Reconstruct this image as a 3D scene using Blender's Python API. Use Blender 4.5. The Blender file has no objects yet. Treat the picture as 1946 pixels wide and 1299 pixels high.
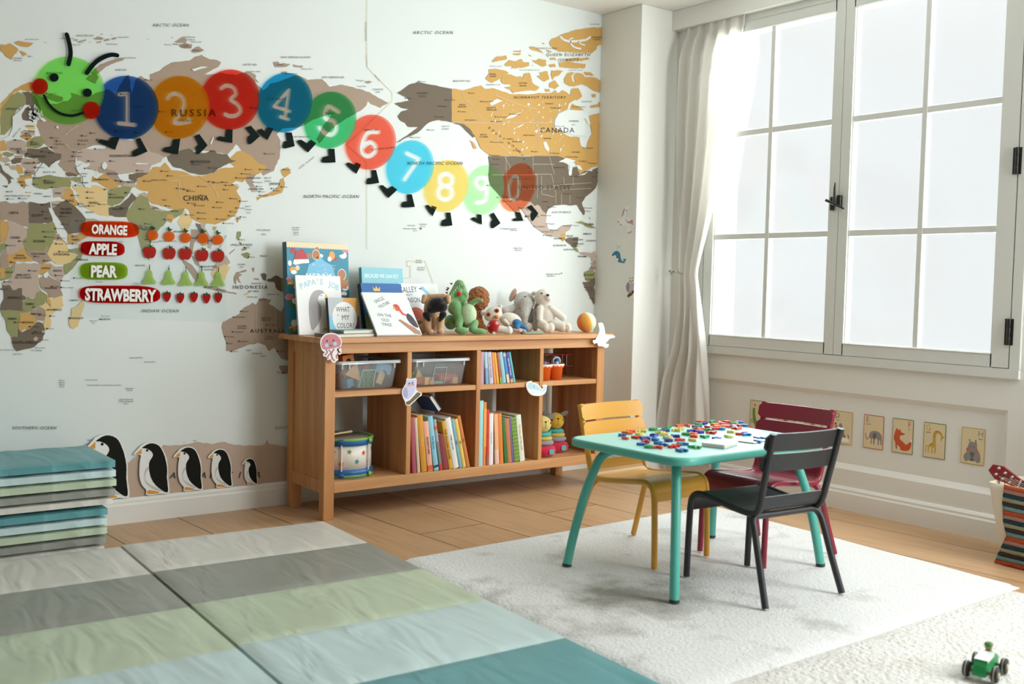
import bpy, bmesh, math, random
from math import pi, sin, cos, radians as R
from mathutils import Vector, Matrix, Euler
from mathutils.geometry import delaunay_2d_cdt, tessellate_polygon
SC = bpy.context.scene
COL = SC.collection
random.seed(7)

# ---------------------------------------------------------------- camera
CAM = Vector((-2.0897, -4.4409, 1.0454)); FPX = 1969.18; YAW, PIT, ROL = .6573, -.055, .0222
_f = Vector((sin(YAW)*cos(PIT), cos(YAW)*cos(PIT), sin(PIT)))
_r0 = Vector((cos(YAW), -sin(YAW), 0)); _u0 = _r0.cross(_f)
_r = cos(ROL)*_r0 + sin(ROL)*_u0; _u = -sin(ROL)*_r0 + cos(ROL)*_u0
cd = bpy.data.cameras.new('camera'); cam = bpy.data.objects.new('camera', cd); COL.objects.link(cam)
cd.sensor_width = 36; cd.lens = FPX/1946*36; cd.clip_start = .05
cam.matrix_world = Matrix(((_r.x, _u.x, -_f.x, CAM.x), (_r.y, _u.y, -_f.y, CAM.y), (_r.z, _u.z, -_f.z, CAM.z), (0, 0, 0, 1)))
SC.camera = cam
cd.dof.use_dof = True; cd.dof.focus_distance = 4.9; cd.dof.aperture_fstop = 2.8

# ---------------------------------------------------------------- light and exposure
SC.view_settings.view_transform = 'Standard'; SC.view_settings.look = 'None'
SC.view_settings.gamma = 1; SC.view_settings.use_curve_mapping = False
SC.view_settings.exposure = 0.0
W = bpy.data.worlds.new('daylight'); SC.world = W; W.use_nodes = True
bg = W.node_tree.nodes['Background']; bg.inputs[0].default_value = (.972, .984, 1, 1); bg.inputs[1].default_value = 1.0
def area(name, loc, aim, sx, sy, power, color):
    l = bpy.data.lights.new(name, 'AREA'); l.shape = 'RECTANGLE'; l.size = sx; l.size_y = sy; l.energy = power; l.color = color
    o = bpy.data.objects.new(name, l); COL.objects.link(o); o.location = loc
    o.rotation_euler = (Vector(aim)-Vector(loc)).to_track_quat('-Z', 'Y').to_euler(); return o
area('window_daylight', (2.325, -1.43, 1.594), (0, -1.43, 1.55), 1.70, 1.69, 70, (.94, .99, 1))
area('added_side_fill', (2.10, -4.35, 1.65), (-1.2, -1.2, .9), 2.0, 1.8, 165, (.94, .985, 1))  # added fill lamp out of view, brightens the bookcase front; no window there

# ---------------------------------------------------------------- survey: from a point of the photograph to the plane it lies on
def _ray(px, py): return _f*FPX + _r*(px-973) - _u*(py-649.5)
def onz(px, py, z=0.): q = _ray(px, py); return CAM + q*((z-CAM.z)/q.z)
def ony(px, py, y=0.): q = _ray(px, py); return CAM + q*((y-CAM.y)/q.y)
def onx(px, py, x=0.): q = _ray(px, py); return CAM + q*((x-CAM.x)/q.x)

# ---------------------------------------------------------------- materials
def lin(h):
    if isinstance(h, str):
        h = h.lstrip('#'); c = [int(h[i:i+2], 16)/255 for i in (0, 2, 4)]
        return tuple(x/12.92 if x <= .04045 else ((x+.055)/1.055)**2.4 for x in c) + (1,)
    return tuple(h)+(1,) if len(h) == 3 else tuple(h)
_mats = {}
def mat(name, col, rough=.6, bump=0, bscale=80, var=0, vscale=8, metal=0, sheen=0, spec=.5, coat=0, sss=0):
    """plain procedural surface: colour with a soft noise variation and a fine bump"""
    if name in _mats: return _mats[name]
    m = bpy.data.materials.new(name); m.use_nodes = True; _mats[name] = m
    nt = m.node_tree; b = nt.nodes['Principled BSDF']; c = lin(col)
    b.inputs['Base Color'].default_value = c; b.inputs['Roughness'].default_value = rough; b.inputs['Metallic'].default_value = metal
    b.inputs['Specular IOR Level'].default_value = spec
    if sheen: b.inputs['Sheen Weight'].default_value = sheen
    if coat: b.inputs['Coat Weight'].default_value = coat
    if var or bump:
        tc = nt.nodes.new('ShaderNodeTexCoord')
    if var:
        n = nt.nodes.new('ShaderNodeTexNoise'); n.inputs['Scale'].default_value = vscale; n.inputs['Detail'].default_value = 4
        nt.links.new(tc.outputs['Object'], n.inputs['Vector'])
        mx = nt.nodes.new('ShaderNodeMix'); mx.data_type = 'RGBA'
        mx.inputs[6].default_value = tuple(max(0, x*(1-var)) for x in c[:3])+(1,); mx.inputs[7].default_value = tuple(min(1, x*(1+var)) for x in c[:3])+(1,)
        nt.links.new(n.outputs['Fac'], mx.inputs[0]); nt.links.new(mx.outputs[2], b.inputs['Base Color'])
    if bump:
        n2 = nt.nodes.new('ShaderNodeTexNoise'); n2.inputs['Scale'].default_value = bscale; n2.inputs['Detail'].default_value = 3
        nt.links.new(tc.outputs['Object'], n2.inputs['Vector'])
        bp = nt.nodes.new('ShaderNodeBump'); bp.inputs['Strength'].default_value = bump; bp.inputs['Distance'].default_value = .01
        nt.links.new(n2.outputs['Fac'], bp.inputs['Height']); nt.links.new(bp.outputs['Normal'], b.inputs['Normal'])
    return m
def wood(name, c1, c2, axis='x', scale=1., rough=.45, bump=.15):
    if name in _mats: return _mats[name]
    m = bpy.data.materials.new(name); m.use_nodes = True; _mats[name] = m
    nt = m.node_tree; b = nt.nodes['Principled BSDF']; b.inputs['Roughness'].default_value = rough
    tc = nt.nodes.new('ShaderNodeTexCoord'); mp = nt.nodes.new('ShaderNodeMapping'); nt.links.new(tc.outputs['Object'], mp.inputs[0])
    s = {'x': (1.2, 22, 22), 'y': (22, 1.2, 22), 'z': (22, 22, 1.2)}[axis]
    mp.inputs['Scale'].default_value = tuple(k*scale for k in s)
    n = nt.nodes.new('ShaderNodeTexNoise'); n.inputs['Scale'].default_value = 1.0; n.inputs['Detail'].default_value = 6; n.inputs['Distortion'].default_value = .6
    nt.links.new(mp.outputs[0], n.inputs['Vector'])
    r = nt.nodes.new('ShaderNodeValToRGB'); r.color_ramp.elements[0].color = lin(c1); r.color_ramp.elements[1].color = lin(c2)
    r.color_ramp.elements[0].position = .32; r.color_ramp.elements[1].position = .66
    nt.links.new(n.outputs['Fac'], r.inputs[0]); nt.links.new(r.outputs[0], b.inputs['Base Color'])
    bp = nt.nodes.new('ShaderNodeBump'); bp.inputs['Strength'].default_value = bump; bp.inputs['Distance'].default_value = .002
    nt.links.new(n.outputs['Fac'], bp.inputs['Height']); nt.links.new(bp.outputs['Normal'], b.inputs['Normal'])
    return m
def film(name, col, haze=.06):
    """coloured see-through film that tints what lies behind it; col is what white paper looks like through it"""
    if name in _mats: return _mats[name]
    m = bpy.data.materials.new(name); m.use_nodes = True; _mats[name] = m
    nt = m.node_tree; nt.nodes.clear(); o = nt.nodes.new('ShaderNodeOutputMaterial')
    c = lin(col); t = nt.nodes.new('ShaderNodeBsdfTransparent'); t.inputs[0].default_value = tuple(min(1, (x/.80))**.5 for x in c[:3])+(1,)
    d = nt.nodes.new('ShaderNodeBsdfDiffuse'); d.inputs[0].default_value = c
    mx = nt.nodes.new('ShaderNodeMixShader'); mx.inputs[0].default_value = haze
    nt.links.new(t.outputs[0], mx.inputs[1]); nt.links.new(d.outputs[0], mx.inputs[2]); nt.links.new(mx.outputs[0], o.inputs[0])
    return m
def clear_plastic(name, tint=(.93, .96, .97), milk=.1, gloss=.06):
    if name in _mats: return _mats[name]
    m = bpy.data.materials.new(name); m.use_nodes = True; _mats[name] = m
    nt = m.node_tree; nt.nodes.clear(); o = nt.nodes.new('ShaderNodeOutputMaterial')
    t = nt.nodes.new('ShaderNodeBsdfTransparent'); t.inputs[0].default_value = tuple(tint)+(1,)
    d = nt.nodes.new('ShaderNodeBsdfDiffuse'); d.inputs[0].default_value = (.85, .9, .92, 1)
    g = nt.nodes.new('ShaderNodeBsdfGlossy'); g.inputs['Roughness'].default_value = .12
    m1 = nt.nodes.new('ShaderNodeMixShader'); m1.inputs[0].default_value = milk
    m2 = nt.nodes.new('ShaderNodeMixShader'); m2.inputs[0].default_value = gloss
    nt.links.new(t.outputs[0], m1.inputs[1]); nt.links.new(d.outputs[0], m1.inputs[2])
    nt.links.new(m1.outputs[0], m2.inputs[1]); nt.links.new(g.outputs[0], m2.inputs[2]); nt.links.new(m2.outputs[0], o.inputs[0])
    return m

# ---------------------------------------------------------------- object tree
def tag(o, label=None, cat=None, group=None, kind=None):
    for k, v in (('label', label), ('category', cat), ('group', group), ('kind', kind)):
        if v: o[k] = v
    return o
def thing(name, label, cat, loc=(0, 0, 0), rz=0, group=None):
    o = bpy.data.objects.new(name, None); COL.objects.link(o); o.empty_display_size = .05
    o.location = loc; o.rotation_euler = (0, 0, rz); return tag(o, label, cat, group)
def copy_tree(o, parent=None):
    c = o.copy(); COL.objects.link(c); c.parent = parent
    for ch in list(o.children): copy_tree(ch, c)
    return c

# ---------------------------------------------------------------- mesh builder
class MB:
    def __init__(s): s.v = []; s.f = []; s.m = []; s.sm = []
    def add(s, vs, fs, mi=0, smooth=False, M=None):
        n = len(s.v)
        s.v += [tuple(M @ Vector(v)) if M else tuple(v) for v in vs]
        for f in fs: s.f.append(tuple(i+n for i in f)); s.m.append(mi); s.sm.append(smooth)
        return s
    def box(s, lo, hi, mi=0, bev=0, M=None, seg=2):
        bm = bmesh.new(); bmesh.ops.create_cube(bm, size=1)
        for v in bm.verts: v.co = Vector([lo[i]+(v.co[i]+.5)*(hi[i]-lo[i]) for i in range(3)])
        if bev: bmesh.ops.bevel(bm, geom=list(bm.edges), offset=bev, segments=seg, affect='EDGES', profile=.5, clamp_overlap=True)
        s.bm(bm, mi, False, M); return s
    def bm(s, bm, mi=0, smooth=False, M=None):
        bm.verts.index_update()
        s.add([v.co[:] for v in bm.verts], [[v.index for v in f.verts] for f in bm.faces], mi, smooth, M); bm.free()
    def prism(s, pts, d0, d1, mi=0, mp=None, side_mi=None, smooth=False):
        """closed outline pts (2D) from depth d0 (front) to d1 (back); mp(x,y,d)->3D"""
        mp = mp or (lambda x, y, d: (x, y, d))
        n = len(pts); a = len(s.v)
        tri = tessellate_polygon([[Vector((p[0], p[1], 0)) for p in pts]])
        ar = sum(pts[i][0]*pts[(i+1) % n][1]-pts[(i+1) % n][0]*pts[i][1] for i in range(n))
        fr = [mp(p[0], p[1], d0) for p in pts]
        tri = [t if _tri_area(pts, t) > 0 else t[::-1] for t in tri]
        if d1 is None: s.add(fr, tri, mi); return s
        bk = [mp(p[0], p[1], d1) for p in pts]
        fs = [t for t in tri]+[tuple(i+n for i in t[::-1]) for t in tri]
        s.add(fr+bk, fs, mi)
        sd = [(i, i+n, (i+1) % n+n, (i+1) % n) if ar > 0 else (i, (i+1) % n, (i+1) % n+n, i+n) for i in range(n)]
        s.add(fr+bk, sd, mi if side_mi is None else side_mi, smooth); return s
    def tube(s, pts, r, n=10, mi=0, closed=False, caps=True, smooth=True, flat=1.):
        pts = [Vector(p) for p in pts]; N = len(pts); rs = r if isinstance(r, (list, tuple)) else [r]*N
        vs = []; up = None
        for i, p in enumerate(pts):
            a = pts[(i-1) % N] if (i or closed) else p; b = pts[(i+1) % N] if (i < N-1 or closed) else p
            t = (b-a).normalized()
            if up is None: up = Vector((0, 0, 1)) if abs(t.z) < .9 else Vector((1, 0, 0))
            x = up.cross(t).normalized() if up.cross(t).length > 1e-6 else Vector((1, 0, 0)); y = t.cross(x).normalized(); up = y
            for k in range(n):
                an = 2*pi*k/n; vs.append(p+(x*cos(an)+y*sin(an)*flat)*rs[i])
        fs = []
        for i in range(N if closed else N-1):
            j = (i+1) % N
            for k in range(n): fs.append((i*n+k, i*n+(k+1) % n, j*n+(k+1) % n, j*n+k))
        s.add(vs, fs, mi, smooth)
        if caps and not closed:
            s.add([vs[k] for k in range(n)], [tuple(range(n))[::-1]], mi); s.add([vs[(N-1)*n+k] for k in range(n)], [tuple(range(n))], mi)
        return s
    def lathe(s, prof, n=24, mi=0, M=None, smooth=True, caps=True):
        vs = [(p[0]*cos(2*pi*k/n), p[0]*sin(2*pi*k/n), p[1]) for p in prof for k in range(n)]; fs = []
        for i in range(len(prof)-1):
            for k in range(n): fs.append((i*n+k, i*n+(k+1) % n, (i+1)*n+(k+1) % n, (i+1)*n+k))
        s.add(vs, fs, mi, smooth, M)
        if caps:
            if prof[0][0] > 1e-6: s.add(vs[:n], [tuple(range(n))[::-1]], mi, False, M)
            if prof[-1][0] > 1e-6: s.add(vs[-n:], [tuple(range(n))], mi, False, M)
        return s
    def ell(s, c, r, mi=0, rot=None, u=20, w=12):
        r = (r, r, r) if isinstance(r, (int, float)) else r
        M = Matrix.Translation(c) @ (Euler(rot).to_matrix().to_4x4() if rot else Matrix()) @ Matrix.Diagonal((*r, 1))
        bm = bmesh.new(); bmesh.ops.create_uvsphere(bm, u_segments=u, v_segments=w, radius=1); s.bm(bm, mi, True, M); return s
    def cap(s, p0, p1, r0, r1=None, mi=0, n=8):
        """tapered capsule made of spheres along a line (for bodies that get remeshed)"""
        r1 = r0 if r1 is None else r1
        for i in range(n+1):
            t = i/n; s.ell([p0[k]+(p1[k]-p0[k])*t for k in range(3)], r0+(r1-r0)*t, mi, u=14, w=8)
        return s
    def build(s, name, mats, parent=None, loc=None, world=False, remesh=0, sub=0, rot=None, smooth_iter=4):
        me = bpy.data.meshes.new(name); vs = s.v
        o0 = Vector(loc) if loc is not None else Vector((0, 0, 0))
        if world: off = parent.location if parent else o0; vs = [(v[0]-off[0], v[1]-off[1], v[2]-off[2]) for v in vs]
        me.from_pydata(vs, [], s.f); mats = mats if isinstance(mats, (list, tuple)) else [mats]
        for m in mats: me.materials.append(m)
        me.polygons.foreach_set('material_index', s.m); me.polygons.foreach_set('use_smooth', s.sm); me.update()
        o = bpy.data.objects.new(name, me); COL.objects.link(o)
        if parent: o.parent = parent
        if not (world and parent): o.location = o0
        if rot: o.rotation_euler = rot
        if remesh:
            md = o.modifiers.new('skin', 'REMESH'); md.mode = 'VOXEL'; md.voxel_size = remesh; md.use_smooth_shade = True
            ms = o.modifiers.new('soft', 'SMOOTH'); ms.factor = .5; ms.iterations = smooth_iter
        if sub: md = o.modifiers.new('sub', 'SUBSURF'); md.levels = sub; md.render_levels = sub
        return o
def _tri_area(p, t):
    a, b, c = (p[i] for i in t); return (b[0]-a[0])*(c[1]-a[1])-(c[0]-a[0])*(b[1]-a[1])
def struct(mb, name, m, **k): return tag(mb.build(name, m, **k), kind='structure')

# ---------------------------------------------------------------- lettering
_tc = bpy.data.curves.new('lettering', 'FONT'); _to = bpy.data.objects.new('lettering', _tc); COL.objects.link(_to); _tcache = {}
def glyphs(txt, shear=0, bold=0, space=1., ext=0., res=2):
    key = (txt, shear, bold, space, ext, res)
    if key not in _tcache:
        _tc.body = txt; _tc.size = 1; _tc.shear = shear; _tc.offset = bold; _tc.space_character = space; _tc.extrude = ext; _tc.resolution_u = res
        _tc.align_x = 'LEFT'; _tc.align_y = 'TOP_BASELINE'
        bpy.context.view_layer.update(); dg = bpy.context.evaluated_depsgraph_get()
        me = bpy.data.meshes.new_from_object(_to.evaluated_get(dg)); vs = [v.co.copy() for v in me.vertices]; fs = [tuple(p.vertices) for p in me.polygons]
        bpy.data.meshes.remove(me); _tcache[key] = (vs, fs)
    return _tcache[key]
def write(mb, txt, at, cap, mp, mi=0, shear=0, bold=0, space=1., width=None, ang=0, anchor='C', ext=0., lift=0.):
    """set txt with capital height cap centred at 2D point; mp(x,y,d)->3D; width squeezes it to a length"""
    vs, fs = glyphs(txt, shear, bold, space, ext/cap*.73 if ext else 0)
    if not vs: return
    if width and len(txt) > 1 and space == 1.:    # wide settings are letter-spaced rather than stretched
        x0 = min(v.x for v in vs); x1 = max(v.x for v in vs); s0 = width/(cap/.73)/max(x1-x0, 1e-6)
        if s0 > 1.04: vs, fs = glyphs(txt, shear, bold, round(s0*20)/20+.02, ext/cap*.73 if ext else 0)
    x0 = min(v.x for v in vs); x1 = max(v.x for v in vs); k = cap/.73; kx = k if width is None else width/max(x1-x0, 1e-6)
    ox = {'C': (x0+x1)/2, 'L': x0, 'R': x1}[anchor]; ca, sa = cos(ang), sin(ang); out = []
    for v in vs:
        a, b = (v.x-ox)*kx, (v.y-.365)*k
        out.append(mp(at[0]+a*ca-b*sa, at[1]+a*sa+b*ca, lift+v.z*k))
    mb.add(out, fs, mi)

# ---------------------------------------------------------------- flat cut-outs: outline minus/with strokes
def capsule_pts(a, b, w, n=8):
    a, b = Vector(a), Vector(b); d = (b-a); t = math.atan2(d.y, d.x)
    return [(b.x+w*cos(t-pi/2+pi*k/n), b.y+w*sin(t-pi/2+pi*k/n)) for k in range(n+1)]+[(a.x+w*cos(t+pi/2+pi*k/n), a.y+w*sin(t+pi/2+pi*k/n)) for k in range(n+1)]
def segd(p, a, b):
    ax, ay = a; bx, by = b; dx, dy = bx-ax, by-ay; L = dx*dx+dy*dy
    t = 0 if L == 0 else max(0, min(1, ((p[0]-ax)*dx+(p[1]-ay)*dy)/L)); return math.hypot(p[0]-ax-t*dx, p[1]-ay-t*dy)
def inside(p, poly):
    c = False; n = len(poly); j = n-1
    for i in range(n):
        if (poly[i][1] > p[1]) != (poly[j][1] > p[1]) and p[0] < (poly[j][0]-poly[i][0])*(p[1]-poly[i][1])/(poly[j][1]-poly[i][1])+poly[i][0]: c = not c
        j = i
    return c
def region(loops, keep):
    """triangles of the plane arrangement of closed loops whose middle passes keep(p)"""
    vs = []; es = []
    for lp in loops:
        n0 = len(vs); vs += [Vector(p[:2]) for p in lp]; es += [(n0+i, n0+(i+1) % len(lp)) for i in range(len(lp))]
    r = delaunay_2d_cdt(vs, es, [], 0, 1e-6); V, F = r[0], r[2]; out = []
    for f in F:
        c = ((V[f[0]].x+V[f[1]].x+V[f[2]].x)/3, (V[f[0]].y+V[f[1]].y+V[f[2]].y)/3)
        if keep(c): out.append(f if _tri_area(V, f) > 0 else f[::-1])
    return [(v.x, v.y) for v in V], out
def strokes_mesh(mb, paths, w, mp, d=0, mi=0, thick=0, within=None):
    segs = [(p[i], p[i+1]) for p in paths for i in range(len(p)-1)]
    loops = [capsule_pts(a, b, w) for a, b in segs]
    keep = lambda c: any(segd(c, a, b) < w for a, b in segs) and (within is None or inside(c, within))
    if within: loops.append(within)
    V, F = region(loops, keep); mb.add([mp(x, y, d) for x, y in V], F, mi)
    return mb
def smooth_path(pts, n=6, closed=False):
    P = [Vector(p) for p in pts]; out = []; N = len(P)
    for i in range(N if closed else N-1):
        g = (lambda k: P[k % N]) if closed else (lambda k: P[max(0, min(N-1, k))])
        a, b, c, d = g(i-1), g(i), g(i+1), g(i+2)
        for k in range(n):
            t = k/n; out.append(.5*((2*b)+(c-a)*t+(2*a-5*b+4*c-d)*t*t+(3*b-a-3*c+d)*t**3))
    if not closed: out.append(P[-1])
    return [tuple(p) for p in out]
def circle(c, rx, ry=None, n=48, rot=0):
    ry = rx if ry is None else ry
    return [(c[0]+rx*cos(2*pi*k/n)*cos(rot)-ry*sin(2*pi*k/n)*sin(rot), c[1]+rx*cos(2*pi*k/n)*sin(rot)+ry*sin(2*pi*k/n)*cos(rot)) for k in range(n)]
def pts(s): return [tuple(float(a) for a in p.split(',')) for p in s.split()]
def zoomed(s, z): return [(z[0]+x*z[2], z[1]+y*z[2]) for x, y in (pts(s) if isinstance(s, str) else s)]
BACK = lambda x, y, d: (x, d, y)          # a sheet on the map wall: 2D is (x, z), d is the y position
def wall2(p, y=0.): q = ony(p[0], p[1], y); return (q.x, q.z)
# ================================================================ the room
H = 2.5845; XC = 1.9295; YC = -.324; XW = 2.218; XF = 2.2037
m_wall = mat('plaster_white', '#e6e6df', .75, bump=.04, bscale=300)
m_wallr = mat('painted_panel_white', '#e2e1da', .55, bump=.03, bscale=200)
m_trim = mat('gloss_trim_white', '#e9e9e3', .35)
m_ceil = mat('ceiling_white', '#eceae6', .8)
# floor: long oak planks running towards the window wall side
m_floor = bpy.data.materials.new('oak_planks'); m_floor.use_nodes = True
nt = m_floor.node_tree; b = nt.nodes['Principled BSDF']; b.inputs['Roughness'].default_value = .42
tc = nt.nodes.new('ShaderNodeTexCoord'); mp = nt.nodes.new('ShaderNodeMapping'); nt.links.new(tc.outputs['Object'], mp.inputs[0])
mp.inputs['Rotation'].default_value = (0, 0, R(90-2.6)); mp.inputs['Location'].default_value = (.35, .50, 0)
br = nt.nodes.new('ShaderNodeTexBrick'); nt.links.new(mp.outputs[0], br.inputs[0])
br.inputs['Scale'].default_value = 1; br.inputs['Mortar Size'].default_value = .0034; br.inputs['Mortar Smooth'].default_value = .2
br.inputs['Brick Width'].default_value = 1.9; br.inputs['Row Height'].default_value = .345; br.offset = .37; br.offset_frequency = 2
br.inputs['Color1'].default_value = lin('#c6a079'); br.inputs['Color2'].default_value = lin('#bc966f'); br.inputs['Mortar'].default_value = lin('#5f4129'); br.inputs['Bias'].default_value = 0
mg = nt.nodes.new('ShaderNodeMapping'); nt.links.new(mp.outputs[0], mg.inputs[0]); mg.inputs['Scale'].default_value = (2.2, 26, 1)
ng = nt.nodes.new('ShaderNodeTexNoise'); ng.inputs['Scale'].default_value = 1; ng.inputs['Detail'].default_value = 7; ng.inputs['Distortion'].default_value = 1.2; nt.links.new(mg.outputs[0], ng.inputs[0])
rg = nt.nodes.new('ShaderNodeValToRGB'); rg.color_ramp.elements[0].position = .3; rg.color_ramp.elements[0].color = (.52, .46, .40, 1); rg.color_ramp.elements[1].position = .56; rg.color_ramp.elements[1].color = (1, 1, 1, 1); nt.links.new(ng.outputs['Fac'], rg.inputs[0])
nb = nt.nodes.new('ShaderNodeTexNoise'); nb.inputs['Scale'].default_value = 2.4; nt.links.new(tc.outputs['Object'], nb.inputs[0])
mk = nt.nodes.new('ShaderNodeMath'); mk.operation = 'MULTIPLY'; mk.inputs[1].default_value = .75; nt.links.new(nb.outputs['Fac'], mk.inputs[0])
mx = nt.nodes.new('ShaderNodeMix'); mx.data_type = 'RGBA'; mx.blend_type = 'MULTIPLY'
nt.links.new(mk.outputs[0], mx.inputs[0]); nt.links.new(br.outputs['Color'], mx.inputs[6]); nt.links.new(rg.outputs[0], mx.inputs[7]); nt.links.new(mx.outputs[2], b.inputs['Base Color'])
bp = nt.nodes.new('ShaderNodeBump'); bp.inputs['Strength'].default_value = .25; bp.inputs['Distance'].default_value = .002; bp.invert = True
nt.links.new(br.outputs['Fac'], bp.inputs['Height']); nt.links.new(bp.outputs['Normal'], b.inputs['Normal'])
m_far = mat('plaster_grey', '#928d85', .8)
struct(MB().box((-4, -6, -.1), (2.7, .15, 0)), 'floor', m_floor)
struct(MB().box((-4, -6, H), (2.7, .15, H+.1)), 'ceiling', m_ceil)
struct(MB().box((-4.15, -6, 0), (-4, .15, H)), 'wall_left', m_far)
struct(MB().box((-4.15, -6.15, 0), (2.7, -6, H)), 'wall_front', m_far)
struct(MB().box((-4, 0, 0), (XC, .15, H)), 'wall_back', m_wall)
struct(MB().box((XC, YC, 0), (2.7, .15, H), bev=.004), 'wall_corner', m_wall)
# window wall with its opening and a recessed panel below
Y0, Y1, Z0, Z1 = -.575, -2.284, .744, 2.443
mb = MB(); YE = -6.
mb.box((XW, YE, Z1), (XW+.25, YC, H)).box((XW, Y0, Z0), (XW+.25, YC, Z1)).box((XW, YE, Z0), (XW+.25, Y1, Z1)).box((XW, YE, .565), (XW+.25, YC, Z0)).box((XW, YE, 0), (XW+.25, YC, .195))
mb.box((XW, YE, .195), (XW+.25, -2.285, .565))
mb.box((XW+.016, -2.285, .195), (XW+.25, YC, .565))
def bevel_quad(a, b2, c, d): mb.add([a, b2, c, d], [(0, 1, 2, 3)])
bevel_quad((XW, -2.285, .195), (XW, YC, .195), (XW+.016, YC, .222), (XW+.016, -2.262, .222))
bevel_quad((XW, YC, .565), (XW, -2.285, .565), (XW+.016, -2.262, .542), (XW+.016, YC, .542))
bevel_quad((XW, -2.285, .565), (XW, -2.285, .195), (XW+.016, -2.262, .222), (XW+.016, -2.262, .542))
struct(mb, 'wall_right', m_wallr)
struct(MB().box((2.165, YE, 2.478), (2.30, YC, H), bev=.003), 'trim_1', m_trim)
# skirting boards
def skirting(name, a, b2, n, h):
    prof = [(0, 0), (.016, 0), (.016, h-.03), (.012, h-.022), (.012, h-.012), (.006, h), (0, h)]
    a, b2, n = Vector(a), Vector(b2), Vector(n); mb = MB()
    vs = [p+n*q[0]+Vector((0, 0, q[1])) for p in (a, b2) for q in prof]; k = len(prof)
    mb.add(vs, [(i, (i+1) % k, (i+1) % k+k, i+k) for i in range(k)]); mb.add(vs, [tuple(range(k))[::-1], tuple(range(k, 2*k))])
    struct(mb, name, m_trim)
skirting('baseboard_back', (-4, 0, 0), (XC, 0, 0), (0, -1, 0), .107)
skirting('baseboard_right', (XW, YE, 0), (XW, YC, 0), (-1, 0, 0), .112)
skirting('baseboard_corner', (XC, YC, 0), (XC, 0, 0), (-1, 0, 0), .107)
skirting('baseboard_niche', (XC, YC, 0), (XW, YC, 0), (0, -1, 0), .107)

# the casement window
m_paint = mat('window_paint', '#d6d8d2', .4); m_iron = mat('black_iron', '#23221f', .45, metal=.3)
m_glass = clear_plastic('window_glass', (.97, .985, .98), .03, .05)
mb = MB(); T = .045
mb.box((XF-.004, Y0, Z0-T), (XF+.10, Y1-T, Z0-.004)).box((XF, Y1-T, Z0-.006), (XF+.10, Y1-.003, Z1+T)).box((XF, Y0+.003, Z0-T), (XF+.10, Y0+T, Z1+T)).box((XF, Y0+.003, Z1+.004), (XF+.10, Y1-.003, Z1+T))
win = struct(mb, 'window_1', m_paint)
def sash(ya, yb, gl, gr, ym):
    """casement leaf from ya (far) to yb (near); glass between gl and gr; vertical bar at ym"""
    mb = MB(); x0, x1 = XF, XF+.045; g0, g1 = .80, 2.39
    mb.box((x0, ya, Z0), (x1, gl, Z1), bev=.0012).box((x0, gr, Z0), (x1, yb, Z1), bev=.0012).box((x0, gl, Z0), (x1, gr, g0), bev=.004).box((x0, gl, g1), (x1, gr, Z1), bev=.004)
    mb.box((x0+.008, ym-.013, g0), (x1-.006, ym+.013, g1), bev=.003)
    for z in (1.3276, 1.8669): mb.box((x0+.0095, gr, z-.015), (x1-.0075, gl, z+.015), bev=.003)
    for y in (gl, gr): mb.box((x0+.012, y-.006, g0), (x1, y+.006, g1))
    s = mb.build('sash', m_paint, win)
    for za, zb in ((g0, 1.3126), (1.3426, 1.8519), (1.8819, g1)):
        for a, c in ((gl, ym+.012), (ym-.012, gr)):
            MB().box((x1-.018, c, za), (x1-.014, a, zb)).build('pane', m_glass, s)
    return s
sl = sash(-.578, -1.4232, -.635, -1.368, -.9927); sr = sash(-1.424, -2.281, -1.475, -2.205, -1.8478)
for z in (.895, 1.605):
    mb = MB()
    for k in range(3): mb.lathe([(.008, -.055+k*.037), (.0085, -.054+k*.037), (.0085, -.021+k*.037), (.008, -.019+k*.037)], 12, M=Matrix.Translation((XF-.006, -2.281, z)))
    mb.box((XF-.003, -2.298, z-.055), (XF, -2.262, z+.055)); tag(mb.build('hinge', m_iron, win), 'black iron hinge')
mb = MB(); ML = Matrix.Translation((XF, -1.415, 1.474))
mb.box((-.012, .012, -.035), (0, .034, .03), bev=.003, M=ML).box((-.02, -.03, -.02), (0, -.008, .035), bev=.003, M=ML)
def rel(l): return [(XF+a, -1.415+b2, 1.474+c) for a, b2, c in l]
mb.tube(rel([(-.022, .0, -.008), (-.026, -.001, .03), (-.026, .0, .07), (-.022, .001, .095)]), [.0075, .0065, .005, .003], 8)
mb.tube(rel([(-.03, .042, .012), (-.033, .02, .004), (-.033, -.02, -.014), (-.03, -.062, -.034)]), [.008, .0075, .0065, .004], 8)
tag(mb.build('latch', m_iron, win), 'black iron casement latch')

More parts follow.
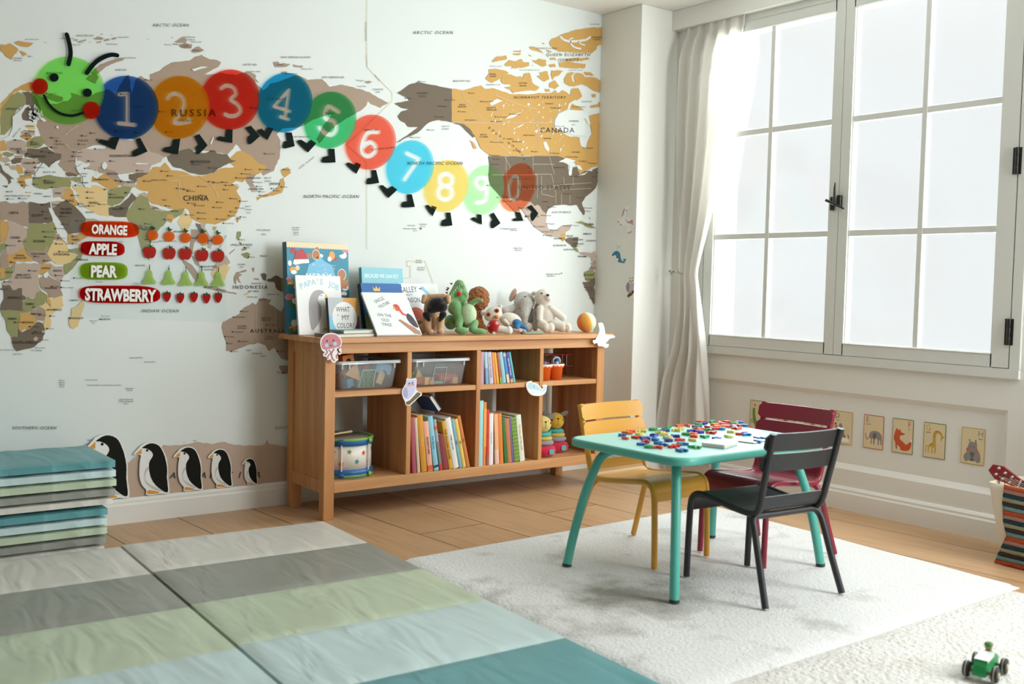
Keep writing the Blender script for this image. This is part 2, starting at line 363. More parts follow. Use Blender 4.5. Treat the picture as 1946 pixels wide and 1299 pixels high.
# ================================================================ rugs and mats
def rug(name, label, quad, z, th, m, seed, n=60, wav=.012, res=None):
    """quad corners in order back-left, back-right, front-right, front-left"""
    rnd = random.Random(seed); q = [Vector(p) for p in quad]; mb = MB(); vs = []
    ph = [rnd.uniform(0, 6.28) for _ in range(8)]
    for i in range(n+1):
        for j in range(n+1):
            u, v = i/n, j/n; p = (q[0]*(1-u)+q[1]*u)*(1-v)+(q[3]*(1-u)+q[2]*u)*v
            e = min(u, v, 1-u, 1-v)
            w = wav*max(0, 1-e*8)
            x = p.x+w*sin(7*v*4+ph[0]); y = p.y+w*sin(6*u*5+ph[1])
            h = th*(1-.85*max(0, 1-e*40)**2)+.0015*sin(23*u+ph[2])*sin(19*v+ph[3])
            vs.append((x, y, z+h))
    fs = [(i*(n+1)+j, (i+1)*(n+1)+j, (i+1)*(n+1)+j+1, i*(n+1)+j+1) for i in range(n) for j in range(n)]
    fs = [f[::-1] for f in fs] if (q[1]-q[0]).cross(q[3]-q[0]).z < 0 else fs
    mb.add(vs, fs, 0, True)
    bd = [i*(n+1) for i in range(n+1)]+[n*(n+1)+j for j in range(1, n+1)]+[i*(n+1)+n for i in range(n-1, -1, -1)]+[j for j in range(n-1, 0, -1)]
    m0 = len(vs); low = [(vs[i][0], vs[i][1], z) for i in bd]; k = len(bd)
    mb.add([vs[i] for i in bd]+low, [(i, (i+1) % k, (i+1) % k+k, i+k) for i in range(k)], 0)
    c = sum(q, Vector())/4
    return tag(mb.build(name, m, loc=(c.x, c.y, z), world=True), label, 'rug')
def pile(name, c1, c2, s1, s2, bump, lo=.35, hi=.65):
    m = bpy.data.materials.new(name); m.use_nodes = True; nt = m.node_tree; b = nt.nodes['Principled BSDF']; b.inputs['Roughness'].default_value = .95; b.inputs['Sheen Weight'].default_value = .3
    b.inputs['Specular IOR Level'].default_value = .1
    tc = nt.nodes.new('ShaderNodeTexCoord'); n = nt.nodes.new('ShaderNodeTexNoise'); n.inputs['Scale'].default_value = s1; n.inputs['Detail'].default_value = 8; n.inputs['Roughness'].default_value = .62; n.inputs['Distortion'].default_value = .15
    nt.links.new(tc.outputs['Object'], n.inputs['Vector']); r = nt.nodes.new('ShaderNodeValToRGB'); r.color_ramp.elements[0].position = lo; r.color_ramp.elements[1].position = hi
    r.color_ramp.elements[0].color = lin(c1); r.color_ramp.elements[1].color = lin(c2); nt.links.new(n.outputs['Fac'], r.inputs[0]); nt.links.new(r.outputs[0], b.inputs['Base Color'])
    n2 = nt.nodes.new('ShaderNodeTexNoise'); n2.inputs['Scale'].default_value = s2; n2.inputs['Detail'].default_value = 5; nt.links.new(tc.outputs['Object'], n2.inputs['Vector'])
    bp = nt.nodes.new('ShaderNodeBump'); bp.inputs['Strength'].default_value = bump; bp.inputs['Distance'].default_value = .02; nt.links.new(n2.outputs['Fac'], bp.inputs['Height']); nt.links.new(bp.outputs['Normal'], b.inputs['Normal'])
    return m
rug('shag_rug', 'cream shaggy rug on the floor under the green toy car', [(-.155, -2.671, 0), (1.535, -2.6664, 0), (1.60, -4.6, 0), (-.1, -4.6, 0)], 0, .014, pile('cream_shag', '#d6cfc2', '#e9e7e2', 6, 60, .9, .2, .5), 3, wav=0)
rug('plush_rug', 'off white plush rug with grey smudges under the children table', [(-.068, -1.165, 0), (1.70, -1.13, 0), (1.605, -2.665, 0), (-.155, -2.67, 0)], 0, .0175, pile('grey_plush', '#8b897e', '#e3e4e2', 3.4, 90, .45, .20, .44), 5, wav=0)
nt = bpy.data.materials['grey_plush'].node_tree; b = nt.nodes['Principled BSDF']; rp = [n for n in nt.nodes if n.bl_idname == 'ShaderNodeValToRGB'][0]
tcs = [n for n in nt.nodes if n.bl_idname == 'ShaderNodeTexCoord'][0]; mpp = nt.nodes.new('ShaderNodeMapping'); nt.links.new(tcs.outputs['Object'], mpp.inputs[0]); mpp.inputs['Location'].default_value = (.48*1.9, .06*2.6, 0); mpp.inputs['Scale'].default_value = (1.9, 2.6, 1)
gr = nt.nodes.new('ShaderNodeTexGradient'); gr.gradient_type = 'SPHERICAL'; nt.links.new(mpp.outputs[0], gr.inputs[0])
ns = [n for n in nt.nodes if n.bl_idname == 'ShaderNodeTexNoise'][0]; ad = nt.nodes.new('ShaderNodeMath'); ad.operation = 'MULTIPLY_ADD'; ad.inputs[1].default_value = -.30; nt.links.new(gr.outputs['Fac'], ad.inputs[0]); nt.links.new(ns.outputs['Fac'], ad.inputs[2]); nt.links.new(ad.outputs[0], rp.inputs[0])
RUG = .0205
# padded tumbling mats: five panels sewn side by side
MC = dict(beige='#d6d4cc', taupe='#94978f', sage='#bccbb2', ice='#c3dadb', teal='#5d9aa0')
def vinyl(k):
    m = mat('vinyl_'+k, MC[k], .38, bump=.0, var=.03, vscale=3)
    nt = m.node_tree; b = nt.nodes['Principled BSDF']
    if not any(n.bl_idname == 'ShaderNodeTexWave' for n in nt.nodes):
        tc = nt.nodes.new('ShaderNodeTexCoord'); mp = nt.nodes.new('ShaderNodeMapping'); nt.links.new(tc.outputs['Object'], mp.inputs[0]); mp.inputs['Scale'].default_value = (9, 2.5, 6); mp.inputs['Rotation'].default_value = (0, 0, .5)
        n = nt.nodes.new('ShaderNodeTexNoise'); n.inputs['Scale'].default_value = 1; n.inputs['Detail'].default_value = 2; n.inputs['Distortion'].default_value = .8; nt.links.new(mp.outputs[0], n.inputs[0])
        bp = nt.nodes.new('ShaderNodeBump'); bp.inputs['Strength'].default_value = .55; bp.inputs['Distance'].default_value = .03; nt.links.new(n.outputs['Fac'], bp.inputs['Height']); nt.links.new(bp.outputs['Normal'], b.inputs['Normal'])
    return m
MT = .036
def mat_panel(w, d, th, seed, n=(30, 18), pinch=1.):
    """one padded panel, centred, its edges rounded and its cover puckered along the seams"""
    rnd = random.Random(seed); ph = [rnd.uniform(0, 6.3) for _ in range(6)]; mb = MB(); nx, ny = n; vt = []; vb = []
    for i in range(nx+1):
        for j in range(ny+1):
            u, v = i/nx, j/ny; e = min(min(u, 1-u)*w, min(v, 1-v)*d)
            rise = th*(1-.13*max(0, 1-e/.012)**2)
            es = min(v, 1-v)*d
            puck = .0022*max(0, 1-es/.16)*sin(u*w*55+ph[0]+2*sin(u*9+ph[1]))*min(1, e/.012)+.0016*sin(u*7+ph[2])*sin(v*6+ph[3])*min(1, e/.05)
            vt.append(((u-.5)*w, (v-.5)*d, rise+puck)); vb.append(((u-.5)*w, (v-.5)*d, .001+.12*th*max(0, 1-e/.012)**2))
    N = ny+1; fs = [(i*N+j, (i+1)*N+j, (i+1)*N+j+1, i*N+j+1) for i in range(nx) for j in range(ny)]
    mb.add(vt, fs, 0, True); mb.add(vb, [f[::-1] for f in fs], 0, True)
    bd = [i*N for i in range(nx+1)]+[nx*N+j for j in range(1, N)]+[i*N+ny for i in range(nx-1, -1, -1)]+[j for j in range(ny-1, 0, -1)]; k = len(bd)
    mb.add([vt[i] for i in bd]+[vb[i] for i in bd], [(i, i+k, (i+1) % k+k, (i+1) % k) for i in range(k)], 0, True)
    return mb
order = ['beige', 'taupe', 'sage', 'ice', 'teal']
def floor_mat(label, x0, x1, y0, skew, seed, tones=None):
    """x0,x1 edges at the back, y0 back edge; panels follow towards the viewer"""
    d = .421; t = thing('folding_mat', label, 'play mat', ((x0+x1)/2, y0, 0), 0, 'padded mats lying open on the floor'); t.rotation_euler = (0, 0, skew)
    for k, c in enumerate(order):
        p = mat_panel((x1-x0)-.004, d, MT, seed+k).build('panel', vinyl(c), t, loc=(0, -d*(k+.5), .001))
        tag(p, {'beige': 'pale beige panel', 'taupe': 'grey taupe panel', 'sage': 'sage green panel', 'ice': 'ice blue panel', 'teal': 'teal panel'}[c])
    return t
floor_mat('open padded mat touching the white rug, five coloured panels', -.885, -.062, -.515, -.055, 11)
floor_mat('open padded mat in front of the folded mat stack, five coloured panels', -1.712, -.893, -.490, -.055, 31)
def folded_mat(label, x1, y0, z, seed, cols, ths, dx):
    w, d = .82, .405; t = thing('folded_mat', label, 'play mat', (x1-w/2, y0-d/2, z), R(-1), 'padded mats folded in a stack')
    zz = 0
    for k, (c, th) in enumerate(zip(cols, ths)):
        p = mat_panel(w, d, th, seed+k).build('panel', vinyl(c), t, loc=(dx[k], 0, zz)); zz += th+.002
        tag(p, {'beige': 'pale beige panel', 'taupe': 'grey taupe panel', 'sage': 'sage green panel', 'ice': 'ice blue panel', 'teal': 'teal panel'}[c])
    return zz
z1 = folded_mat('lower folded padded mat of the stack by the baseboard', -.925, -.055, .002, 51, ['beige', 'taupe', 'sage', 'ice', 'teal'], [.0335]*5, [-.01, -.003, 0, 0, .002])
folded_mat('upper folded padded mat of the stack, teal panel on top', -.895, -.055, .002+z1+.005, 61, ['beige', 'taupe', 'sage', 'ice', 'teal'], [.029, .0335, .0335, .0335, .035], [-.01, 0, .004, .002, 0])
# ================================================================ the printed world map on the wall
ZF = (0, 0, 1.); ZA = (0, 0, .28792); ZB = (0, 300, .28792); Z5 = (500, 100, .28792); ZN = (700, 30, .25707); ZU = (880, 250, .2695)
Z1 = (0, 40, .14396); Z2 = (0, 200, .15393); Z3 = (260, 60, .15416); Z4 = (0, 380, .11547); ZM = (0, 500, .1386); Z6 = (400, 420, .2309); Z7 = (900, 40, .15394); Z8 = (980, 340, .19251)
ZP = (0, 780, .28777)
mmap = [mat('map_paper', '#e2e8e5', .7), mat('map_taupe', '#a8927f', .7), mat('map_light_taupe', '#bda99a', .7), mat('map_ochre', '#cb9f57', .7), mat('map_brown', '#6f6150', .7),
        mat('map_green', '#93935f', .7), mat('map_sand', '#e2c58a', .7), mat('map_ink', '#2d2b29', .7), mat('map_line', '#d8cdbd', .7), mat('map_antarctic', '#c3ab98', .7), mat('map_dateline', '#dccfa4', .7)]
KEY = dict(W=0, T=1, L=2, O=3, D=4, G=5, S=6, K=7, A=9)
def rough_edge(p, amp, seed, step=5.):
    rnd = random.Random(seed); out = []
    for i in range(len(p)):
        a, b2 = p[i], p[(i+1) % len(p)]; L = math.hypot(b2[0]-a[0], b2[1]-a[1]); n = max(1, min(8, int(L/step)))
        for k in range(n):
            t = k/n; j = amp*(0 if k == 0 else 1); out.append((a[0]+(b2[0]-a[0])*t+rnd.uniform(-j, j), a[1]+(b2[1]-a[1])*t+rnd.uniform(-j, j)))
    return out
land = [  # (colour, frame, outline)
('T', ZF, "60,172 80,186 95,177 108,181 119,184 120,190 112,194 102,192 92,188 86,191 95,198 112,196 118,192 128,192 136,184 134,176 146,179 153,182 172,181 187,175 196,173 203,169 219,178 227,162 239,144 245,142 250,178 259,150 268,144 276,150 285,153 284,141 302,135 311,127 325,119 343,117 360,115 371,107 383,104 397,112 412,114 420,118 415,127 400,135 389,141 403,141 418,138 449,143 461,138 475,137 487,144 484,153 489,161 500,172 515,158 530,155 542,150 565,142 585,152 612,150 627,165 645,161 660,163 684,169 702,175 719,186 739,195 727,201 722,205 707,199 699,192 696,201 684,211 673,218 655,227 638,238 621,255 606,273 601,264 615,238 630,218 615,221 595,227 578,238 566,242 537,244 526,255 533,268 532,296 520,325 500,334 478,310 460,288 449,274 432,294 403,288 360,285 320,294 310,300 285,288 259,265 230,262 200,276 178,276 155,285 144,290 144,314 155,328 144,334 121,325 109,311 115,297 95,282 81,271 75,253 69,239 72,225 81,213 60,184"),
('O', Z1, "0,1090 60,1030 120,960 200,890 300,840 400,800 450,830 440,900 380,940 300,920 270,910 180,950 120,1020 60,1120 20,1250 0,1299"),
('G', ZA, "0,800 10,720 60,640 120,605 170,630 175,680 110,720 85,770 80,830 30,890 0,890"),
('D', ZA, "140,605 200,610 240,650 270,720 260,760 200,800 150,790 135,740 170,690 170,640"),
('S', Z2, "310,250 430,240 430,300 350,300"), ('L', Z2, "250,330 300,300 430,310 430,370 390,375 260,360"), ('O', Z2, "250,375 330,355 395,380 385,410 330,440 300,420 250,395"),
('G', Z2, "385,420 410,390 510,380 550,450 520,500 440,535 330,520 325,450"), ('L', Z2, "80,445 190,425 310,440 330,500 330,570 290,620 230,610 150,580 80,550 75,490"),
('O', Z2, "0,440 60,430 75,490 80,560 0,570"), ('G', Z2, "20,590 80,570 160,590 180,610 100,640 40,620"), ('T', Z2, "180,620 290,620 270,640 180,650"),
('D', Z2, "130,680 180,650 270,645 290,660 250,710 150,725"), ('L', Z2, "0,640 100,640 130,690 70,715 0,690"), ('O', Z2, "0,580 30,620 20,650 0,670"),
('D', Z2, "330,530 440,540 520,520 590,510 600,540 680,590 760,600 750,660 700,690 620,740 610,770 570,740 500,700 470,730 450,660 300,640 300,600 330,580"),
('L', Z2, "260,670 300,650 400,660 460,650 490,700 450,740 440,790 330,800 260,750"), ('T', Z2, "450,655 490,690 480,720 460,690"), ('T', Z2, "300,800 430,800 430,850 300,860"), ('O', Z2, "200,730 240,730 280,780 290,840 230,850 200,790"),
('L', Z2, "100,740 200,740 200,800 130,790"), ('G', Z2, "60,720 130,720 100,745 50,740"), ('G', Z2, "240,860 390,855 380,880 240,890"), ('O', Z2, "210,900 300,880 400,870 390,900 310,910 300,940 330,980 300,1030 260,1000 230,950"), ('O', Z2, "310,1065 385,1070 380,1080 310,1080"),
('D', Z2, "0,720 30,790 100,850 180,910 130,910 140,950 100,980 100,940 60,880 0,830"), ('D', Z2, "20,990 100,990 80,1020"),
('G', Z2, "405,890 460,890 540,870 610,860 700,880 800,890 850,900 880,950 870,1010 760,1010 650,1020 560,1040 480,1030 410,1000 400,930"),
('D', Z2, "800,830 880,830 960,860 940,880 820,870"), ('G', Z2, "870,890 1000,880 1000,940 930,950"), ('T', Z2, "800,880 870,890 920,940 880,930"), ('L', Z2, "650,1030 740,1010 810,1010 790,1080 730,1130 660,1140"),
('O', Z2, "740,1130 790,1090 810,1020 860,1010 900,1060 920,1130 970,1200 980,1240 890,1250 830,1190"),
('S', ZB, "475,180 530,190 600,180 640,180 700,200 710,260 700,300 740,330 720,385 660,380 600,350 540,310 510,270 510,230 480,200"),
('L', ZA, "500,1010 550,980 600,985 680,990 720,950 770,910 840,920 940,940 990,1000 1080,1030 1060,1070 1000,1090 980,1140 860,1140 800,1150 760,1150 700,1110 690,1060 660,1100 650,1130 560,1110 580,1080 530,1060 510,1060"),
('T', ZA, "640,1100 680,1090 700,1110 760,1130 780,1160 790,1180 830,1200 810,1230 790,1220 720,1180 700,1140 650,1140"), ('O', ZA, "610,1160 640,1180 690,1140 720,1170 790,1220 760,1250 700,1240 640,1200 600,1200"),
('D', ZA, "850,1150 900,1140 980,1140 950,1180 880,1200 850,1180"), ('L', ZA, "820,1200 880,1190 900,1230 870,1240 820,1230"),
('G', ZB, "710,220 760,195 830,185 870,190 860,220 840,250 790,300 740,320 710,310"), ('D', ZB, "715,330 790,310 850,260 870,230 900,260 860,310 840,350 840,390 780,390 720,380"),
('G', ZB, "840,350 870,310 900,260 950,230 980,270 990,310 1080,345 1100,350 1180,335 1220,330 1200,370 1150,400 1140,370 1100,380 1100,420 1050,470 1000,540 990,600 970,640 940,620 920,560 900,490 880,440 850,420 830,380"),
('G', ZB, "975,640 990,650 985,675 972,665"), ('L', ZB, "900,245 950,225 980,240 975,262 930,245"),
('L', ZB, "990,310 1080,345 1070,355 990,330"), ('O', ZB, "1100,375 1140,370 1145,400 1130,430 1105,415"),
('O', ZB, "890,190 910,160 900,140 980,100 1010,60 1060,60 1090,30 1130,80 1210,90 1270,120 1330,120 1420,95 1450,70 1550,60 1500,20 1560,-40 1600,-50 1650,-20 1700,30 1760,50 1740,90 1690,110 1640,130 1600,160 1560,150 1530,170 1580,190 1560,220 1590,270 1580,320 1550,380 1500,410 1420,440 1340,430 1300,420 1260,400 1250,350 1220,330 1150,340 1080,320 1000,300 970,260 980,220 930,215"),
('O', ZB, "1405,450 1430,455 1420,480 1400,470"), ('O', ZB, "1565,385 1578,400 1570,430 1558,415"),
('D', ZA, "1100,1030 1200,990 1250,980 1290,1010 1350,1010 1410,990 1430,1010 1500,1020 1520,1050 1560,1060 1440,1110 1410,1140 1330,1155 1250,1140 1190,1110 1140,1100 1110,1060"),
('T', ZB, "1640,110 1690,110 1660,160 1680,190 1650,190 1620,150"), ('L', ZB, "1650,190 1690,190 1700,220 1660,225"),
('O', ZB, "1850,80 1900,60 1920,100 1880,130 1860,110"), ('O', ZB, "1870,130 1880,170 1860,230 1800,250 1730,260 1700,280 1690,260 1750,240 1810,220 1840,180 1850,140"),
('S', ZB, "1170,420 1220,340 1250,390 1270,420 1240,470 1230,520 1200,470"), ('T', ZB, "1260,470 1330,470 1360,520 1300,530 1280,560 1270,640 1250,600 1260,530"),
('D', ZB, "1290,430 1330,440 1380,540 1390,580 1360,560 1310,480"), ('L', ZB, "1320,430 1360,430 1350,460 1400,540 1390,600 1370,590 1380,540 1330,470"), ('O', ZB, "1310,540 1360,540 1370,570 1330,580"),
('T', ZB, "1200,670 1260,700 1330,790 1350,840 1300,820 1240,740"), ('T', ZB, "1260,640 1300,660 1320,720 1290,700"), ('L', ZB, "1400,720 1440,680 1490,640 1520,690 1480,720 1430,750"),
('S', ZB, "1400,740 1480,700 1520,720 1500,760 1480,810 1420,800 1390,770"), ('T', ZB, "1350,840 1430,850 1500,880 1560,890 1560,900 1440,880 1340,855"),
('T', Z6, "190,460 210,420 290,400 300,410 230,430 260,440 230,460 250,510 230,500 215,470 210,520 195,510"), ('G', Z6, "220,85 250,85 250,120 230,150 210,140 215,110"), ('G', Z6, "250,270 300,255 325,270 310,310 280,300"),
('G', Z6, "235,165 255,180 250,200 238,185"), ('G', Z6, "270,215 300,215 290,240 268,240"), ('G', Z6, "255,225 268,235 262,250"), ('T', Z6, "150,270 200,225 195,240 160,270"), ('T', Z6, "130,575 190,585 215,600 150,590"), ('S', Z6, "270,605 320,575 325,585 285,610"), ('T', Z6, "340,385 360,380 355,420 345,410"), ('T', Z6, "350,470 390,470 400,485 360,480"),
('D', Z6, "410,435 440,425 460,440 455,490 430,480"), ('D', Z6, "460,480 500,470 540,445 580,470 582,580 545,560 520,500 470,495"), ('G', Z6, "582,465 640,490 700,540 690,600 640,590 582,580"),
('T', Z6, "100,830 180,795 240,760 270,715 320,690 345,670 375,690 400,645 430,630 500,645 480,680 530,710 580,745 600,700 620,650 680,740 760,860 800,980 760,1100 690,1170 640,1150 580,1130 540,1070 525,1040 480,1070 450,1020 390,1000 300,1020 240,1045 170,1070 125,1065 130,1010 110,950 90,870"), ('T', Z6, "560,1190 640,1190 630,1250 590,1260"),
('A', ZP, "545,228 575,212 600,206 640,240 700,300 850,345 880,315 900,300 980,280 1080,225 1130,230 1200,225 1300,205 1400,220 1470,205 1560,225 1700,230 1750,222 1764,190 1772,216 1890,235 2100,240 2500,225 2600,250 2600,560 540,640"),
('A', ZP, "1205,208 1225,207 1215,213"), ('A', ZP, "1270,195 1290,192 1300,198 1280,202"),
# Africa
('T', ZB, "0,290 40,285 70,300 110,300 150,285 190,300 190,460 60,410 0,410"), ('D', ZB, "190,290 250,300 300,300 330,290 335,330 320,325 345,400 350,430 190,430"), ('D', ZB, "345,330 390,290 440,280 500,325 550,380 580,420 540,490 450,505 430,470 380,390"),
('L', ZB, "340,290 400,283 390,300 350,330"), ('L', ZB, "570,400 620,400 660,420 640,470 590,490 540,490"), ('O', Z4, "1120,555 1260,570 1340,520 1470,590 1330,670 1180,720 1130,730 1110,640"),
('O', Z4, "0,330 110,360 140,430 120,590 40,710 0,710"), ('L', Z4, "110,350 150,330 440,465 440,610 390,640 380,720 400,790 350,830 250,870 130,910 90,850 110,760 60,690 120,590 140,430"),
('G', Z4, "475,380 780,385 850,350 890,380 920,470 940,540 900,580 870,690 810,800 760,750 720,840 600,830 510,820 430,840 390,760 370,700 390,640 440,610 440,470 475,460"),
('T', Z4, "890,650 900,580 960,550 1020,640 1120,730 1100,740 1030,670 960,660"), ('S', Z4, "870,690 950,660 1030,670 1110,750 1120,840 1290,900 1150,1030 1020,1060 920,1050 850,990 760,880 810,800"),
('G', Z4, "1110,800 1160,810 1320,780 1380,800 1340,950 1200,1120 1080,1230 1050,1180 1050,1060 1150,1030 1290,900 1130,840"), ('T', Z4, "430,840 510,820 600,830 720,840 760,750 810,800 770,880 850,990 830,1010 700,1050 560,1000 480,910 430,870"),
('O', Z4, "130,910 250,880 350,800 410,800 430,870 550,1000 400,1020 260,1000 230,1060 150,1080 110,970"), ('T', Z4, "0,920 100,760 130,1000 150,1110 0,1110"), ('G', Z4, "0,720 70,710 100,750 0,890"), ('G', Z4, "50,1120 150,1110 230,1060 200,1230 140,1299 0,1330 0,1290 80,1270"), ('O', Z4, "0,1110 60,1110 90,1180 80,1270 0,1280"),
('L', ZM, "200,0 560,0 600,60 530,130 520,230 540,340 570,380 500,400 490,480 380,460 350,460 300,430 300,340 240,340 230,360 170,370 130,300 40,295 20,270 120,240 200,80"), ('O', ZM, "570,10 680,0 690,60 650,110 560,160 530,130"), ('O', ZM, "520,200 555,205 540,240 520,235"),
('L', ZM, "690,0 740,40 870,50 880,150 900,140 830,240 800,230 650,130 690,70"), ('T', ZM, "550,190 640,160 830,260 830,360 860,450 760,470 680,470 650,400 560,340 540,260"),
('D', ZM, "25,300 130,300 170,370 230,360 240,340 300,340 300,430 360,470 350,500 300,510 300,620 330,660 0,640 10,570 50,490 50,400"), ('G', ZM, "300,510 360,510 380,460 480,490 500,400 560,375 630,420 640,500 600,560 500,600 430,660 350,660 310,620"),
('S', ZM, "760,470 850,440 870,580 760,660 680,720 700,780 700,870 620,920 590,850 620,720 620,640 540,590 640,540 690,600 690,500"), ('O', ZM, "640,430 660,430 700,560 700,620 670,560 640,540"),
('T', ZM, "430,660 500,620 560,600 620,640 620,720 590,790 500,780 430,700"), ('O', ZM, "270,680 400,670 430,690 510,790 450,860 400,900 330,900 290,940 260,930 250,800 270,800"), ('G', ZM, "0,645 150,640 330,660 400,670 270,680 270,790 245,800 240,1000 150,1000 90,900 80,800"),
('D', ZM, "150,1010 240,1010 250,890 290,945 400,900 520,800 590,830 610,960 580,1050 460,1150 330,1180 230,1205 190,1160"), ('L', ZM, "455,1035 490,1000 525,1030 500,1060 470,1065"), ('L', ZM, "565,935 590,915 605,945 580,955"),
('S', ZM, "1130,500 1155,580 1120,680 1070,860 1000,900 950,860 940,790 980,700 975,620 1060,580"),
# Arctic
('O', Z1, "0,310 70,320 130,295 190,330 240,370 220,420 190,440 150,510 70,460 50,420 0,390"), ('O', Z1, "190,290 230,265 440,290 400,330 330,345 210,305"), ('O', Z1, "250,390 320,410 360,440 300,465"), ('O', Z1, "570,288 625,282 600,292"),
('T', Z1, "1200,690 1260,630 1330,570 1440,530 1560,490 1640,490 1620,520 1500,560 1400,600 1320,670 1270,710"), ('T', Z1, "1180,720 1250,690 1300,730 1260,830 1200,800 1140,770"),
('T', Z1, "960,255 1030,240 1010,265"), ('T', Z1, "1020,270 1140,240 1130,262 1050,290"), ('T', Z1, "1230,240 1300,205 1370,225 1340,250 1260,245"), ('T', Z1, "1270,280 1340,265 1330,285 1280,292"), ('T', Z1, "1370,250 1440,235 1445,255 1380,268"), ('T', Z1, "1465,240 1530,215 1540,235 1480,250"), ('T', Z1, "1320,175 1365,172 1340,185"), ('T', Z1, "1170,280 1200,272 1190,285"), ('T', Z1, "1440,188 1490,183 1480,190"), ('T', Z1, "1080,290 1110,282 1090,298"),
('T', Z3, "460,130 570,65 620,100 600,140 500,140"), ('T', Z3, "520,160 600,140 680,160 670,210 590,210 530,185"), ('T', Z3, "670,240 720,200 760,185 830,230 780,255 690,260"), ('T', Z3, "445,150 510,150 500,165 450,165"), ('T', Z3, "415,75 455,72 435,82"), ('T', Z3, "118,92 158,90 140,98"),
('T', Z3, "1680,380 1740,370 1760,400 1810,390 1890,400 1850,430 1760,440 1700,440"), ('T', Z3, "1775,500 1840,490 1850,515 1790,515"), ('T', Z3, "1330,500 1400,500 1460,530 1440,560 1480,600 1510,640 1440,600"), ('T', Z5, "195,80 265,90 250,100 205,95"), ('T', Z5, "665,195 700,186 718,195 690,205"),
# North America
('D', ZN, "210,570 260,540 300,510 360,490 410,500 500,515 560,530 615,540 615,785 650,790 700,800 740,830 790,890 770,900 720,850 680,810 600,785 520,770 470,780 430,800 380,850 330,880 280,900 230,930 200,940 260,900 320,860 370,820 290,820 270,790 230,770 215,740 240,710 300,690 240,680 190,650 240,640 300,630 290,610 250,590"),
('O', ZN, "615,540 690,550 740,540 830,515 860,540 920,535 990,560 1050,580 1130,580 1200,580 1260,570 1350,570 1380,550 1400,575 1430,550 1470,570 1490,590 1500,540 1530,540 1560,560 1560,600 1510,630 1480,650 1470,690 1400,720 1370,770 1370,830 1430,860 1480,890 1560,900 1570,960 1610,985 1620,930 1650,870 1640,830 1630,740 1705,720 1700,1110 1650,1120 1600,1150 1550,1180 1530,1090 1480,1060 1450,1050 1360,1035 910,1035 880,1020 830,980 800,920 790,890 740,830 700,800 615,785"), ('O', ZN, "745,920 780,940 800,980 780,985"),
('O', Z7, "1060,175 1130,150 1230,120 1330,100 1450,80 1580,75 1575,290 1520,310 1510,350 1450,400 1330,390 1170,390 1200,340 1240,300 1180,260 1100,220 1060,190"), ('O', Z7, "930,270 960,220 1040,190 1100,230 1190,280 1230,320 1160,380 1050,380 990,350 940,300"),
('O', Z7, "680,320 750,320 800,350 860,400 770,370 700,350"), ('O', Z7, "880,350 970,380 920,390"), ('O', Z7, "480,370 580,360 580,380 490,380"), ('O', Z7, "480,400 580,395 570,420 490,420"), ('O', Z7, "220,500 280,440 400,425 410,470 310,490 240,510"), ('O', Z7, "370,540 440,480 520,500 590,470 610,510 680,510 680,555 580,580 450,590 490,560 400,560"),
('O', Z7, "710,480 770,490 800,465 890,480 895,550 850,565 760,520"), ('O', Z7, "180,600 260,590 400,620 430,640 310,720 220,765 140,710 190,640"), ('O', Z7, "330,730 380,660 450,660 540,690 580,680 600,720 620,650 690,640 720,760 810,820 770,860 640,860 480,890 450,850 370,820 500,800 350,770"),
('O', Z7, "770,680 830,670 800,640 910,620 930,720 870,750 800,700"), ('O', Z7, "960,610 1100,615 1050,670 990,690 970,730 950,660"), ('O', Z7, "930,770 1000,730 1050,800 1000,840 930,820"), ('O', Z7, "1045,510 1160,500 1280,520 1380,530 1370,580 1240,585 1060,570"), ('O', Z7, "930,460 1000,455 1020,485 950,480"), ('O', Z7, "1100,470 1400,450 1430,470 1330,495 1130,490"), ('O', Z7, "920,540 1000,530 1010,570 940,570"),
('O', Z7, "1110,720 1150,650 1200,630 1240,640 1200,680 1220,750 1250,750 1230,680 1260,640 1340,650 1370,690 1440,690 1500,700 1560,740 1560,890 1480,860 1400,800 1330,780 1230,810 1170,800 1120,770"), ('O', Z7, "1350,630 1440,635 1480,670 1380,670"), ('O', Z7, "1230,830 1290,830 1335,930 1270,980 1210,950"), ('O', Z7, "1190,1100 1210,1020 1280,1050 1360,1100 1260,1110 1230,1130"), ('O', Z7, "1430,1050 1520,1030 1555,990 1555,1060 1440,1070"), ('O', Z7, "830,275 865,270 870,285 845,285"), ('O', Z7, "870,840 930,840 940,870 890,875"), ('O', Z7, "1450,905 1505,900 1500,940 1460,940"), ('O', Z7, "670,410 700,425 715,440 690,435"), ('O', Z7, "1270,1150 1310,1140 1290,1160"), ('O', Z7, "705,545 735,545 725,556"),
('D', ZU, "175,175 640,172 690,180 720,190 700,215 740,235 740,300 760,310 770,250 800,250 820,300 850,280 900,270 950,250 945,350 930,400 900,430 860,460 835,500 855,580 845,590 820,550 800,515 740,520 690,515 640,520 600,545 585,580 560,560 540,525 520,515 500,525 470,495 420,490 380,480 300,470 260,455 220,410 190,370 180,320 185,240"),
('L', ZU, "270,470 300,470 380,480 470,495 500,525 520,515 540,525 560,560 585,580 580,640 600,690 660,690 700,660 760,655 750,690 720,710 700,740 660,745 600,735 540,700 490,660 450,600 420,560 390,530 400,570 440,640 360,560 320,520"),
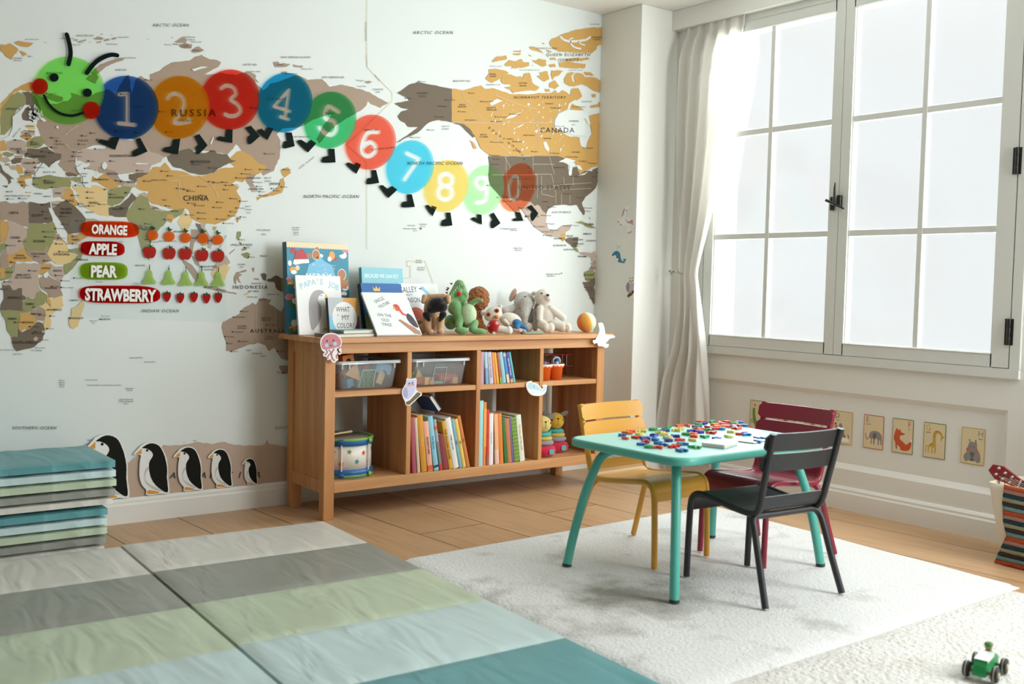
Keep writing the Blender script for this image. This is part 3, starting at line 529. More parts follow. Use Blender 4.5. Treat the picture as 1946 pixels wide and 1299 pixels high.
('O', ZU, "680,745 690,720 720,715 715,760 700,775"), ('D', ZU, "715,760 750,745 810,745 805,790 790,825 760,800 730,780"), ('G', ZU, "765,810 800,820 815,850 790,840"), ('L', ZU, "815,850 870,850 900,855 930,840 925,980 890,975 910,930 900,890 870,870 830,865"), ('G', ZU, "850,990 900,970 928,990 925,1020 880,1060 860,1040"), ('D', ZU, "840,1060 880,1060 925,1020 922,1220 900,1180 860,1100"), ('G', ZU, "780,640 830,630 880,650 940,680 900,680 840,650"), ('D', Z5, "1030,1152 1046,1158 1038,1170"), ('G', ZU, "680,998 697,992 695,1004"), ('O', ZU, "885,600 895,610 890,620"),
# seas and lakes printed over the land
('W', ZA, "500,1105 540,1080 590,1075 590,1090 560,1110 570,1140 560,1170 580,1190 600,1200 600,1240 560,1235 545,1210 545,1170 510,1130"), ('W', ZA, "672,1080 695,1068 708,1090 700,1110 685,1120 672,1105"), ('W', Z2, "430,850 470,790 530,710 570,740 600,770 640,765 700,770 760,800 800,840 790,890 700,880 620,860 540,870 480,885 440,880"), ('W', Z2, "620,740 690,690 740,685 715,720 660,755"),
('W', ZM, "590,150 650,110 665,150 640,200 600,195"), ('W', Z2, "150,140 250,60 300,0 370,0 310,40 260,120 270,190 420,200 460,205 440,220 290,235 240,290 170,340 120,410 0,430 110,380 150,280"), ('W', Z2, "490,170 520,150 570,190 540,205"), ('W', Z2, "685,265 710,250 725,285 700,285"),
('W', ZN, "895,640 950,615 990,630 930,655 905,665"), ('W', ZN, "1010,765 1050,735 1100,720 1130,715 1070,750"), ('W', ZN, "1290,935 1310,930 1335,985 1325,1005 1300,975"), ('W', ZN, "1090,825 1130,805 1150,800 1110,825"), ('W', ZN, "1250,710 1262,705 1258,722"), ('W', ZN, "1225,850 1250,840 1240,870"), ('W', ZU, "670,215 720,185 790,205 760,220 700,215"), ('W', ZU, "740,290 750,240 770,235 760,310 745,310"), ('W', ZU, "785,235 820,240 840,270 810,265"), ('W', ZU, "805,310 860,290 880,280 850,305"), ('W', ZU, "870,275 910,265 905,280"),
('W', ZN, "1480,780 1600,760 1640,850 1600,890 1500,880 1430,850 1375,830 1375,770 1400,725 1470,695 1560,700 1620,740 1640,800"), ('W', Z3, "670,465 800,430 870,440 760,470 700,490"), ('W', ZA, "885,1080 900,1075 960,1078 985,1070 960,1085 905,1085"), ('W', ZA, "1385,945 1405,900 1408,915 1392,955"),
]
mb = MB(); nlev = 0
ex0, ex1 = -4.0, XC
mb.add([(ex0, -.0006, .1), (ex1, -.0006, .1), (ex1, -.0006, H), (ex0, -.0006, H)], [(0, 1, 2, 3)], 0)
for k, (c, z, s) in enumerate(land):
    p = zoomed(s, z); p = rough_edge(p, .9 if c != 'W' else .5, k)
    q = [wall2(a) for a in p]; q = [(min(a, XC-.001), max(b2, .1075)) for a, b2 in q]
    if sum(q[i][0]*q[(i+1) % len(q)][1]-q[(i+1) % len(q)][0]*q[i][1] for i in range(len(q))) < 0: q = q[::-1]
    mb.prism(q, -.0008-k*.00002, None, KEY[c], BACK)
YT = -.0008-len(land)*.00002-.0001
def inkline(path, w, mi, d=YT):
    for a, b2 in zip(path, path[1:]):
        L = math.hypot(b2[0]-a[0], b2[1]-a[1]) or 1; n = (-(b2[1]-a[1])/L*w/2, (b2[0]-a[0])/L*w/2)
        q = [(a[0]+n[0], a[1]+n[1]), (a[0]-n[0], a[1]-n[1]), (b2[0]-n[0], b2[1]-n[1]), (b2[0]+n[0], b2[1]+n[1])]; mb.add([BACK(x, y, d) for x, y in q], [(0, 1, 2, 3)], mi)
wl = lambda s, z: [wall2(p) for p in zoomed(s, z)]
for s, z in (("683,-346 683,95 850,265 850,320 550,610 683,720 683,1299", Z5), ("680,10 683,95", Z5)): inkline(wl(s, z), .0022, 10)
inkline(wl("1380,550 1465,550 1465,425 1430,425 1430,370 1620,370 1710,600", (520, 430, .17708)), .0025, 10)
for s, z in (("300,175 300,305 330,470", ZU), ("200,305 520,305 520,470", ZU), ("383,310 383,470", ZU), ("490,175 490,300 620,300 650,440 650,510", ZU), ("605,175 640,300", ZU), ("490,230 640,230", ZU), ("400,405 630,405", ZU), ("620,380 900,360", ZU), ("690,440 690,510", ZU), ("750,440 750,510", ZU), ("700,410 900,400", ZU), ("705,320 710,400", ZU), ("770,310 775,380", ZU), ("290,180 330,250 300,300", ZU), ("550,310 550,440 640,460", ZU),
              ("690,550 700,610 760,650 790,720 840,770", ZN), ("615,790 1370,790", ZN), ("940,560 945,590 1120,660 1240,690 1240,900", ZN), ("955,790 955,940 1060,1030", ZN), ("1350,830 1350,1030", ZN), ("1400,930 1440,890", ZN), ("1250,790 1255,1030", ZN), ("370,700 370,1000", Z6), ("530,710 535,930 640,930", Z6), ("1125,150 1180,150 1180,230 1200,290", ZB), ("1180,120 1300,110 1400,180 1440,260", ZB),
              ("800,370 860,310 960,250", Z2), ("820,480 850,540 950,560", Z2), ("1100,60 1060,100", Z2), ("1190,870 1195,760 1250,745", Z2)):
    inkline(wl(s, z), .0016, 8)
for s, w in (("1060,190 1100,230 1170,255 1280,250 1380,235 1440,195", .012), ("1190,250 1200,300 1250,330 1320,345", .009), ("1280,255 1330,290 1370,300", .007), ("1170,230 1220,210", .006)): inkline(wl(s, Z7), w, 0)
rnd = random.Random(4)
# words on the map: text, centre in the photo, capital height in photo pixels, style
def PXW(x, y, d):
    q = wall2((x, -y)); return BACK(q[0], q[1], d)
def label(txt, px, py, cap, sh=0., bold=0., width=None, ang=0., space=1.):
    write(mb, txt, (px, -py), cap, PXW, 7, shear=sh, bold=bold, width=width, ang=R(ang), lift=YT-.0001, space=space)
IT = .28
for t, x, y, c, w in (("ARCTIC OCEAN", 324, 48, 6, 70), ("ARCTIC OCEAN", 822, 62, 6, 77), ("NORTH PACIFIC OCEAN", 629, 373, 6.3, 106), ("NORTH PACIFIC OCEAN", 826, 310, 6.3, 106), ("INDIAN OCEAN", 304, 590, 6.2, 72), ("SOUTHERN OCEAN", 65, 812, 6, 85), ("SOUTHERN OCEAN", 564, 812, 6, 85),
                      ("NEW SIBERIAN ISLANDS", 561, 109, 3.6, 57), ("LAPTEV SEA", 474, 123, 3.6, 26), ("EAST SIBERIAN SEA", 632, 147, 3.6, 42), ("BEAUFORT SEA", 876, 154, 3.6, 33), ("KARA SEA", 229, 133, 3.6, 21), ("BARENTS SEA", 103, 139, 3.6, 30), ("FRANZ JOSEF LAND", 161, 68, 3.6, 33), ("SEA OF OKHOTSK", 568, 260, 3.6, 38), ("BERING SEA", 705, 247, 3.6, 26), ("GULF OF", 846, 240, 3, 15), ("ALASKA", 845, 245, 3, 14),
                      ("BLACK SEA", 93, 327, 3.6, 24), ("MEDITERRANEAN  SEA", 33, 372, 3.4, 48), ("CASPIAN", 159, 330, 3, 15), ("SEA", 159, 335, 3, 7), ("BALTIC SEA", 31, 252, 3, 22), ("ARABIAN SEA", 217, 459, 3, 33), ("BAY OF BENGAL", 318, 458, 3, 34), ("SOUTH CHINA SEA", 421, 462, 3, 34), ("PHILIPPINE", 500, 437, 3.4, 27), ("SEA", 500, 445, 3.4, 9), ("SEA OF", 508, 338, 3, 14), ("JAPAN", 508, 344, 3, 13), ("EAST", 471, 392, 3, 11), ("CHINA", 471, 398, 3, 13), ("SEA", 471, 404, 3, 8), ("CELEBES", 458, 502, 2.8, 15), ("SEA", 458, 507, 2.8, 7), ("BANDA SEA", 487, 538, 2.8, 20), ("TIMOR SEA", 478, 564, 2.8, 20), ("ARAFURA SEA", 518, 559, 2.8, 24), ("GREAT", 472, 665, 2.8, 11), ("AUSTRALIAN", 487, 671, 2.8, 20), ("BIGHT", 500, 676, 2.8, 11),
                      ("GULF OF MEXICO", 1066, 403, 3.6, 36), ("CARIBBEAN", 1122, 457, 3.4, 20), ("HUDSON", 1089, 230, 3.2, 19), ("BAY", 1089, 237, 3.2, 7), ("CHUKCHI", 717, 170, 3.2, 20), ("SEA", 717, 175, 3.2, 8), ("QUEEN ELIZABETH", 1079, 104, 5.6, 84), ("ISLANDS", 1079, 114, 5.6, 39), ("NUNNAVUT TERRITORY", 1025, 185, 5.2, 100), ("KURIL ISLANDS", 582, 309, 3.2, 36), ("ALEUTIAN ISLANDS", 727, 282, 3.2, 46), ("SVERDRUP ISLANDS", 1038, 92, 3, 40), ("AMUNDSEN GULF", 936, 161, 2.6, 28), ("McClure Strait", 941, 126, 2.6, 23), ("Viscount Melville Sound", 1005, 133, 2.6, 38), ("Lancaster Sound", 1093, 133, 2.6, 27), ("HUDSON STRAIT", 1114, 193, 2.4, 20)):
    ang = {"KURIL ISLANDS": 38, "ALEUTIAN ISLANDS": 6, "BALTIC SEA": 50, "SOUTH CHINA SEA": 62}.get(t, 0)
    label(t, x, y, c, IT, 0, w, ang)
for t, x, y, c, w in (("RUSSIA", 368, 214, 14, 84), ("CHINA", 372, 376, 10.5, 48), ("CANADA", 1058, 247, 10, 65), ("UNITED STATES", 1033, 356, 8.5, 97), ("INDIA", 277, 433, 6.5, 36), ("AUSTRALIA", 511, 628, 7.2, 72), ("INDONESIA", 475, 545, 6.8, 66), ("KAZAKHSTAN", 230, 296, 4.8, 43), ("MONGOLIA", 381, 307, 5, 37), ("UKRAINE", 72, 297, 4.6, 29), ("TURKEY", 93, 347, 4.6, 24), ("IRAN", 177, 385, 5, 16), ("IRAQ", 132, 381, 4.6, 16), ("SAUDI", 125, 397, 4.8, 20), ("ARABIA", 125, 404, 4.8, 23), ("EGYPT", 71, 409, 4.8, 21), ("LIBYA", 26, 404, 4.8, 18), ("CHAD", 29, 451, 4.8, 18), ("SUDAN", 74, 458, 4.8, 22), ("ETHIOPIA", 117, 483, 4.6, 30), ("SOMALIA", 155, 493, 4.2, 24), ("SOUTH SUDAN", 72, 482, 3.6, 27), ("CENTRAL", 38, 485, 3.6, 17), ("AFRICAN REP.", 38, 490, 3.6, 25), ("UGANDA", 87, 509, 3.6, 17), ("KENYA", 109, 514, 4, 16), ("CONGO", 16, 517, 3.6, 15), ("DEMOCRATIC", 44, 522, 3.8, 27), ("REP. OF CONGO", 44, 527, 3.8, 30), ("TANZANIA", 96, 547, 3.8, 25), ("ANGOLA", 27, 565, 4.8, 27), ("ZAMBIA", 56, 577, 4, 17), ("MOZAMBIQUE", 103, 588, 3.6, 28), ("ZIMBABWE", 68, 596, 3.4, 21), ("NAMIBIA", 23, 605, 3.8, 17), ("BOTSWANA", 53, 612, 3.8, 22), ("SOUTH AFRICA", 46, 650, 5.2, 49), ("MADAGASCAR", 144, 604, 3.8, 28), ("MAURITIUS", 199, 606, 3.6, 21), ("COMOROS", 140, 570, 3.2, 17), ("YEMEN", 143, 455, 3.6, 14), ("SWEDEN", 24, 207, 4, 26), ("FINLAND", 61, 207, 4, 27), ("POLAND", 30, 283, 4.2, 21), ("BELARUS", 66, 274, 3.6, 17), ("ESTONIA", 56, 240, 3, 15), ("LITHUANIA", 49, 258, 3, 20), ("LATVIA", 59, 250, 3, 13), ("ROMANIA", 55, 310, 3.6, 20), ("GREECE", 40, 346, 3.4, 15), ("CYPRUS", 72, 368, 3.2, 15), ("MALTA", 18, 364, 3.2, 12), ("SYRIA", 110, 367, 3.6, 12), ("LEBANON", 89, 373, 2.8, 14), ("JORDAN", 106, 389, 3, 14), ("KUWAIT", 158, 392, 3, 14), ("BAHRAIN", 170, 403, 3, 14), ("UZBEKISTAN", 212, 330, 3.6, 23), ("TURKMENISTAN", 191, 341, 3.4, 30), ("TAJIKISTAN", 249, 346, 3.4, 20), ("AFGHANISTAN", 221, 375, 3.6, 29), ("PAKISTAN", 224, 397, 3.6, 20), ("AZERBAIJAN", 157, 347, 3, 20), ("NEPAL", 295, 395, 3.2, 12), ("BHUTAN", 331, 401, 3, 14), ("MYANMAR", 340, 440, 3.4, 20), ("THAILAND", 370, 452, 3.2, 18), ("VIETNAM", 404, 457, 3.2, 18), ("MALAYSIA", 396, 506, 4, 31), ("SINGAPORE", 396, 512, 3, 18), ("PHILIPPINES", 459, 465, 4.2, 39), ("PALAU", 500, 486, 3.4, 12), ("EAST TIMOR", 481, 553, 2.8, 20), ("MALDIVES", 266, 504, 3, 18), ("NORTH KOREA", 481, 338, 3.2, 28), ("SOUTH KOREA", 486, 359, 3.2, 29), ("JAPAN", 521, 349, 4.8, 20), ("TAIWAN", 452, 415, 2.6, 10), ("MEXICO", 1010, 411, 4.2, 26), ("CUBA", 1119, 426, 4.6, 17), ("JAMAICA", 1115, 444, 3.2, 16), ("BELIZE", 1082, 448, 3.2, 12), ("GUATEMALA", 1062, 453, 3, 21), ("HONDURAS", 1097, 455, 3, 20), ("NICARAGUA", 1098, 463, 3, 21), ("EL SALVADOR", 1063, 466, 3.2, 24), ("COSTA RICA", 1081, 474, 3.2, 22), ("PANAMA", 1106, 487, 3.4, 17), ("ECUADOR", 1118, 522, 3.2, 19), ("CO", 1127, 507, 4.6, 10)):
    label(t, x, y, c, 0, .012 if c < 6 else .006, w)
for t, x, y, c, w in (("VOLGA", 157, 267, 4, 21), ("CENTRAL", 113, 274, 3, 19), ("URAL", 261, 203, 4, 20), ("SIBERIA", 353, 229, 4.2, 28), ("FAR EAST", 524, 188, 4.2, 36), ("NORTH", 148, 210, 4, 24), ("SOUTH", 136, 306, 3, 14), ("ALASKA", 802, 177, 4, 22), ("(U.S.)", 802, 183, 4, 12), ("VICTORIA", 993, 158, 3, 16), ("ISLAND", 993, 163, 3, 13), ("BANKS", 936, 141, 3, 11), ("ISLAND", 936, 145, 3, 12), ("ELLESMERE", 1133, 71, 3, 19), ("ISLAND", 1133, 75, 3, 12), ("YUKON", 877, 199, 3, 12), ("TERRITORY", 877, 203, 3, 17), ("NORTHWEST", 933, 205, 3, 19), ("TERRITORIES", 933, 209, 3, 20), ("BRITISH", 918, 256, 2.8, 12), ("COLUMBIA", 918, 260, 2.8, 17), ("NUNAVUT", 1043, 197, 2.8, 15), ("WESTERN", 459, 619, 3, 17), ("AUSTRALIA", 459, 623, 3, 18), ("NORTHERN", 505, 604, 3, 18), ("TERRITORY", 505, 608, 3, 18), ("SOUTH", 511, 639, 3, 11), ("AUSTRALIA", 511, 643, 3, 18), ("XINJIANG UYGHUR", 301, 342, 2.8, 31), ("TIBET", 312, 380, 2.8, 9), ("ONTARIO", 1093, 289, 2.8, 15), ("MANITOBA", 1039, 263, 2.8, 15), ("ALBERTA", 968, 264, 2.8, 13), ("SASKATCHEWAN", 1004, 257, 2.8, 22)):
    label(t, x, y, c, 0, 0, w)
for k, (ch, x, y) in enumerate(zip("ROCKY MOUNTAINS", (929, 936, 943, 950, 957, 0, 966, 974, 981, 987, 991, 995, 999, 1003, 1006), (243, 248, 254, 259, 264, 0, 272, 277, 283, 289, 295, 302, 309, 318, 327))):
    if x: label(ch, x, y, 4.6, IT, 0, None, -38-k*2)
for k, (ch, x) in enumerate(zip("ANTARCTICA", (327, 345, 366, 385, 402, 420, 438, 455, 472, 488))): label(ch, x, 902-k*.1, 12.5, IT, 0, None)
for t, x, y, sh in (("Alexandra Land", 127, 73, 1), ("George Land", 142, 85, 1), ("North East Land", 60, 75, 1), ("Graham Bell I.", 234, 71, 1), ("Wilczek Land", 212, 84, 1), ("Edge I.", 57, 107, 1), ("SVALBARD", 33, 111, 0), ("(Norway)", 33, 115, 0), ("Cape Zhelaniya", 246, 110, 1), ("NOVAYA ZEMLYA", 192, 116, 1), ("Pioneer I.", 319, 85, 1), ("SEVERNAYA", 360, 71, 0), ("ZEMLYA", 363, 76, 0), ("(North Land)", 372, 80, 1), ("October", 352, 86, 0), ("Revolution I.", 352, 89, 0), ("Bolshevik I.", 373, 96, 0), ("Wrangel I.", 684, 153, 1), ("Long Strait", 686, 164, 1), ("Lena River Delta", 481, 136, 1), ("Lyakhov Islands", 552, 140, 1), ("Kotelny I.", 532, 123, 0), ("Novaya Sibir I.", 583, 131, 1), ("Northern", 562, 432, 0), ("Mariana", 562, 436, 0), ("Islands", 562, 441, 0), ("(U.S.)", 562, 445, 0), ("Honolulu", 781, 428, 0), ("Hawaiian Islands", 778, 434, 0), ("(U.S.)", 788, 438, 0), ("HAWAII", 803, 426, 0), ("(U.S.)", 803, 430, 0), ("Galapagos Islands", 1050, 520, 0), ("(Ecuador)", 1046, 524, 0), ("Clipperton I.", 984, 471, 0), ("(France)", 984, 475, 0), ("Revillagigedo Islands", 965, 434, 0), ("(Mexico)", 975, 437, 0), ("Kiritimati", 800, 508, 0), ("(Kiribati)", 799, 512, 0), ("Sunday", 795, 494, 1), ("Monday", 795, 498, 1), ("Amsterdam (Fr.)", 258, 679, 1), ("Saint Paul (Fr.)", 284, 687, 1), ("Prince", 117, 722, 0), ("Edward", 117, 726, 0), ("Islands", 117, 730, 0), ("(S.Af.)", 117, 734, 0), ("Crozet Islands", 173, 721, 0), ("French Southern and Antarctic Lands (Fr.)", 198, 731, 0), ("Kerguelen", 246, 737, 0), ("Islands", 246, 741, 0), ("Heard Island and", 239, 758, 0), ("McDonald Islands", 239, 762, 0), ("(Aus.)", 239, 766, 0), ("Cape Ann", 172, 835, 1), ("Reunion", 177, 609, 1), ("(Fr.)", 177, 613, 1), ("Port Louis", 200, 600, 0), ("Victoria", 188, 535, 0), ("Chagos", 258, 538, 0), ("Archipelago", 258, 542, 0), ("Cape of Good Hope", 12, 664, 1), ("Port Elizabeth", 69, 665, 0), ("East London", 76, 660, 0), ("Durban", 86, 645, 0), ("Cape Town", 33, 672, 0), ("Tasmania", 537, 707, 1), ("Date Line", 716, 148, 0), ("International Date Line", 694, 60, 0), ("Lincoln Sea", 1129, 46, 0)):
    w = {"Tasmania": 24}.get(t); ang = {"Date Line": -48, "International Date Line": 90, "NOVAYA ZEMLYA": 30}.get(t, 0)
    label(t, x, y, 2.8 if t != "Tasmania" else 4, IT if sh else 0, 0, w, ang)
cities = "Murmansk 88,178;Vorkuta 229,179;Norilsk 276,152;Moscow 97,262;Tula 107,268;Kursk 97,280;Kazan 155,258;Samara 149,274;Perm 172,253;Ufa 184,265;Orenburg 180,283;Volgograd 139,289;Astrakhan 137,297;Kiev 79,288;Odessa 64,309;Kharkov 93,290;Lvov 51,292;Minsk 60,270;Warsaw 34,287;Krakow 34,290;Gdansk 28,266;Riga 49,254;Vilnius 51,264;Bucharest 66,318;Sofia 50,328;Athens 42,352;Istanbul 64,338;Ankara 85,343;Izmir 63,350;Adana 98,356;Baghdad 136,371;Basra 149,387;Tehran 165,365;Isfahan 165,376;Shiraz 168,391;Kerman 188,388;Tabriz 143,352;Mashhad 198,360;Herat 209,369;Kabul 238,366;Karachi 229,395;Aktau 160,320;Atyrau 167,306;Aral 209,306;Almaty 260,324;Tashkent 229,345;Bukhara 219,343;Delhi 265,397;Kolkata 312,417;Mumbai 256,428;Chennai 285,459;Bangalore 277,455;Hyderabad 273,436;Nagpur 275,425;Lhasa 314,391;Urumqi 306,325;Kashgar 273,344;Golmud 335,358;Xining 349,360;Lanzhou 356,363;Xian 380,371;Beijing 421,346;Tianjin 428,352;Harbin 466,322;Changchun 458,330;Shenyang 448,338;Dalian 441,351;Jinan 425,360;Nanjing 437,377;Shanghai 455,382;Wuhan 412,384;Changsha 405,394;Chongqing 370,390;Chengdu 357,386;Kunming 352,408;Guiyang 376,404;Nanning 376,415;Guangzhou 411,416;Hong Kong 424,424;Fuzhou 437,402;Xiamen 434,410;Wenzhou 448,395;Hami 318,334;Hohhot 405,347;Baotou 395,345;Yinchuan 376,354;Ulan Bator 365,312;Choibalsan 397,319;Irkutsk 372,290;Chita 400,287;Omsk 257,252;Tomsk 315,251;Tyumen 218,250;Surgut 302,212;Yakutsk 476,205;Magadan 620,215;Khabarovsk 502,292;Vladivostok 493,322;Sapporo 538,322;Tokyo 534,355;Osaka 519,362;Kyoto 515,358;Nagasaki 493,371;Seoul 487,354;Busan 492,364;Pyongyang 480,346;Taipei 456,412;Manila 453,455;Cebu 464,470;Davao 472,488;Jakarta 390,545;Surabaya 412,550;Darwin 493,569;Broome 457,591;Perth 431,652;Albany 439,667;Geraldton 427,639;Port Hedland 443,602;Kalgoorlie 453,648;Alice Springs 505,617;Adelaide 526,667;Meekatharra 441,630;Cairo 79,389;Luxor 81,402;Aswan 87,415;Benghazi 36,377;Tripoli 14,378;Khartoum 85,450;Omdurman 82,440;Port Sudan 105,434;Asmara 110,452;Mecca 118,426;Medina 115,411;Riyadh 145,419;Sanaa 137,449;Aden 137,463;Addis Ababa 112,478;Gondar 106,463;Juba 83,495;Wau 65,487;Ndjamena 12,466;Abeche 36,458;Bangui 20,498;Kisangani 55,514;Kinshasa 8,535;Luanda 2,549;Lusaka 63,583;Harare 75,598;Maputo 89,624;Beira 95,600;Nairobi 105,523;Mombasa 116,533;Mogadishu 140,528;Dar es Salaam 116,546;Dodoma 98,544;Windhoek 28,612;Gaborone 56,620;Pretoria 66,630;Johannesburg 62,633;Fort Yukon 845,190;Anchorage 825,222;Fairbanks 832,202;Barrow 795,155;Nome 770,187;Sand Point 780,261;Kodiak 812,247;Whitehorse 884,228;Dawson 870,212;Inuvik 890,177;Yellowknife 968,217;Fort Nelson 933,231;Prince George 932,270;Edmonton 973,269;Calgary 975,286;Regina 1009,288;Winnipeg 1045,291;Churchill 1055,240;Vancouver 930,295;Seattle 936,302;Portland 932,312;San Francisco 925,352;Los Angeles 944,375;San Diego 955,382;Phoenix 972,380;Denver 995,340;Salt Lake 972,340;Dallas 1030,383;Houston 1040,393;Chicago 1085,335;St Louis 1070,352;Memphis 1070,368;Atlanta 1095,375;Miami 1110,401;Orlando 1110,395;New York 1125,335;Boston 1132,328;Minneapolis 1052,318;Kansas City 1052,350;Monterrey 1028,409;Mexico City 1030,440;Acapulco 1032,447;Veracruz 1045,437;Merida 1071,429;Cancun 1085,428;Guadalajara 1015,430;Hermosillo 985,395;Chihuahua 1000,398;Tampico 1038,425;Managua 1085,467;Bogota 1129,497;Cali 1122,501;Quito 1120,510;Guayaquil 1112,530;Lima 1120,567;Chiclayo 1110,546;Trujillo 1112,551;Moosonee 1108,281;Thunder Bay 1075,298;Sudbury 1100,306;Ottawa 1118,310;Baker Lake 1046,205;Coral Harbour 1088,203;Norman Wells 912,193;Fort Simpson 940,222".split(';')
for c in cities:
    n, p = c.rsplit(' ', 1); x, y = pts(p)[0]
    d = wall2((x, y)); r = .0036
    mb.add([BACK(a, b2, YT-.0001) for a, b2 in circle(d, r, r, 6)], [(0, 1, 2, 3, 4, 5)], 7)
    write(mb, n, (x+2.5, -y), 2.7, PXW, 7, anchor='L', lift=YT-.0001)
for _ in range(70):
    x, y = rnd.uniform(930, 1080), rnd.uniform(190, 290); d = wall2((x, y)); a = rnd.uniform(.6, 1.1); r = rnd.uniform(.002, .006)
    mb.add([BACK(p, q, YT) for p, q in circle(d, r*1.6, r*.7, 7, a)], [tuple(range(7))], 0)
for _ in range(60):
    x, y = rnd.gauss(65, 6), rnd.gauss(217, 6); d = wall2((x, y)); a = rnd.uniform(2.0, 2.5); r = rnd.uniform(.002, .006)
    mb.add([BACK(p, q, YT) for p, q in circle(d, r*1.5, r*.6, 6, a)], [tuple(range(6))], 0)
mb.v = [(v[0], v[1], v[2]) for v in mb.v]
tag(mb.build('world_map', mmap, loc=(-.5, 0, 1.2), world=True), 'printed world map wallpaper filling the wall behind the wooden bookcase', 'wall map')
YM = YT-.0006   # front of the printed paper
# ================================================================ caterpillar of see-through number discs
m_boot = mat('boot_black', '#16211f', .8, spec=.08); m_face = mat('face_black', '#0e1817', .8, spec=.08)
ys = YM-.0010
def wc(px0, px1, py0, py1):
    """circle on the wall from its extent in the photo"""
    a = wall2((px0, (py0+py1)/2)); b2 = wall2((px1, (py0+py1)/2)); c = wall2(((px0+px1)/2, py0)); d = wall2(((px0+px1)/2, py1))
    return ((px0+px1)/2, (py0+py1)/2, (px1-px0)/2, (py1-py0)/2)
def px_poly(p): return [wall2(a) for a in p]
def ccw(q): return q if sum(q[i][0]*q[(i+1) % len(q)][1]-q[(i+1) % len(q)][0]*q[i][1] for i in range(len(q))) > 0 else q[::-1]
def sheet(mb, q, d, th=.0006, mi=0): mb.prism(ccw(q), d, d+th, mi, BACK); return mb
GC = 'caterpillar number discs'
discs = [('head', (62, 197, 108, 237), '#7cd760'), ('one', (178, 300, 144.5, 265), '#24519a'), ('two', (282.5, 396.5, 144.5, 264), '#e0941d'), ('three', (380, 492, 132.5, 247), '#e0392f'), ('four', (487.5, 591.3, 138.3, 252.5), '#1f86b8'),
         ('five', (576.3, 675, 174, 283), '#46b774'), ('six', (655.5, 750, 217.5, 323.2), '#ee6350'), ('seven', (733.2, 821.6, 266, 369.3), '#55c6e2'), ('eight', (805.2, 888, 303, 403.5), '#f2ce72'), ('nine', (880, 955, 312.5, 409.5), '#b5e0ae'), ('zero', (949, 1014.6, 308.8, 403.8), '#f08a68')]
digit = {'one': (ZA, 14, ["785,625 840,621", "838,622 838,820", "780,815 890,826"]), 'two': (ZA, 15, ["1105,652 1130,625 1170,622 1205,650 1213,690 1195,740 1150,812 1250,803 1243,788"]),
         'three': (ZA, 14.5, ["1458,585 1495,566 1540,582 1553,625 1520,658 1562,688 1585,730 1560,762 1515,768 1483,755"]), 'four': (Z3, 22, ["1870,722 1685,925 1880,985", "1870,722 1820,1060", "1762,1052 1865,1083"]),
         'five': (Z5, 15, ["495,392 425,357 405,432 460,452 480,500 455,540 410,535 368,495"]), 'six': (Z5, 15, ["755,525 690,530 652,600 652,660 690,685 732,660 735,615 700,592 660,622"]), 'seven': (Z5, 14, ["945,665 1025,702 930,838"]),
         'eight': (Z5, 15, [" ".join("%.0f,%.0f" % p for p in circle((1205, 842), 42, 42, 16))+" 1247,842", " ".join("%.0f,%.0f" % p for p in circle((1200, 924), 46, 46, 16))+" 1246,924"]),
         'nine': (Z5, 14, ["1472,832 1422,826 1402,860 1430,898 1468,880 1474,830 1470,950 1450,984 1406,990"]), 'zero': (Z5, 12, [" ".join("%.0f,%.0f" % p for p in circle((1652, 893), 34, 76, 20, .12))+" 1686,898"])}
boots = {'one': [("735,905 785,910 755,990 650,940 660,920 715,930", ZA), ("890,920 920,910 970,1000 880,1035 870,1000 915,975", ZA)], 'two': [("1140,920 1185,915 1170,1020 1075,1000 1080,975 1130,965", ZA), ("1280,900 1310,885 1365,960 1300,1020 1290,970 1310,955", ZA)],
         'three': [("1490,855 1530,855 1528,945 1430,925 1440,900 1485,905", ZA), ("1615,845 1650,830 1710,900 1640,955 1630,905 1655,890", ZA)], 'four': [("1760,840 1800,850 1760,925 1695,870 1720,850 1745,870", ZA), ("1880,875 1920,875 1940,965 1865,980 1870,935 1890,930", ZA)],
         'five': [("310,575 345,600 290,660 220,590 245,575 285,600", Z5), ("425,635 465,635 472,725 385,725 390,690 430,680", Z5)], 'six': [("610,725 640,740 610,800 545,740 560,725 595,740", Z5), ("710,775 740,775 760,860 680,868 685,830 715,825", Z5)],
         'seven': [("845,880 880,905 820,960 763,885 785,875 815,900", Z5), ("945,935 975,935 995,1018 912,1020 915,985 950,980", Z5)], 'eight': [("1110,1010 1140,1020 1112,1080 1068,1015 1085,1005 1105,1025", Z5), ("1200,1055 1230,1055 1243,1140 1173,1143 1178,1105 1208,1095", Z5)],
         'nine': [("1405,1065 1435,1070 1438,1135 1368,1100 1385,1085 1410,1095", Z5), ("1490,1070 1515,1055 1560,1125 1505,1160 1497,1120 1510,1100", Z5)], 'zero': [("1660,1050 1690,1055 1710,1110 1643,1110 1648,1095 1670,1090", Z5), ("1735,1020 1765,1005 1810,1060 1770,1112 1760,1065 1770,1050", Z5)]}
tone = dict(one='navy blue', two='orange', three='red', four='deep teal blue', five='green', six='coral red', seven='sky blue', eight='yellow', nine='pale green', zero='rust brown')
num = dict(one='1', two='2', three='3', four='4', five='5', six='6', seven='7', eight='8', nine='9', zero='0')
PXB = lambda x, y, d: BACK(*wall2((x, y)), d)
prev = None
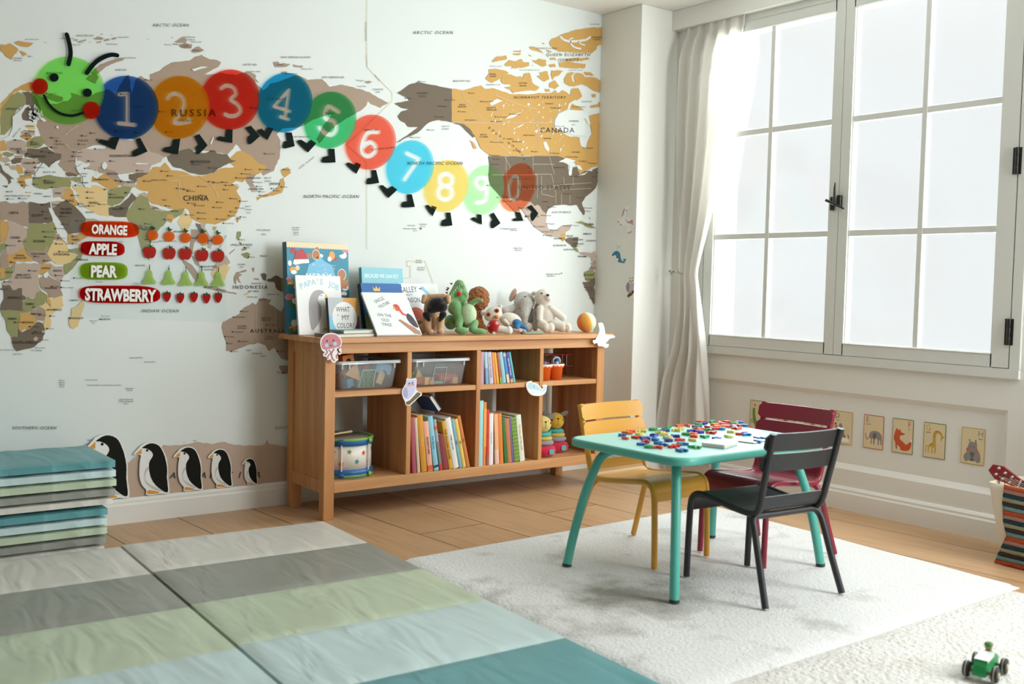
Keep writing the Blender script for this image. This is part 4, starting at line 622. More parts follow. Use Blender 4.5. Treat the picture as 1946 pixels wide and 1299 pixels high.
for k, (n, ext, col) in enumerate(discs):
    cx, cy, rx, ry = wc(*ext); o = circle((cx, cy), rx, ry, 56, .35 if k else 0); base = wall2((cx, cy+ry)); d = ys-.004-(k % 2)*.0004
    mf = film('film_'+n, col)
    if n == 'head':
        t = thing('caterpillar_head', 'smiling green caterpillar face with red cheeks beside the navy number disc', 'wall sticker', (base[0], 0, base[1]), 0, 'caterpillar wall stickers')
        mb = MB(); V, F = region([o], lambda c: inside(c, o)); mb.add([PXB(x, y, d) for x, y in V], [f[::-1] for f in F]); mb.build('face', mf, t, world=True)
        mr = film('film_cheek', '#e23a24', .2)
        for c, r in (((520, 868), 105), ((1200, 1182), 113)):
            p = circle(zoomed([c], Z1)[0], r*Z1[2], r*Z1[2]*1.02, 36); sheet(MB(), px_poly(p), d-.0012, .0006).build('cheek', mr, t, world=True)
        for c in ((705, 750), (1143, 950)):
            p = circle(zoomed([c], Z1)[0], 8.6, 8.0, 28); sheet(MB(), px_poly(p), d-.0012, .0006).build('eye', m_face, t, world=True)
        def stroke_part(nm, s, w, m):
            path = smooth_path(zoomed(s, Z1), 5); mb = MB(); strokes_mesh(mb, [[wall2(p) for p in path]], w, BACK, d-.0014); mb.build(nm, m, t, world=True)
        stroke_part('mouth', "572,985 620,1080 700,1170 800,1228 920,1253 1000,1243 1085,1215", .0052, m_face)
        stroke_part('antenna', "893,575 920,450 910,330 872,185", .0085, m_face); stroke_part('antenna', "1135,690 1220,580 1320,500 1450,452 1535,458", .0085, m_face)
    else:
        t = thing('number_disc', '%s see-through disc with the number %s and two black boots' % (tone[n], num[n]), 'wall sticker', (base[0], 0, base[1]), 0, 'caterpillar wall stickers')
        z, w, ss = digit[n]; w *= z[2]; paths = [zoomed(s, z) for s in ss]; paths = [smooth_path(p, 4) if len(p) > 4 else p for p in paths]
        segs = [(p[i], p[i+1]) for p in paths for i in range(len(p)-1)]
        loops = [o]+[capsule_pts(a, b2, w, 5) for a, b2 in segs]+([prev] if prev else [])
        V, F = region(loops, lambda c: inside(c, o) and not (prev and inside(c, prev)) and not any(segd(c, a, b2) < w*.985 for a, b2 in segs))
        mb = MB(); mb.add([PXB(x, y, d) for x, y in V], [f[::-1] for f in F]); mb.build('disc', mf, t, world=True)
        for s, z in boots[n]:
            q = zoomed(s, z); q = [q[0], q[1], q[2]]+smooth_path(q[2:5], 4)[1:-1]+[q[4], q[5]]
            sheet(MB(), px_poly(q), d+.0012, .0008).build('boot', m_boot, t, world=True)
    prev = o

# ================================================================ see-through fruit chart
m_sheet = film('film_sheet', '#cfdcdc', .03)
m_sheet.node_tree.nodes['Transparent BSDF'].inputs[0].default_value = (.985, .995, .997, 1)
c0 = wall2((295, 607)); chart = thing('fruit_chart', 'see-through fruit word chart, orange to strawberry, stuck over the Indian Ocean', 'poster', (c0[0], 0, c0[1]))
q = px_poly(zoomed("463,395 1490,445 1492,1082 462,1052", ZB)); sheet(MB(), q, ys-.003, .0004).build('sheet', m_sheet, chart, world=True)
m_white = mat('print_white', '#f1efe9', .6)
def pill(word, x0, x1, y0, y1, tilt, col, tw, tc, cap):
    cx, cy, w, h = (x0+x1)/2, (y0+y1)/2, (x1-x0)/2, (y1-y0)/2; o = []
    for k in range(40):
        a = 2*pi*k/40; sx = max(-1, min(1, cos(a)*1.0)); e = .45
        o.append((cx+w*math.copysign(abs(cos(a))**e, cos(a)), cy+h*math.copysign(abs(sin(a))**.7, sin(a))+tilt*cos(a)))
    mb = MB(); sheet(mb, px_poly(zoomed(o, ZB)), ys-.0040, .0004, 0)
    p = zoomed([tc], ZB)[0]; write(mb, word, (p[0], -p[1]), cap*ZB[2], lambda x, y, d: BACK(*wall2((x, -y)), d), 1, bold=.045, width=tw*ZB[2], ang=-tilt*2/w*.5, lift=ys-.0046)
    mb.build('word_'+word.lower(), [film('film_pill_'+word.lower(), col, .15), m_white], chart, world=True)
pill('ORANGE', 530, 913, 418, 524, 8, '#ef5b26', 236, (717, 472), 62); pill('APPLE', 528, 818, 550, 646, 6, '#c9251f', 184, (674, 600), 70)
pill('PEAR', 525, 838, 688, 803, 2, '#a3bf3f', 172, (682, 746), 76); pill('STRAWBERRY', 521, 1053, 842, 957, 6, '#cb1f1b', 470, (791, 902), 78)
m_leafp = film('print_leaf', '#3f5b36', .75); fp = dict(orange=film('print_orange', '#ec7a33', .45), apple=film('print_apple', '#c03a33', .6), pear=film('print_pear', '#b9d483', .4), strawberry=film('print_strawberry', '#b92b28', .65))
rnd = random.Random(9)
def fruit(kind, x, y):
    mb = MB(); z = ys-.0040
    def sh(ps, mi): sheet(mb, px_poly(zoomed(rough_edge(ps, 1.6, int(x+y), 9), ZB)), z-mi*.0003, .0003, mi)
    if kind == 'orange': sh(circle((x, y), 36, 34, 18), 0); sh([(x-6, y-34), (x-14, y-52), (x-6, y-66), (x+6, y-50), (x+22, y-48), (x+4, y-34)], 1)
    if kind == 'apple': sh(smooth_path([(x, y-30), (x+24, y-40), (x+42, y-16), (x+34, y+22), (x+14, y+38), (x, y+32), (x-14, y+38), (x-34, y+22), (x-42, y-16), (x-24, y-40)], 3, True), 0); sh([(x-3, y-30), (x-2, y-56), (x+4, y-56), (x+8, y-46), (x+26, y-50), (x+14, y-36), (x+3, y-32)], 1)
    if kind == 'pear': sh(smooth_path([(x, y-50), (x+18, y-34), (x+24, y), (x+44, y+34), (x+34, y+48), (x, y+46), (x-34, y+50), (x-46, y+34), (x-24, y+2), (x-18, y-34)], 3, True), 0); sh([(x-3, y-48), (x-1, y-80), (x+4, y-82), (x+4, y-48)], 1)
    if kind == 'strawberry': sh(smooth_path([(x, y-22), (x+24, y-20), (x+24, y+4), (x+8, y+34), (x-8, y+34), (x-24, y+4), (x-24, y-20)], 3, True), 0); sh([(x-26, y-28), (x-8, y-26), (x, y-38), (x+8, y-26), (x+26, y-28), (x+14, y-16), (x, y-20), (x-14, y-16)], 1)
    mb.build('printed_'+kind, [fp[kind], m_leafp], chart, world=True)
for x, y in ((1003, 510), (1112, 518), (1220, 527), (1335, 530), (1432, 540)): fruit('orange', x, y)
for x, y in ((983, 625), (1112, 632), (1218, 635), (1328, 645), (1433, 650)): fruit('apple', x, y)
for x, y in ((980, 785), (1108, 788), (1220, 795), (1325, 795), (1435, 800)): fruit('pear', x, y)
for x, y in ((1097, 912), (1185, 920), (1275, 915), (1358, 922), (1435, 918)): fruit('strawberry', x, y)

# ================================================================ five penguins of cut card on the skirting board
m_card = mat('cut_card_white', '#eeeeea', .6); m_pblack = mat('penguin_black', '#1f201c', .8, spec=.1); m_pgrey = mat('penguin_grey', '#c6c9cb', .6); m_beak = mat('penguin_orange', '#dd9a2f', .6)
PEN = dict(card="868,288 905,245 925,225 975,208 1040,218 1085,288 1102,360 1104,450 1112,545 1050,548 985,560 952,552 955,525 925,490 908,430 910,340 916,292", black="925,245 980,215 1040,230 1075,290 1095,370 1095,450 1102,535 1060,525 1000,470 975,400 975,340 1000,295 985,265 950,248",
           grey="975,375 948,425 962,475 1060,528 1010,522 955,480 940,425 952,380", beak="880,287 922,250 922,285", foot="960,545 968,526 1000,528 1045,542 990,550", eye=(960, 262, 8))
pens = [((868, 208, 1112, 560), 'largest of the five card penguins, beside the mat stack', (560, 165, 848, 600)), (None, 'second largest card penguin from the mat stack on the skirting board', (876, 208, 1112, 558)),
        (None, 'middle sized card penguin, third of the five on the skirting board', (1138, 236, 1332, 532)), (None, 'fourth card penguin from the mat stack on the skirting board', (1364, 253, 1528, 512)), (None, 'smallest card penguin, nearest to the wooden bookcase', (1590, 312, 1694, 488))]
for k, (_, lab, e) in enumerate(pens):
    f = lambda s: [(e[0]+(x-868)/(1112-868)*(e[2]-e[0]), e[1]+(y-208)/(560-208)*(e[3]-e[1])) for x, y in (pts(s) if isinstance(s, str) else s)]
    b0 = wall2(zoomed([((e[0]+e[2])/2, e[3])], ZP)[0]); zb = .1085-min(px_poly([zoomed(f(PEN['card']), ZP)[i] for i in range(17)]), key=lambda p: p[1])[1]
    t = thing('penguin_cutout', lab, 'cut-out', (b0[0], 0, .108), 0, 'card penguins on the skirting board'); Y = ys-.006
    W2 = lambda q: [(a, max(c+zb, .1083)) for a, c in px_poly(zoomed(q, ZP))]
    sheet(MB(), W2(smooth_path(f(PEN['card']), 3, True)), Y, .0025).build('card', m_card, t, world=True)
    sheet(MB(), W2(rough_edge(smooth_path(f(PEN['black']), 3, True), 1.2, k, 12)), Y-.0008, .0007).build('back_plumage', m_pblack, t, world=True)
    sheet(MB(), W2(smooth_path(f(PEN['grey']), 3, True)), Y-.0006, .0005).build('belly', m_pgrey, t, world=True)
    sheet(MB(), W2(f(PEN['beak'])), Y-.0008, .0007).build('beak', m_beak, t, world=True); sheet(MB(), W2(smooth_path(f(PEN['foot']), 3, True)), Y-.0008, .0007).build('foot', m_beak, t, world=True)
    sheet(MB(), W2(f(circle(PEN['eye'][:2], PEN['eye'][2], PEN['eye'][2], 14))), Y-.0010, .0009).build('eye', m_pblack, t, world=True)
# ================================================================ the wooden bookcase
w_x = wood('pine_along', '#bd8253', '#d5a26e', 'x'); w_z = wood('pine_upright', '#b87b4c', '#cf985f', 'z')
BC = thing('bookcase', 'long wooden bookcase with eight open compartments against the map wall', 'bookcase', (0, 0, 0))
FY, BY = -.417, -.05; BX = 1.635
def part(name, lo, hi, m, bev=.0015, lab=None):
    o = MB().box(lo, hi, bev=bev, seg=1).build(name, m, BC); return tag(o, lab)
part('top_board', (-.037, -.440, .777), (1.672, -.022, .800), w_x)
for x in (0, BX-.05):
    part('leg', (x, FY, 0), (x+.05, FY+.045, .777), w_z); part('leg', (x, BY-.05, 0), (x+.05, BY, .777), w_z)
for s, x in ((0, 0.), (1, BX-.032)):
    mb = MB(); a, b2 = FY+.045, BY-.05
    mb.box((x+.004, a, .722), (x+.028, b2, .777)).box((x+.004, a, .118), (x+.028, b2, .172)).box((x+.010, a, .172), (x+.022, b2, .722))
    for y in (-.14, -.19, -.245, -.30): mb.box((x+.0095, y-.0012, .172), (x+.0225, y+.0012, .722))
    mb.build('side_panel', w_z, BC)
part('bottom_board', (.05, FY+.022, .145), (BX-.05, BY, .165), w_x); part('front_rail', (.05, FY, .118), (BX-.05, FY+.022, .165), w_x); part('back_rail', (.05, BY-.02, .118), (BX-.05, BY, .145), w_x)
part('front_rail', (.05, FY, .729), (BX-.05, FY+.022, .777), w_x); part('back_rail', (.05, BY-.02, .70), (BX-.05, BY, .777), w_x)
CX = [(.05+i*.3905, .05+i*.3905+.3665) for i in range(4)]
for i in range(3): part('divider', (CX[i][1], FY+.001, .165), (CX[i+1][0], BY-.004, .729), w_z)
for a, b2 in CX: part('shelf', (a, FY+.004, .538), (b2, BY-.004, .562), w_x)
SH, BT, TP = .5622, .1652, .8003

# ---------------------------------------------------------------- books
m_page = mat('book_pages', '#e9e2d2', .8, bump=.3, bscale=400)
def cover_mat(c): return mat('cover_'+c.lstrip('#'), c, .45)
def board_geo(mb, t, w, h, ct=.0022, mi=0, pmi=1):
    """upright book: spine at x=0..t facing -y, covers run back to y=w, height h; pages set in"""
    mb.box((0, 0, 0), (ct, w, h), mi).box((t-ct, 0, 0), (t, w, h), mi)
    n = 5; ps = [(t*(k/n), -.0025*sin(pi*k/n)) for k in range(n+1)]
    q = ps+[(t-0.0, ct), (0, ct)]; mb.prism(ccw(q), 0, h, mi, lambda x, y, d: (x, y, d))
    return mb
def shelf_book(x, z, t, h, w, lean, col, lab, group, deco=None, y=-.405, title=None, tcol='#2b2a2a', tcap=None):
    mb = MB(); board_geo(mb, t, w, h)
    mats = [cover_mat(col)]
    if deco:
        for a, b2, c in deco:
            mats.append(cover_mat(c)); mb.box((.001, -.0031, h*a), (t-.001, -.0019, h*b2), len(mats)-1)
    if title:
        mats.append(cover_mat(tcol)); cap = tcap or t*.42
        write(mb, title, (t/2, h*.52), cap, lambda a, b2, d: (a, -.0034, b2), len(mats)-1, ang=-pi/2, bold=.02)
    o = mb.build('storybook', mats, loc=(x, y, z), rot=(0, -R(lean), 0)); tag(o, lab, 'book', group)
    MB().box((.0022, .001, .003), (t-.0022, w-.004, h-.003)).build('pages', m_page, o)
    return o
def book_row(x, z, group, items, y=-.405, gap=.0006):
    prev = None
    for it in items:
        t, h, lean = it[0], it[1], R(it[2]); hc = h*cos(lean)
        if prev:
            pt, ph, pl, px, phc = prev; zm = min(hc, phc)
            b = px+pt/cos(pl)+max(0, zm*(math.tan(lean)-math.tan(pl)))+gap
        else: b = x+h*sin(lean)+.002
        shelf_book(b, z, t, h, it[6] if len(it) > 6 else .19, it[2], it[3], it[4], group, y=y, **(it[5] if len(it) > 5 else {}))
        prev = (t, h, lean, b, hc)
    return b+t/cos(lean)
G2 = 'books in the lower second compartment'
e = book_row(CX[1][0], BT, G2, [(.021, .262, 4, '#b4586a', 'rose pink book against the divider, left end of the lower second compartment'), (.016, .258, 5, '#dcc7ab', 'thin cream book between the rose and amber books on the bottom shelf'),
    (.030, .270, 6.5, '#d99a35', 'thick amber yellow book on the bottom shelf', dict(title='a little story', tcol='#f2dfb8', tcap=.006)), (.028, .238, 7.5, '#f0b49c', 'peach book with dark capital lettering on its spine', dict(title='ADVENTURES', deco=[(.02, .12, '#e4673d')], tcap=.010)),
    (.026, .262, 9, '#8fcfe6', 'bright light blue book with a small dark bird at the foot of its spine', dict(title='The Big Sea', tcol='#2f7fa5', tcap=.010, deco=[(.06, .10, '#1d3d52')])), (.016, .246, 10, '#a9a9b2', 'grey book with a red foot band and red dot', dict(deco=[(.0, .12, '#d8412c'), (.80, .87, '#e9603f'), (.12, .56, '#84847a')])),
    (.030, .172, 11, '#8e3f46', 'short maroon book, lowest of the leaning row on the bottom shelf'), (.022, .236, 12, '#e0a736', 'golden yellow book with black capital lettering behind the short maroon one', dict(title='THE GOLDEN GOOSE', tcap=.011)),
    (.030, .250, 12.5, '#e9e7e4', 'white book with small handwritten title on the bottom shelf', dict(title='a beak, i am told', tcap=.008)), (.017, .244, 13, '#7fb7c4', 'slim dusty blue book marked NO on its spine', dict(title='NO', tcap=.008)), (.019, .243, 13.5, '#e8c867', 'slim yellow book marked NE on its spine', dict(title='NE', tcap=.008)), (.019, .258, 14, '#cf7f45', 'slim orange brown book marked NL, right end of the leaning row', dict(title='NL', tcap=.008))])
G3 = 'books in the lower third compartment'
e = book_row(CX[2][0], BT, G3, [(.026, .318, .3, '#a5dbe2', 'tallest pale aqua book beside the divider in the lower third compartment'), (.018, .310, .3, '#ea8f3c', 'tall thin orange book beside the aqua book', dict(deco=[(.3, .9, '#f3a84f')])), (.017, .272, .6, '#cf3d33', 'thin red book between the tall orange and white books', dict(title='2', tcap=.008, deco=[(.0, .18, '#a6605d')])),
    (.024, .252, .8, '#efeceb', 'white upright book with dotted spine lettering', dict(title='once upon a time', tcol='#9a8f96', tcap=.006)), (.024, .248, 4, '#f2c6b4', 'pale pink book beside the white upright book', dict(deco=[(.3, 1, '#f0b482')])), (.024, .250, 4.5, '#e5883f', 'deep orange book in the middle of the lower third compartment'),
    (.018, .222, 6, '#3c7a3c', 'dark green glossy slim book'), (.026, .222, 6.5, '#c07f57', 'tan brown book beside a slim purple one'), (.009, .222, 6.8, '#8d74c4', 'very slim purple book'), (.034, .226, 7.5, '#7fa24b', 'thick leaf green book with ribbed spine', dict(deco=[(k/12, k/12+.03, '#6b8c3d') for k in range(12)])), (.030, .236, 8, '#e5ead9', 'pale book with orange lettering, right end of the lower third compartment', dict(title='THE CALL OF THE CAVE', tcol='#d3763f', tcap=.009))])
GU = 'books on the upper third compartment'
e = book_row(CX[2][0], SH, GU, [(.022, .158, 1, '#c39aa8', 'mauve pink upright book, left end of the upper row'), (.018, .157, 5, '#a9cadb', 'pale blue book second in the upper row', dict(deco=[(.0, .5, '#7fa3c4')])), (.023, .156, 7, '#c4c6d8', 'lavender book with red lettering in the upper row', dict(title='TINY AND THE SLEEP', tcol='#b4607a', tcap=.008)),
    (.014, .155, 8, '#ee9a54', 'orange book beside the lavender one in the upper row'), (.014, .154, 9, '#f3b64c', 'yellow orange book in the upper row'), (.015, .153, 10, '#b1583c', 'rust red book with a green foot in the upper row', dict(deco=[(0, .2, '#87a548')])), (.022, .155, 11, '#93c3cf', 'soft teal blue book in the upper row'),
    (.017, .155, 12, '#4f8fc3', 'mid blue book with a sand coloured foot', dict(deco=[(0, .28, '#e9c7a0'), (.86, .96, '#e7b878')])), (.019, .154, 13, '#4a4fa3', 'deep violet blue book with white lettering', dict(title='BEDTIME STORIES', tcol='#d6d9ee', tcap=.008, deco=[(0, .12, '#d99f6a')])), (.012, .155, 13.5, '#67bcc0', 'thin turquoise book, right end of the upper row')])
# a dark blue book lying askew on top of the row
o = MB(); board_geo(o, .022, .15, .09); nb = o.build('storybook', [cover_mat('#1f3f74')], loc=(.632, -.235, .452), rot=(0, R(38), pi)); tag(nb, 'dark navy book lying askew on top of the leaning row', 'book', G2); MB().box((.0022, .001, .003), (.0198, .146, .087)).build('pages', m_page, nb)

# ---------------------------------------------------------------- picture books standing on top
def picture_book(lab, BL, w, h, t, tilt, turn, col, deco, group='picture books standing on the bookcase', spine=None):
    """front face lower-left corner at BL; tilt = lean back (deg), turn = rotation about z (deg); deco(mb, mats, P) draws on the face"""
    b = Vector(BL); t_o = bpy.data.objects.new('picture_book', None)
    mb = MB(); ct = .0025; mats = [cover_mat(col)]
    mb.box((0, 0, 0), (w, ct, h)).box((0, t-ct, 0), (w, t, h)).box((0, 0, 0), (ct, t, h), 0)
    if spine: mats.append(cover_mat(spine)); mb.box((-.0004, .0005, .001), (.0004, t-.0005, h-.001), 1)
    P = lambda x, y, d: (x*w, -.0003-d, y*h)
    deco(mb, mats, P, w, h)
    b.z += t*sin(R(tilt))+.0004; o = mb.build('picture_book', mats, loc=b, rot=(R(-tilt), 0, R(turn))); bpy.data.objects.remove(t_o)
    tag(o, lab, 'book', group); MB().box((ct, ct, .003), (w-.004, t-ct, h-.003)).build('pages', m_page, o); return o
def D(mats, c): mats.append(cover_mat(c)); return len(mats)-1
def blob(mb, q, mi, P, lift): mb.prism(ccw(q), lift, None, mi, P)
def ellipse(c, rx, ry, n=24): return circle(c, rx, ry, n)
def words(mb, txt, c, cap, mi, P, lift, w, h, width=None, ang=0, bold=.03, shear=0): write(mb, txt, (c[0]*w, c[1]*h), cap, lambda x, y, d: P(x/w, y/h, lift), mi, width=width, ang=ang, bold=bold, shear=shear)
def deco_xmas(mb, mats, P, w, h):
    bgc, sky, cr, tl, rd, wh, br, gr, yl, pk = [D(mats, c) for c in ('#2b8aa6', '#79bfe0', '#e8d7b0', '#3f7f68', '#b93236', '#f2f0ec', '#b5784c', '#51855c', '#e8a24a', '#d9848c')]
    R4 = lambda x0, y0, x1, y1: [(x0, y0), (x1, y0), (x1, y1), (x0, y1)]
    blob(mb, R4(0, 0, 1, 1), bgc, P, 0); blob(mb, R4(0, .95, 1, 1), cr, P, .0002)
    for k in range(24): blob(mb, ellipse(((k+.5)/24, .95), .02, .012, 10), cr, P, .0003)
    rn = random.Random(3)
    for k in range(46):
        x = rn.choice([rn.uniform(.02, .16), rn.uniform(.86, .98), rn.uniform(0, 1)]); y = rn.uniform(.02, .93) if x < .17 or x > .85 else rn.choice([rn.uniform(.80, .93), rn.uniform(.02, .2)])
        blob(mb, ellipse((x, y), rn.uniform(.03, .07), rn.uniform(.018, .04), 9), rn.choice([tl, gr, rd, br, yl, pk, wh, bgc]), P, .0004+k*.00001)
    blob(mb, [(.28, .62), (.34, .76), (.44, .80), (.52, .86), (.60, .80), (.72, .76), (.78, .62), (.70, .40), (.36, .40)], sky, P, .0010)
    for k in range(40): blob(mb, ellipse((rn.uniform(.28, .78), rn.uniform(.42, .8)), .007, .005, 6), wh, P, .0011)
    words(mb, 'MERRY', (.5, .63), .030, wh, P, .0013, w, h, width=.42*w); words(mb, 'CHRISTMAS', (.5, .52), .024, wh, P, .0013, w, h, width=.5*w)
    blob(mb, [(.10, .79), (.14, .90), (.24, .93), (.30, .88), (.33, .80)], rd, P, .0014); blob(mb, [(.09, .77), (.11, .81), (.34, .82), (.35, .78), (.24, .77), (.12, .75)], wh, P, .0015)
    for c, r in (((.46, .87), .06), ((.88, .66), .065)): blob(mb, ellipse(c, r*1.1, r), wh, P, .0014); blob(mb, ellipse(c, r*.98, r*.88), br, P, .0015)
    blob(mb, [(.82, .5), (.95, .5), (.99, .6), (.82, .61)], br, P, .0015)
    blob(mb, ellipse((.72, .87), .05, .05), yl, P, .0014); blob(mb, ellipse((.68, .83), .035, .028), wh, P, .0015); blob(mb, ellipse((.16, .72), .035, .028), cr, P, .0015); blob(mb, ellipse((.49, .84), .024, .02), yl, P, .0015)
    for k in range(5): blob(mb, [(.88, .46-k*.03), (.93, .455-k*.03), (.93, .44-k*.03), (.88, .445-k*.03)], rd if k % 2 else wh, P, .0014)
def deco_papa(mb, mats, P, w, h):
    wh, gy, bl, bk, yl, lg = [D(mats, c) for c in ('#efefee', '#aaa5a8', '#b5d6df', '#33302f', '#e8c060', '#f8f8f6')]
    blob(mb, [(0, 0), (1, 0), (1, 1), (0, 1)], wh, P, 0)
    tx = "PAPA'S JOB"
    for k, ch in enumerate(tx):
        if ch == ' ': continue
        x = .12+.80*k/9; words(mb, ch, (x, .79+.11*(1-((x-.5)/.45)**2)), .026, bl, P, .0004, w, h, ang=-(x-.5)*.9)
    blob(mb, smooth_path([(.28, .08), (.24, .3), (.26, .55), (.34, .70), (.46, .755), (.58, .74), (.62, .66), (.56, .57), (.52, .45), (.50, .3), (.40, .15)], 4, True), gy, P, .0003)
    blob(mb, smooth_path([(.46, .58), (.50, .66), (.60, .70), (.66, .62), (.62, .52), (.64, .35), (.64, .2), (.56, .1), (.44, .1), (.52, .28), (.53, .45)], 4, True), lg, P, .0005)
    blob(mb, [(.60, .60), (.64, .70), (.70, .62), (.66, .58)], yl, P, .0006); blob(mb, ellipse((.54, .66), .012, .01), bk, P, .0007); blob(mb, ellipse((.60, .09), .07, .025), yl, P, .0006)
def deco_color(mb, mats, P, w, h):
    gy, yl, mr, sk, wh, bk = [D(mats, c) for c in ('#b9bfc2', '#d99b3a', '#6f2f45', '#79c7e0', '#efefec', '#26262a')]
    blob(mb, [(0, .5), (.5, .5), (.5, 1), (0, 1)], gy, P, 0); blob(mb, [(.5, .5), (1, .5), (1, 1), (.5, 1)], yl, P, 0); blob(mb, [(0, 0), (.5, 0), (.5, .5), (0, .5)], sk, P, 0); blob(mb, [(.5, 0), (1, 0), (1, .5), (.5, .5)], mr, P, 0)
    blob(mb, ellipse((.52, .45), .41, .44, 36), wh, P, .0003)
    words(mb, 'WHAT', (.47, .69), .024, bk, P, .0006, w, h, width=.46*w, bold=0); words(mb, 'IS', (.30, .53), .008, bk, P, .0006, w, h, bold=0); words(mb, 'MY', (.55, .47), .024, bk, P, .0006, w, h, width=.25*w, bold=0); words(mb, 'COLOR?', (.52, .25), .024, bk, P, .0006, w, h, width=.56*w, bold=0)
def deco_fly(mb, mats, P, w, h):
    bl, wh = [D(mats, c) for c in ('#8ccbd8', '#dff1f3')]
    blob(mb, [(0, 0), (1, 0), (1, 1), (0, 1)], bl, P, 0); words(mb, 'BECAUSE WE CAN FLY', (.48, .875), .018, wh, P, .0004, w, h, width=.82*w, bold=.04)
def deco_royal(mb, mats, P, w, h):
    bl, dt, cr, hr, sk, gn, wh = [D(mats, c) for c in ('#1560a8', '#3f8fd0', '#eec25e', '#4d382f', '#e2b08f', '#55652f', '#f0eee6')]
    blob(mb, [(0, 0), (1, 0), (1, 1), (0, 1)], bl, P, 0)
    for i in range(14):
        for j in range(14): blob(mb, ellipse(((i+.5+.5*(j % 2))/14.6, .40+(j+.5)*.042), .009, .008, 6), dt, P, .0002)
    blob(mb, smooth_path([(.20, .70), (.26, .80), (.38, .84), (.50, .80), (.56, .72), (.5, .5), (.26, .5)], 3, True), hr, P, .0004); blob(mb, ellipse((.40, .66), .13, .10), sk, P, .0006)
    blob(mb, [(.30, .84), (.28, .93), (.335, .88), (.37, .95), (.405, .88), (.46, .93), (.45, .84)], cr, P, .0007); blob(mb, [(0, 0), (1, 0), (1, .38), (0, .36)], gn, P, .0005)
def deco_vult(mb, mats, P, w, h):
    wh, bk, pk, yl, dk, br, hd = [D(mats, c) for c in ('#eef1f1', '#4c5a66', '#e57f79', '#eac56b', '#4b4b52', '#b08b72', '#de6055')]
    blob(mb, [(0, 0), (1, 0), (1, 1), (0, 1)], wh, P, 0); tw = dict(w=w, h=h, bold=0)
    words(mb, 'UNCLE', (.33, .82), .019, bk, P, .0004, width=.26*w, ang=.42, **tw); words(mb, 'VULTURE', (.40, .71), .017, bk, P, .0004, width=.30*w, ang=.42, **tw)
    words(mb, 'ON THE', (.32, .46), .017, bk, P, .0004, width=.30*w, ang=-.12, **tw); words(mb, 'OLD', (.30, .35), .017, bk, P, .0004, width=.17*w, ang=-.1, **tw); words(mb, 'TREE', (.29, .24), .017, bk, P, .0004, width=.22*w, ang=-.1, **tw)
    blob(mb, ellipse((.66, .64), .075, .085), hd, P, .0004); blob(mb, [(.56, .60), (.61, .68), (.63, .58)], yl, P, .0005); blob(mb, ellipse((.655, .67), .014, .016, 10), dk, P, .0006)
    blob(mb, [(.68, .58), (.72, .47), (.80, .44), (.83, .47), (.76, .51), (.73, .62)], hd, P, .0005)
    blob(mb, smooth_path([(.80, .42), (.86, .50), (.94, .42), (.985, .24), (.97, .16), (.88, .20), (.81, .32)], 4, True), dk, P, .0005)
    blob(mb, [(.58, .34), (.64, .36), (.98, .08), (.98, .0), (.84, .02)], br, P, .0004); blob(mb, [(.74, .22), (.82, .22), (.92, .14), (.84, .16)], pk, P, .0006)
def deco_sal(mb, mats, P, w, h):
    wh, bk, bl, rd = [D(mats, c) for c in ('#e8edee', '#2a2a30', '#8fc4dc', '#c4553a')]
    blob(mb, [(0, 0), (1, 0), (1, 1), (0, 1)], wh, P, 0); tw = dict(w=w, h=h, bold=0)
    words(mb, 'SALLEY', (.24, .88), .030, bk, P, .0004, width=.42*w, ang=.06, **tw); words(mb, 'MEET', (.22, .77), .012, bk, P, .0004, width=.20*w, **tw); words(mb, 'JONSON', (.27, .67), .026, bk, P, .0004, width=.44*w, **tw)
    blob(mb, ellipse((.60, .90), .055, .045), bl, P, .0005); blob(mb, [(.60, .86), (.64, .91), (.80, .78), (.70, .76)], bl, P, .0004); blob(mb, [(.49, .90), (.56, .92), (.56, .88)], bk, P, .0006); blob(mb, ellipse((.60, .91), .008, .007, 8), bk, P, .0006)
    blob(mb, smooth_path([(.10, .25), (.20, .45), (.34, .52), (.52, .45), (.56, .25), (.45, .08), (.2, .08)], 4, True), rd, P, .0003)
picture_book('largest picture book, festive blue MERRY cover with cream edge, leaning on the map', (-.043, -.145, TP), .345, .415, .032, 3.5, 9, '#ddc79d', deco_xmas, spine='#25607a')
picture_book("white picture book with a grey penguin, titled PAPA'S JOB", (-.03, -.225, TP), .244, .268, .011, 8, 8, '#e4dccb', deco_papa)
picture_book('small square board book titled WHAT IS MY COLOR?', (.100, -.268, TP), .158, .168, .020, 9, 3, '#2a2a2c', deco_color, spine='#2a2a2c')
picture_book('pale aqua picture book titled BECAUSE WE CAN FLY, rearmost beside the festive one', (.352, -.128, TP), .236, .312, .022, 6, 3, '#4b98a6', deco_fly)
picture_book('dark blue dotted picture book with a crowned child, behind the white vulture book', (.312, -.225, TP), .228, .238, .030, 15, 3, '#1d2a33', deco_royal)
picture_book('white picture book titled UNCLE VULTURE leaning far back, in front', (.262, -.408, TP), .236, .243, .011, 39, 0, '#dcdfe0', deco_vult)
picture_book('white picture book titled SALLEY MEET JONSON behind the black faced plush dog', (.545, -.185, TP), .236, .246, .010, 15, 4, '#dfe4e6', deco_sal)
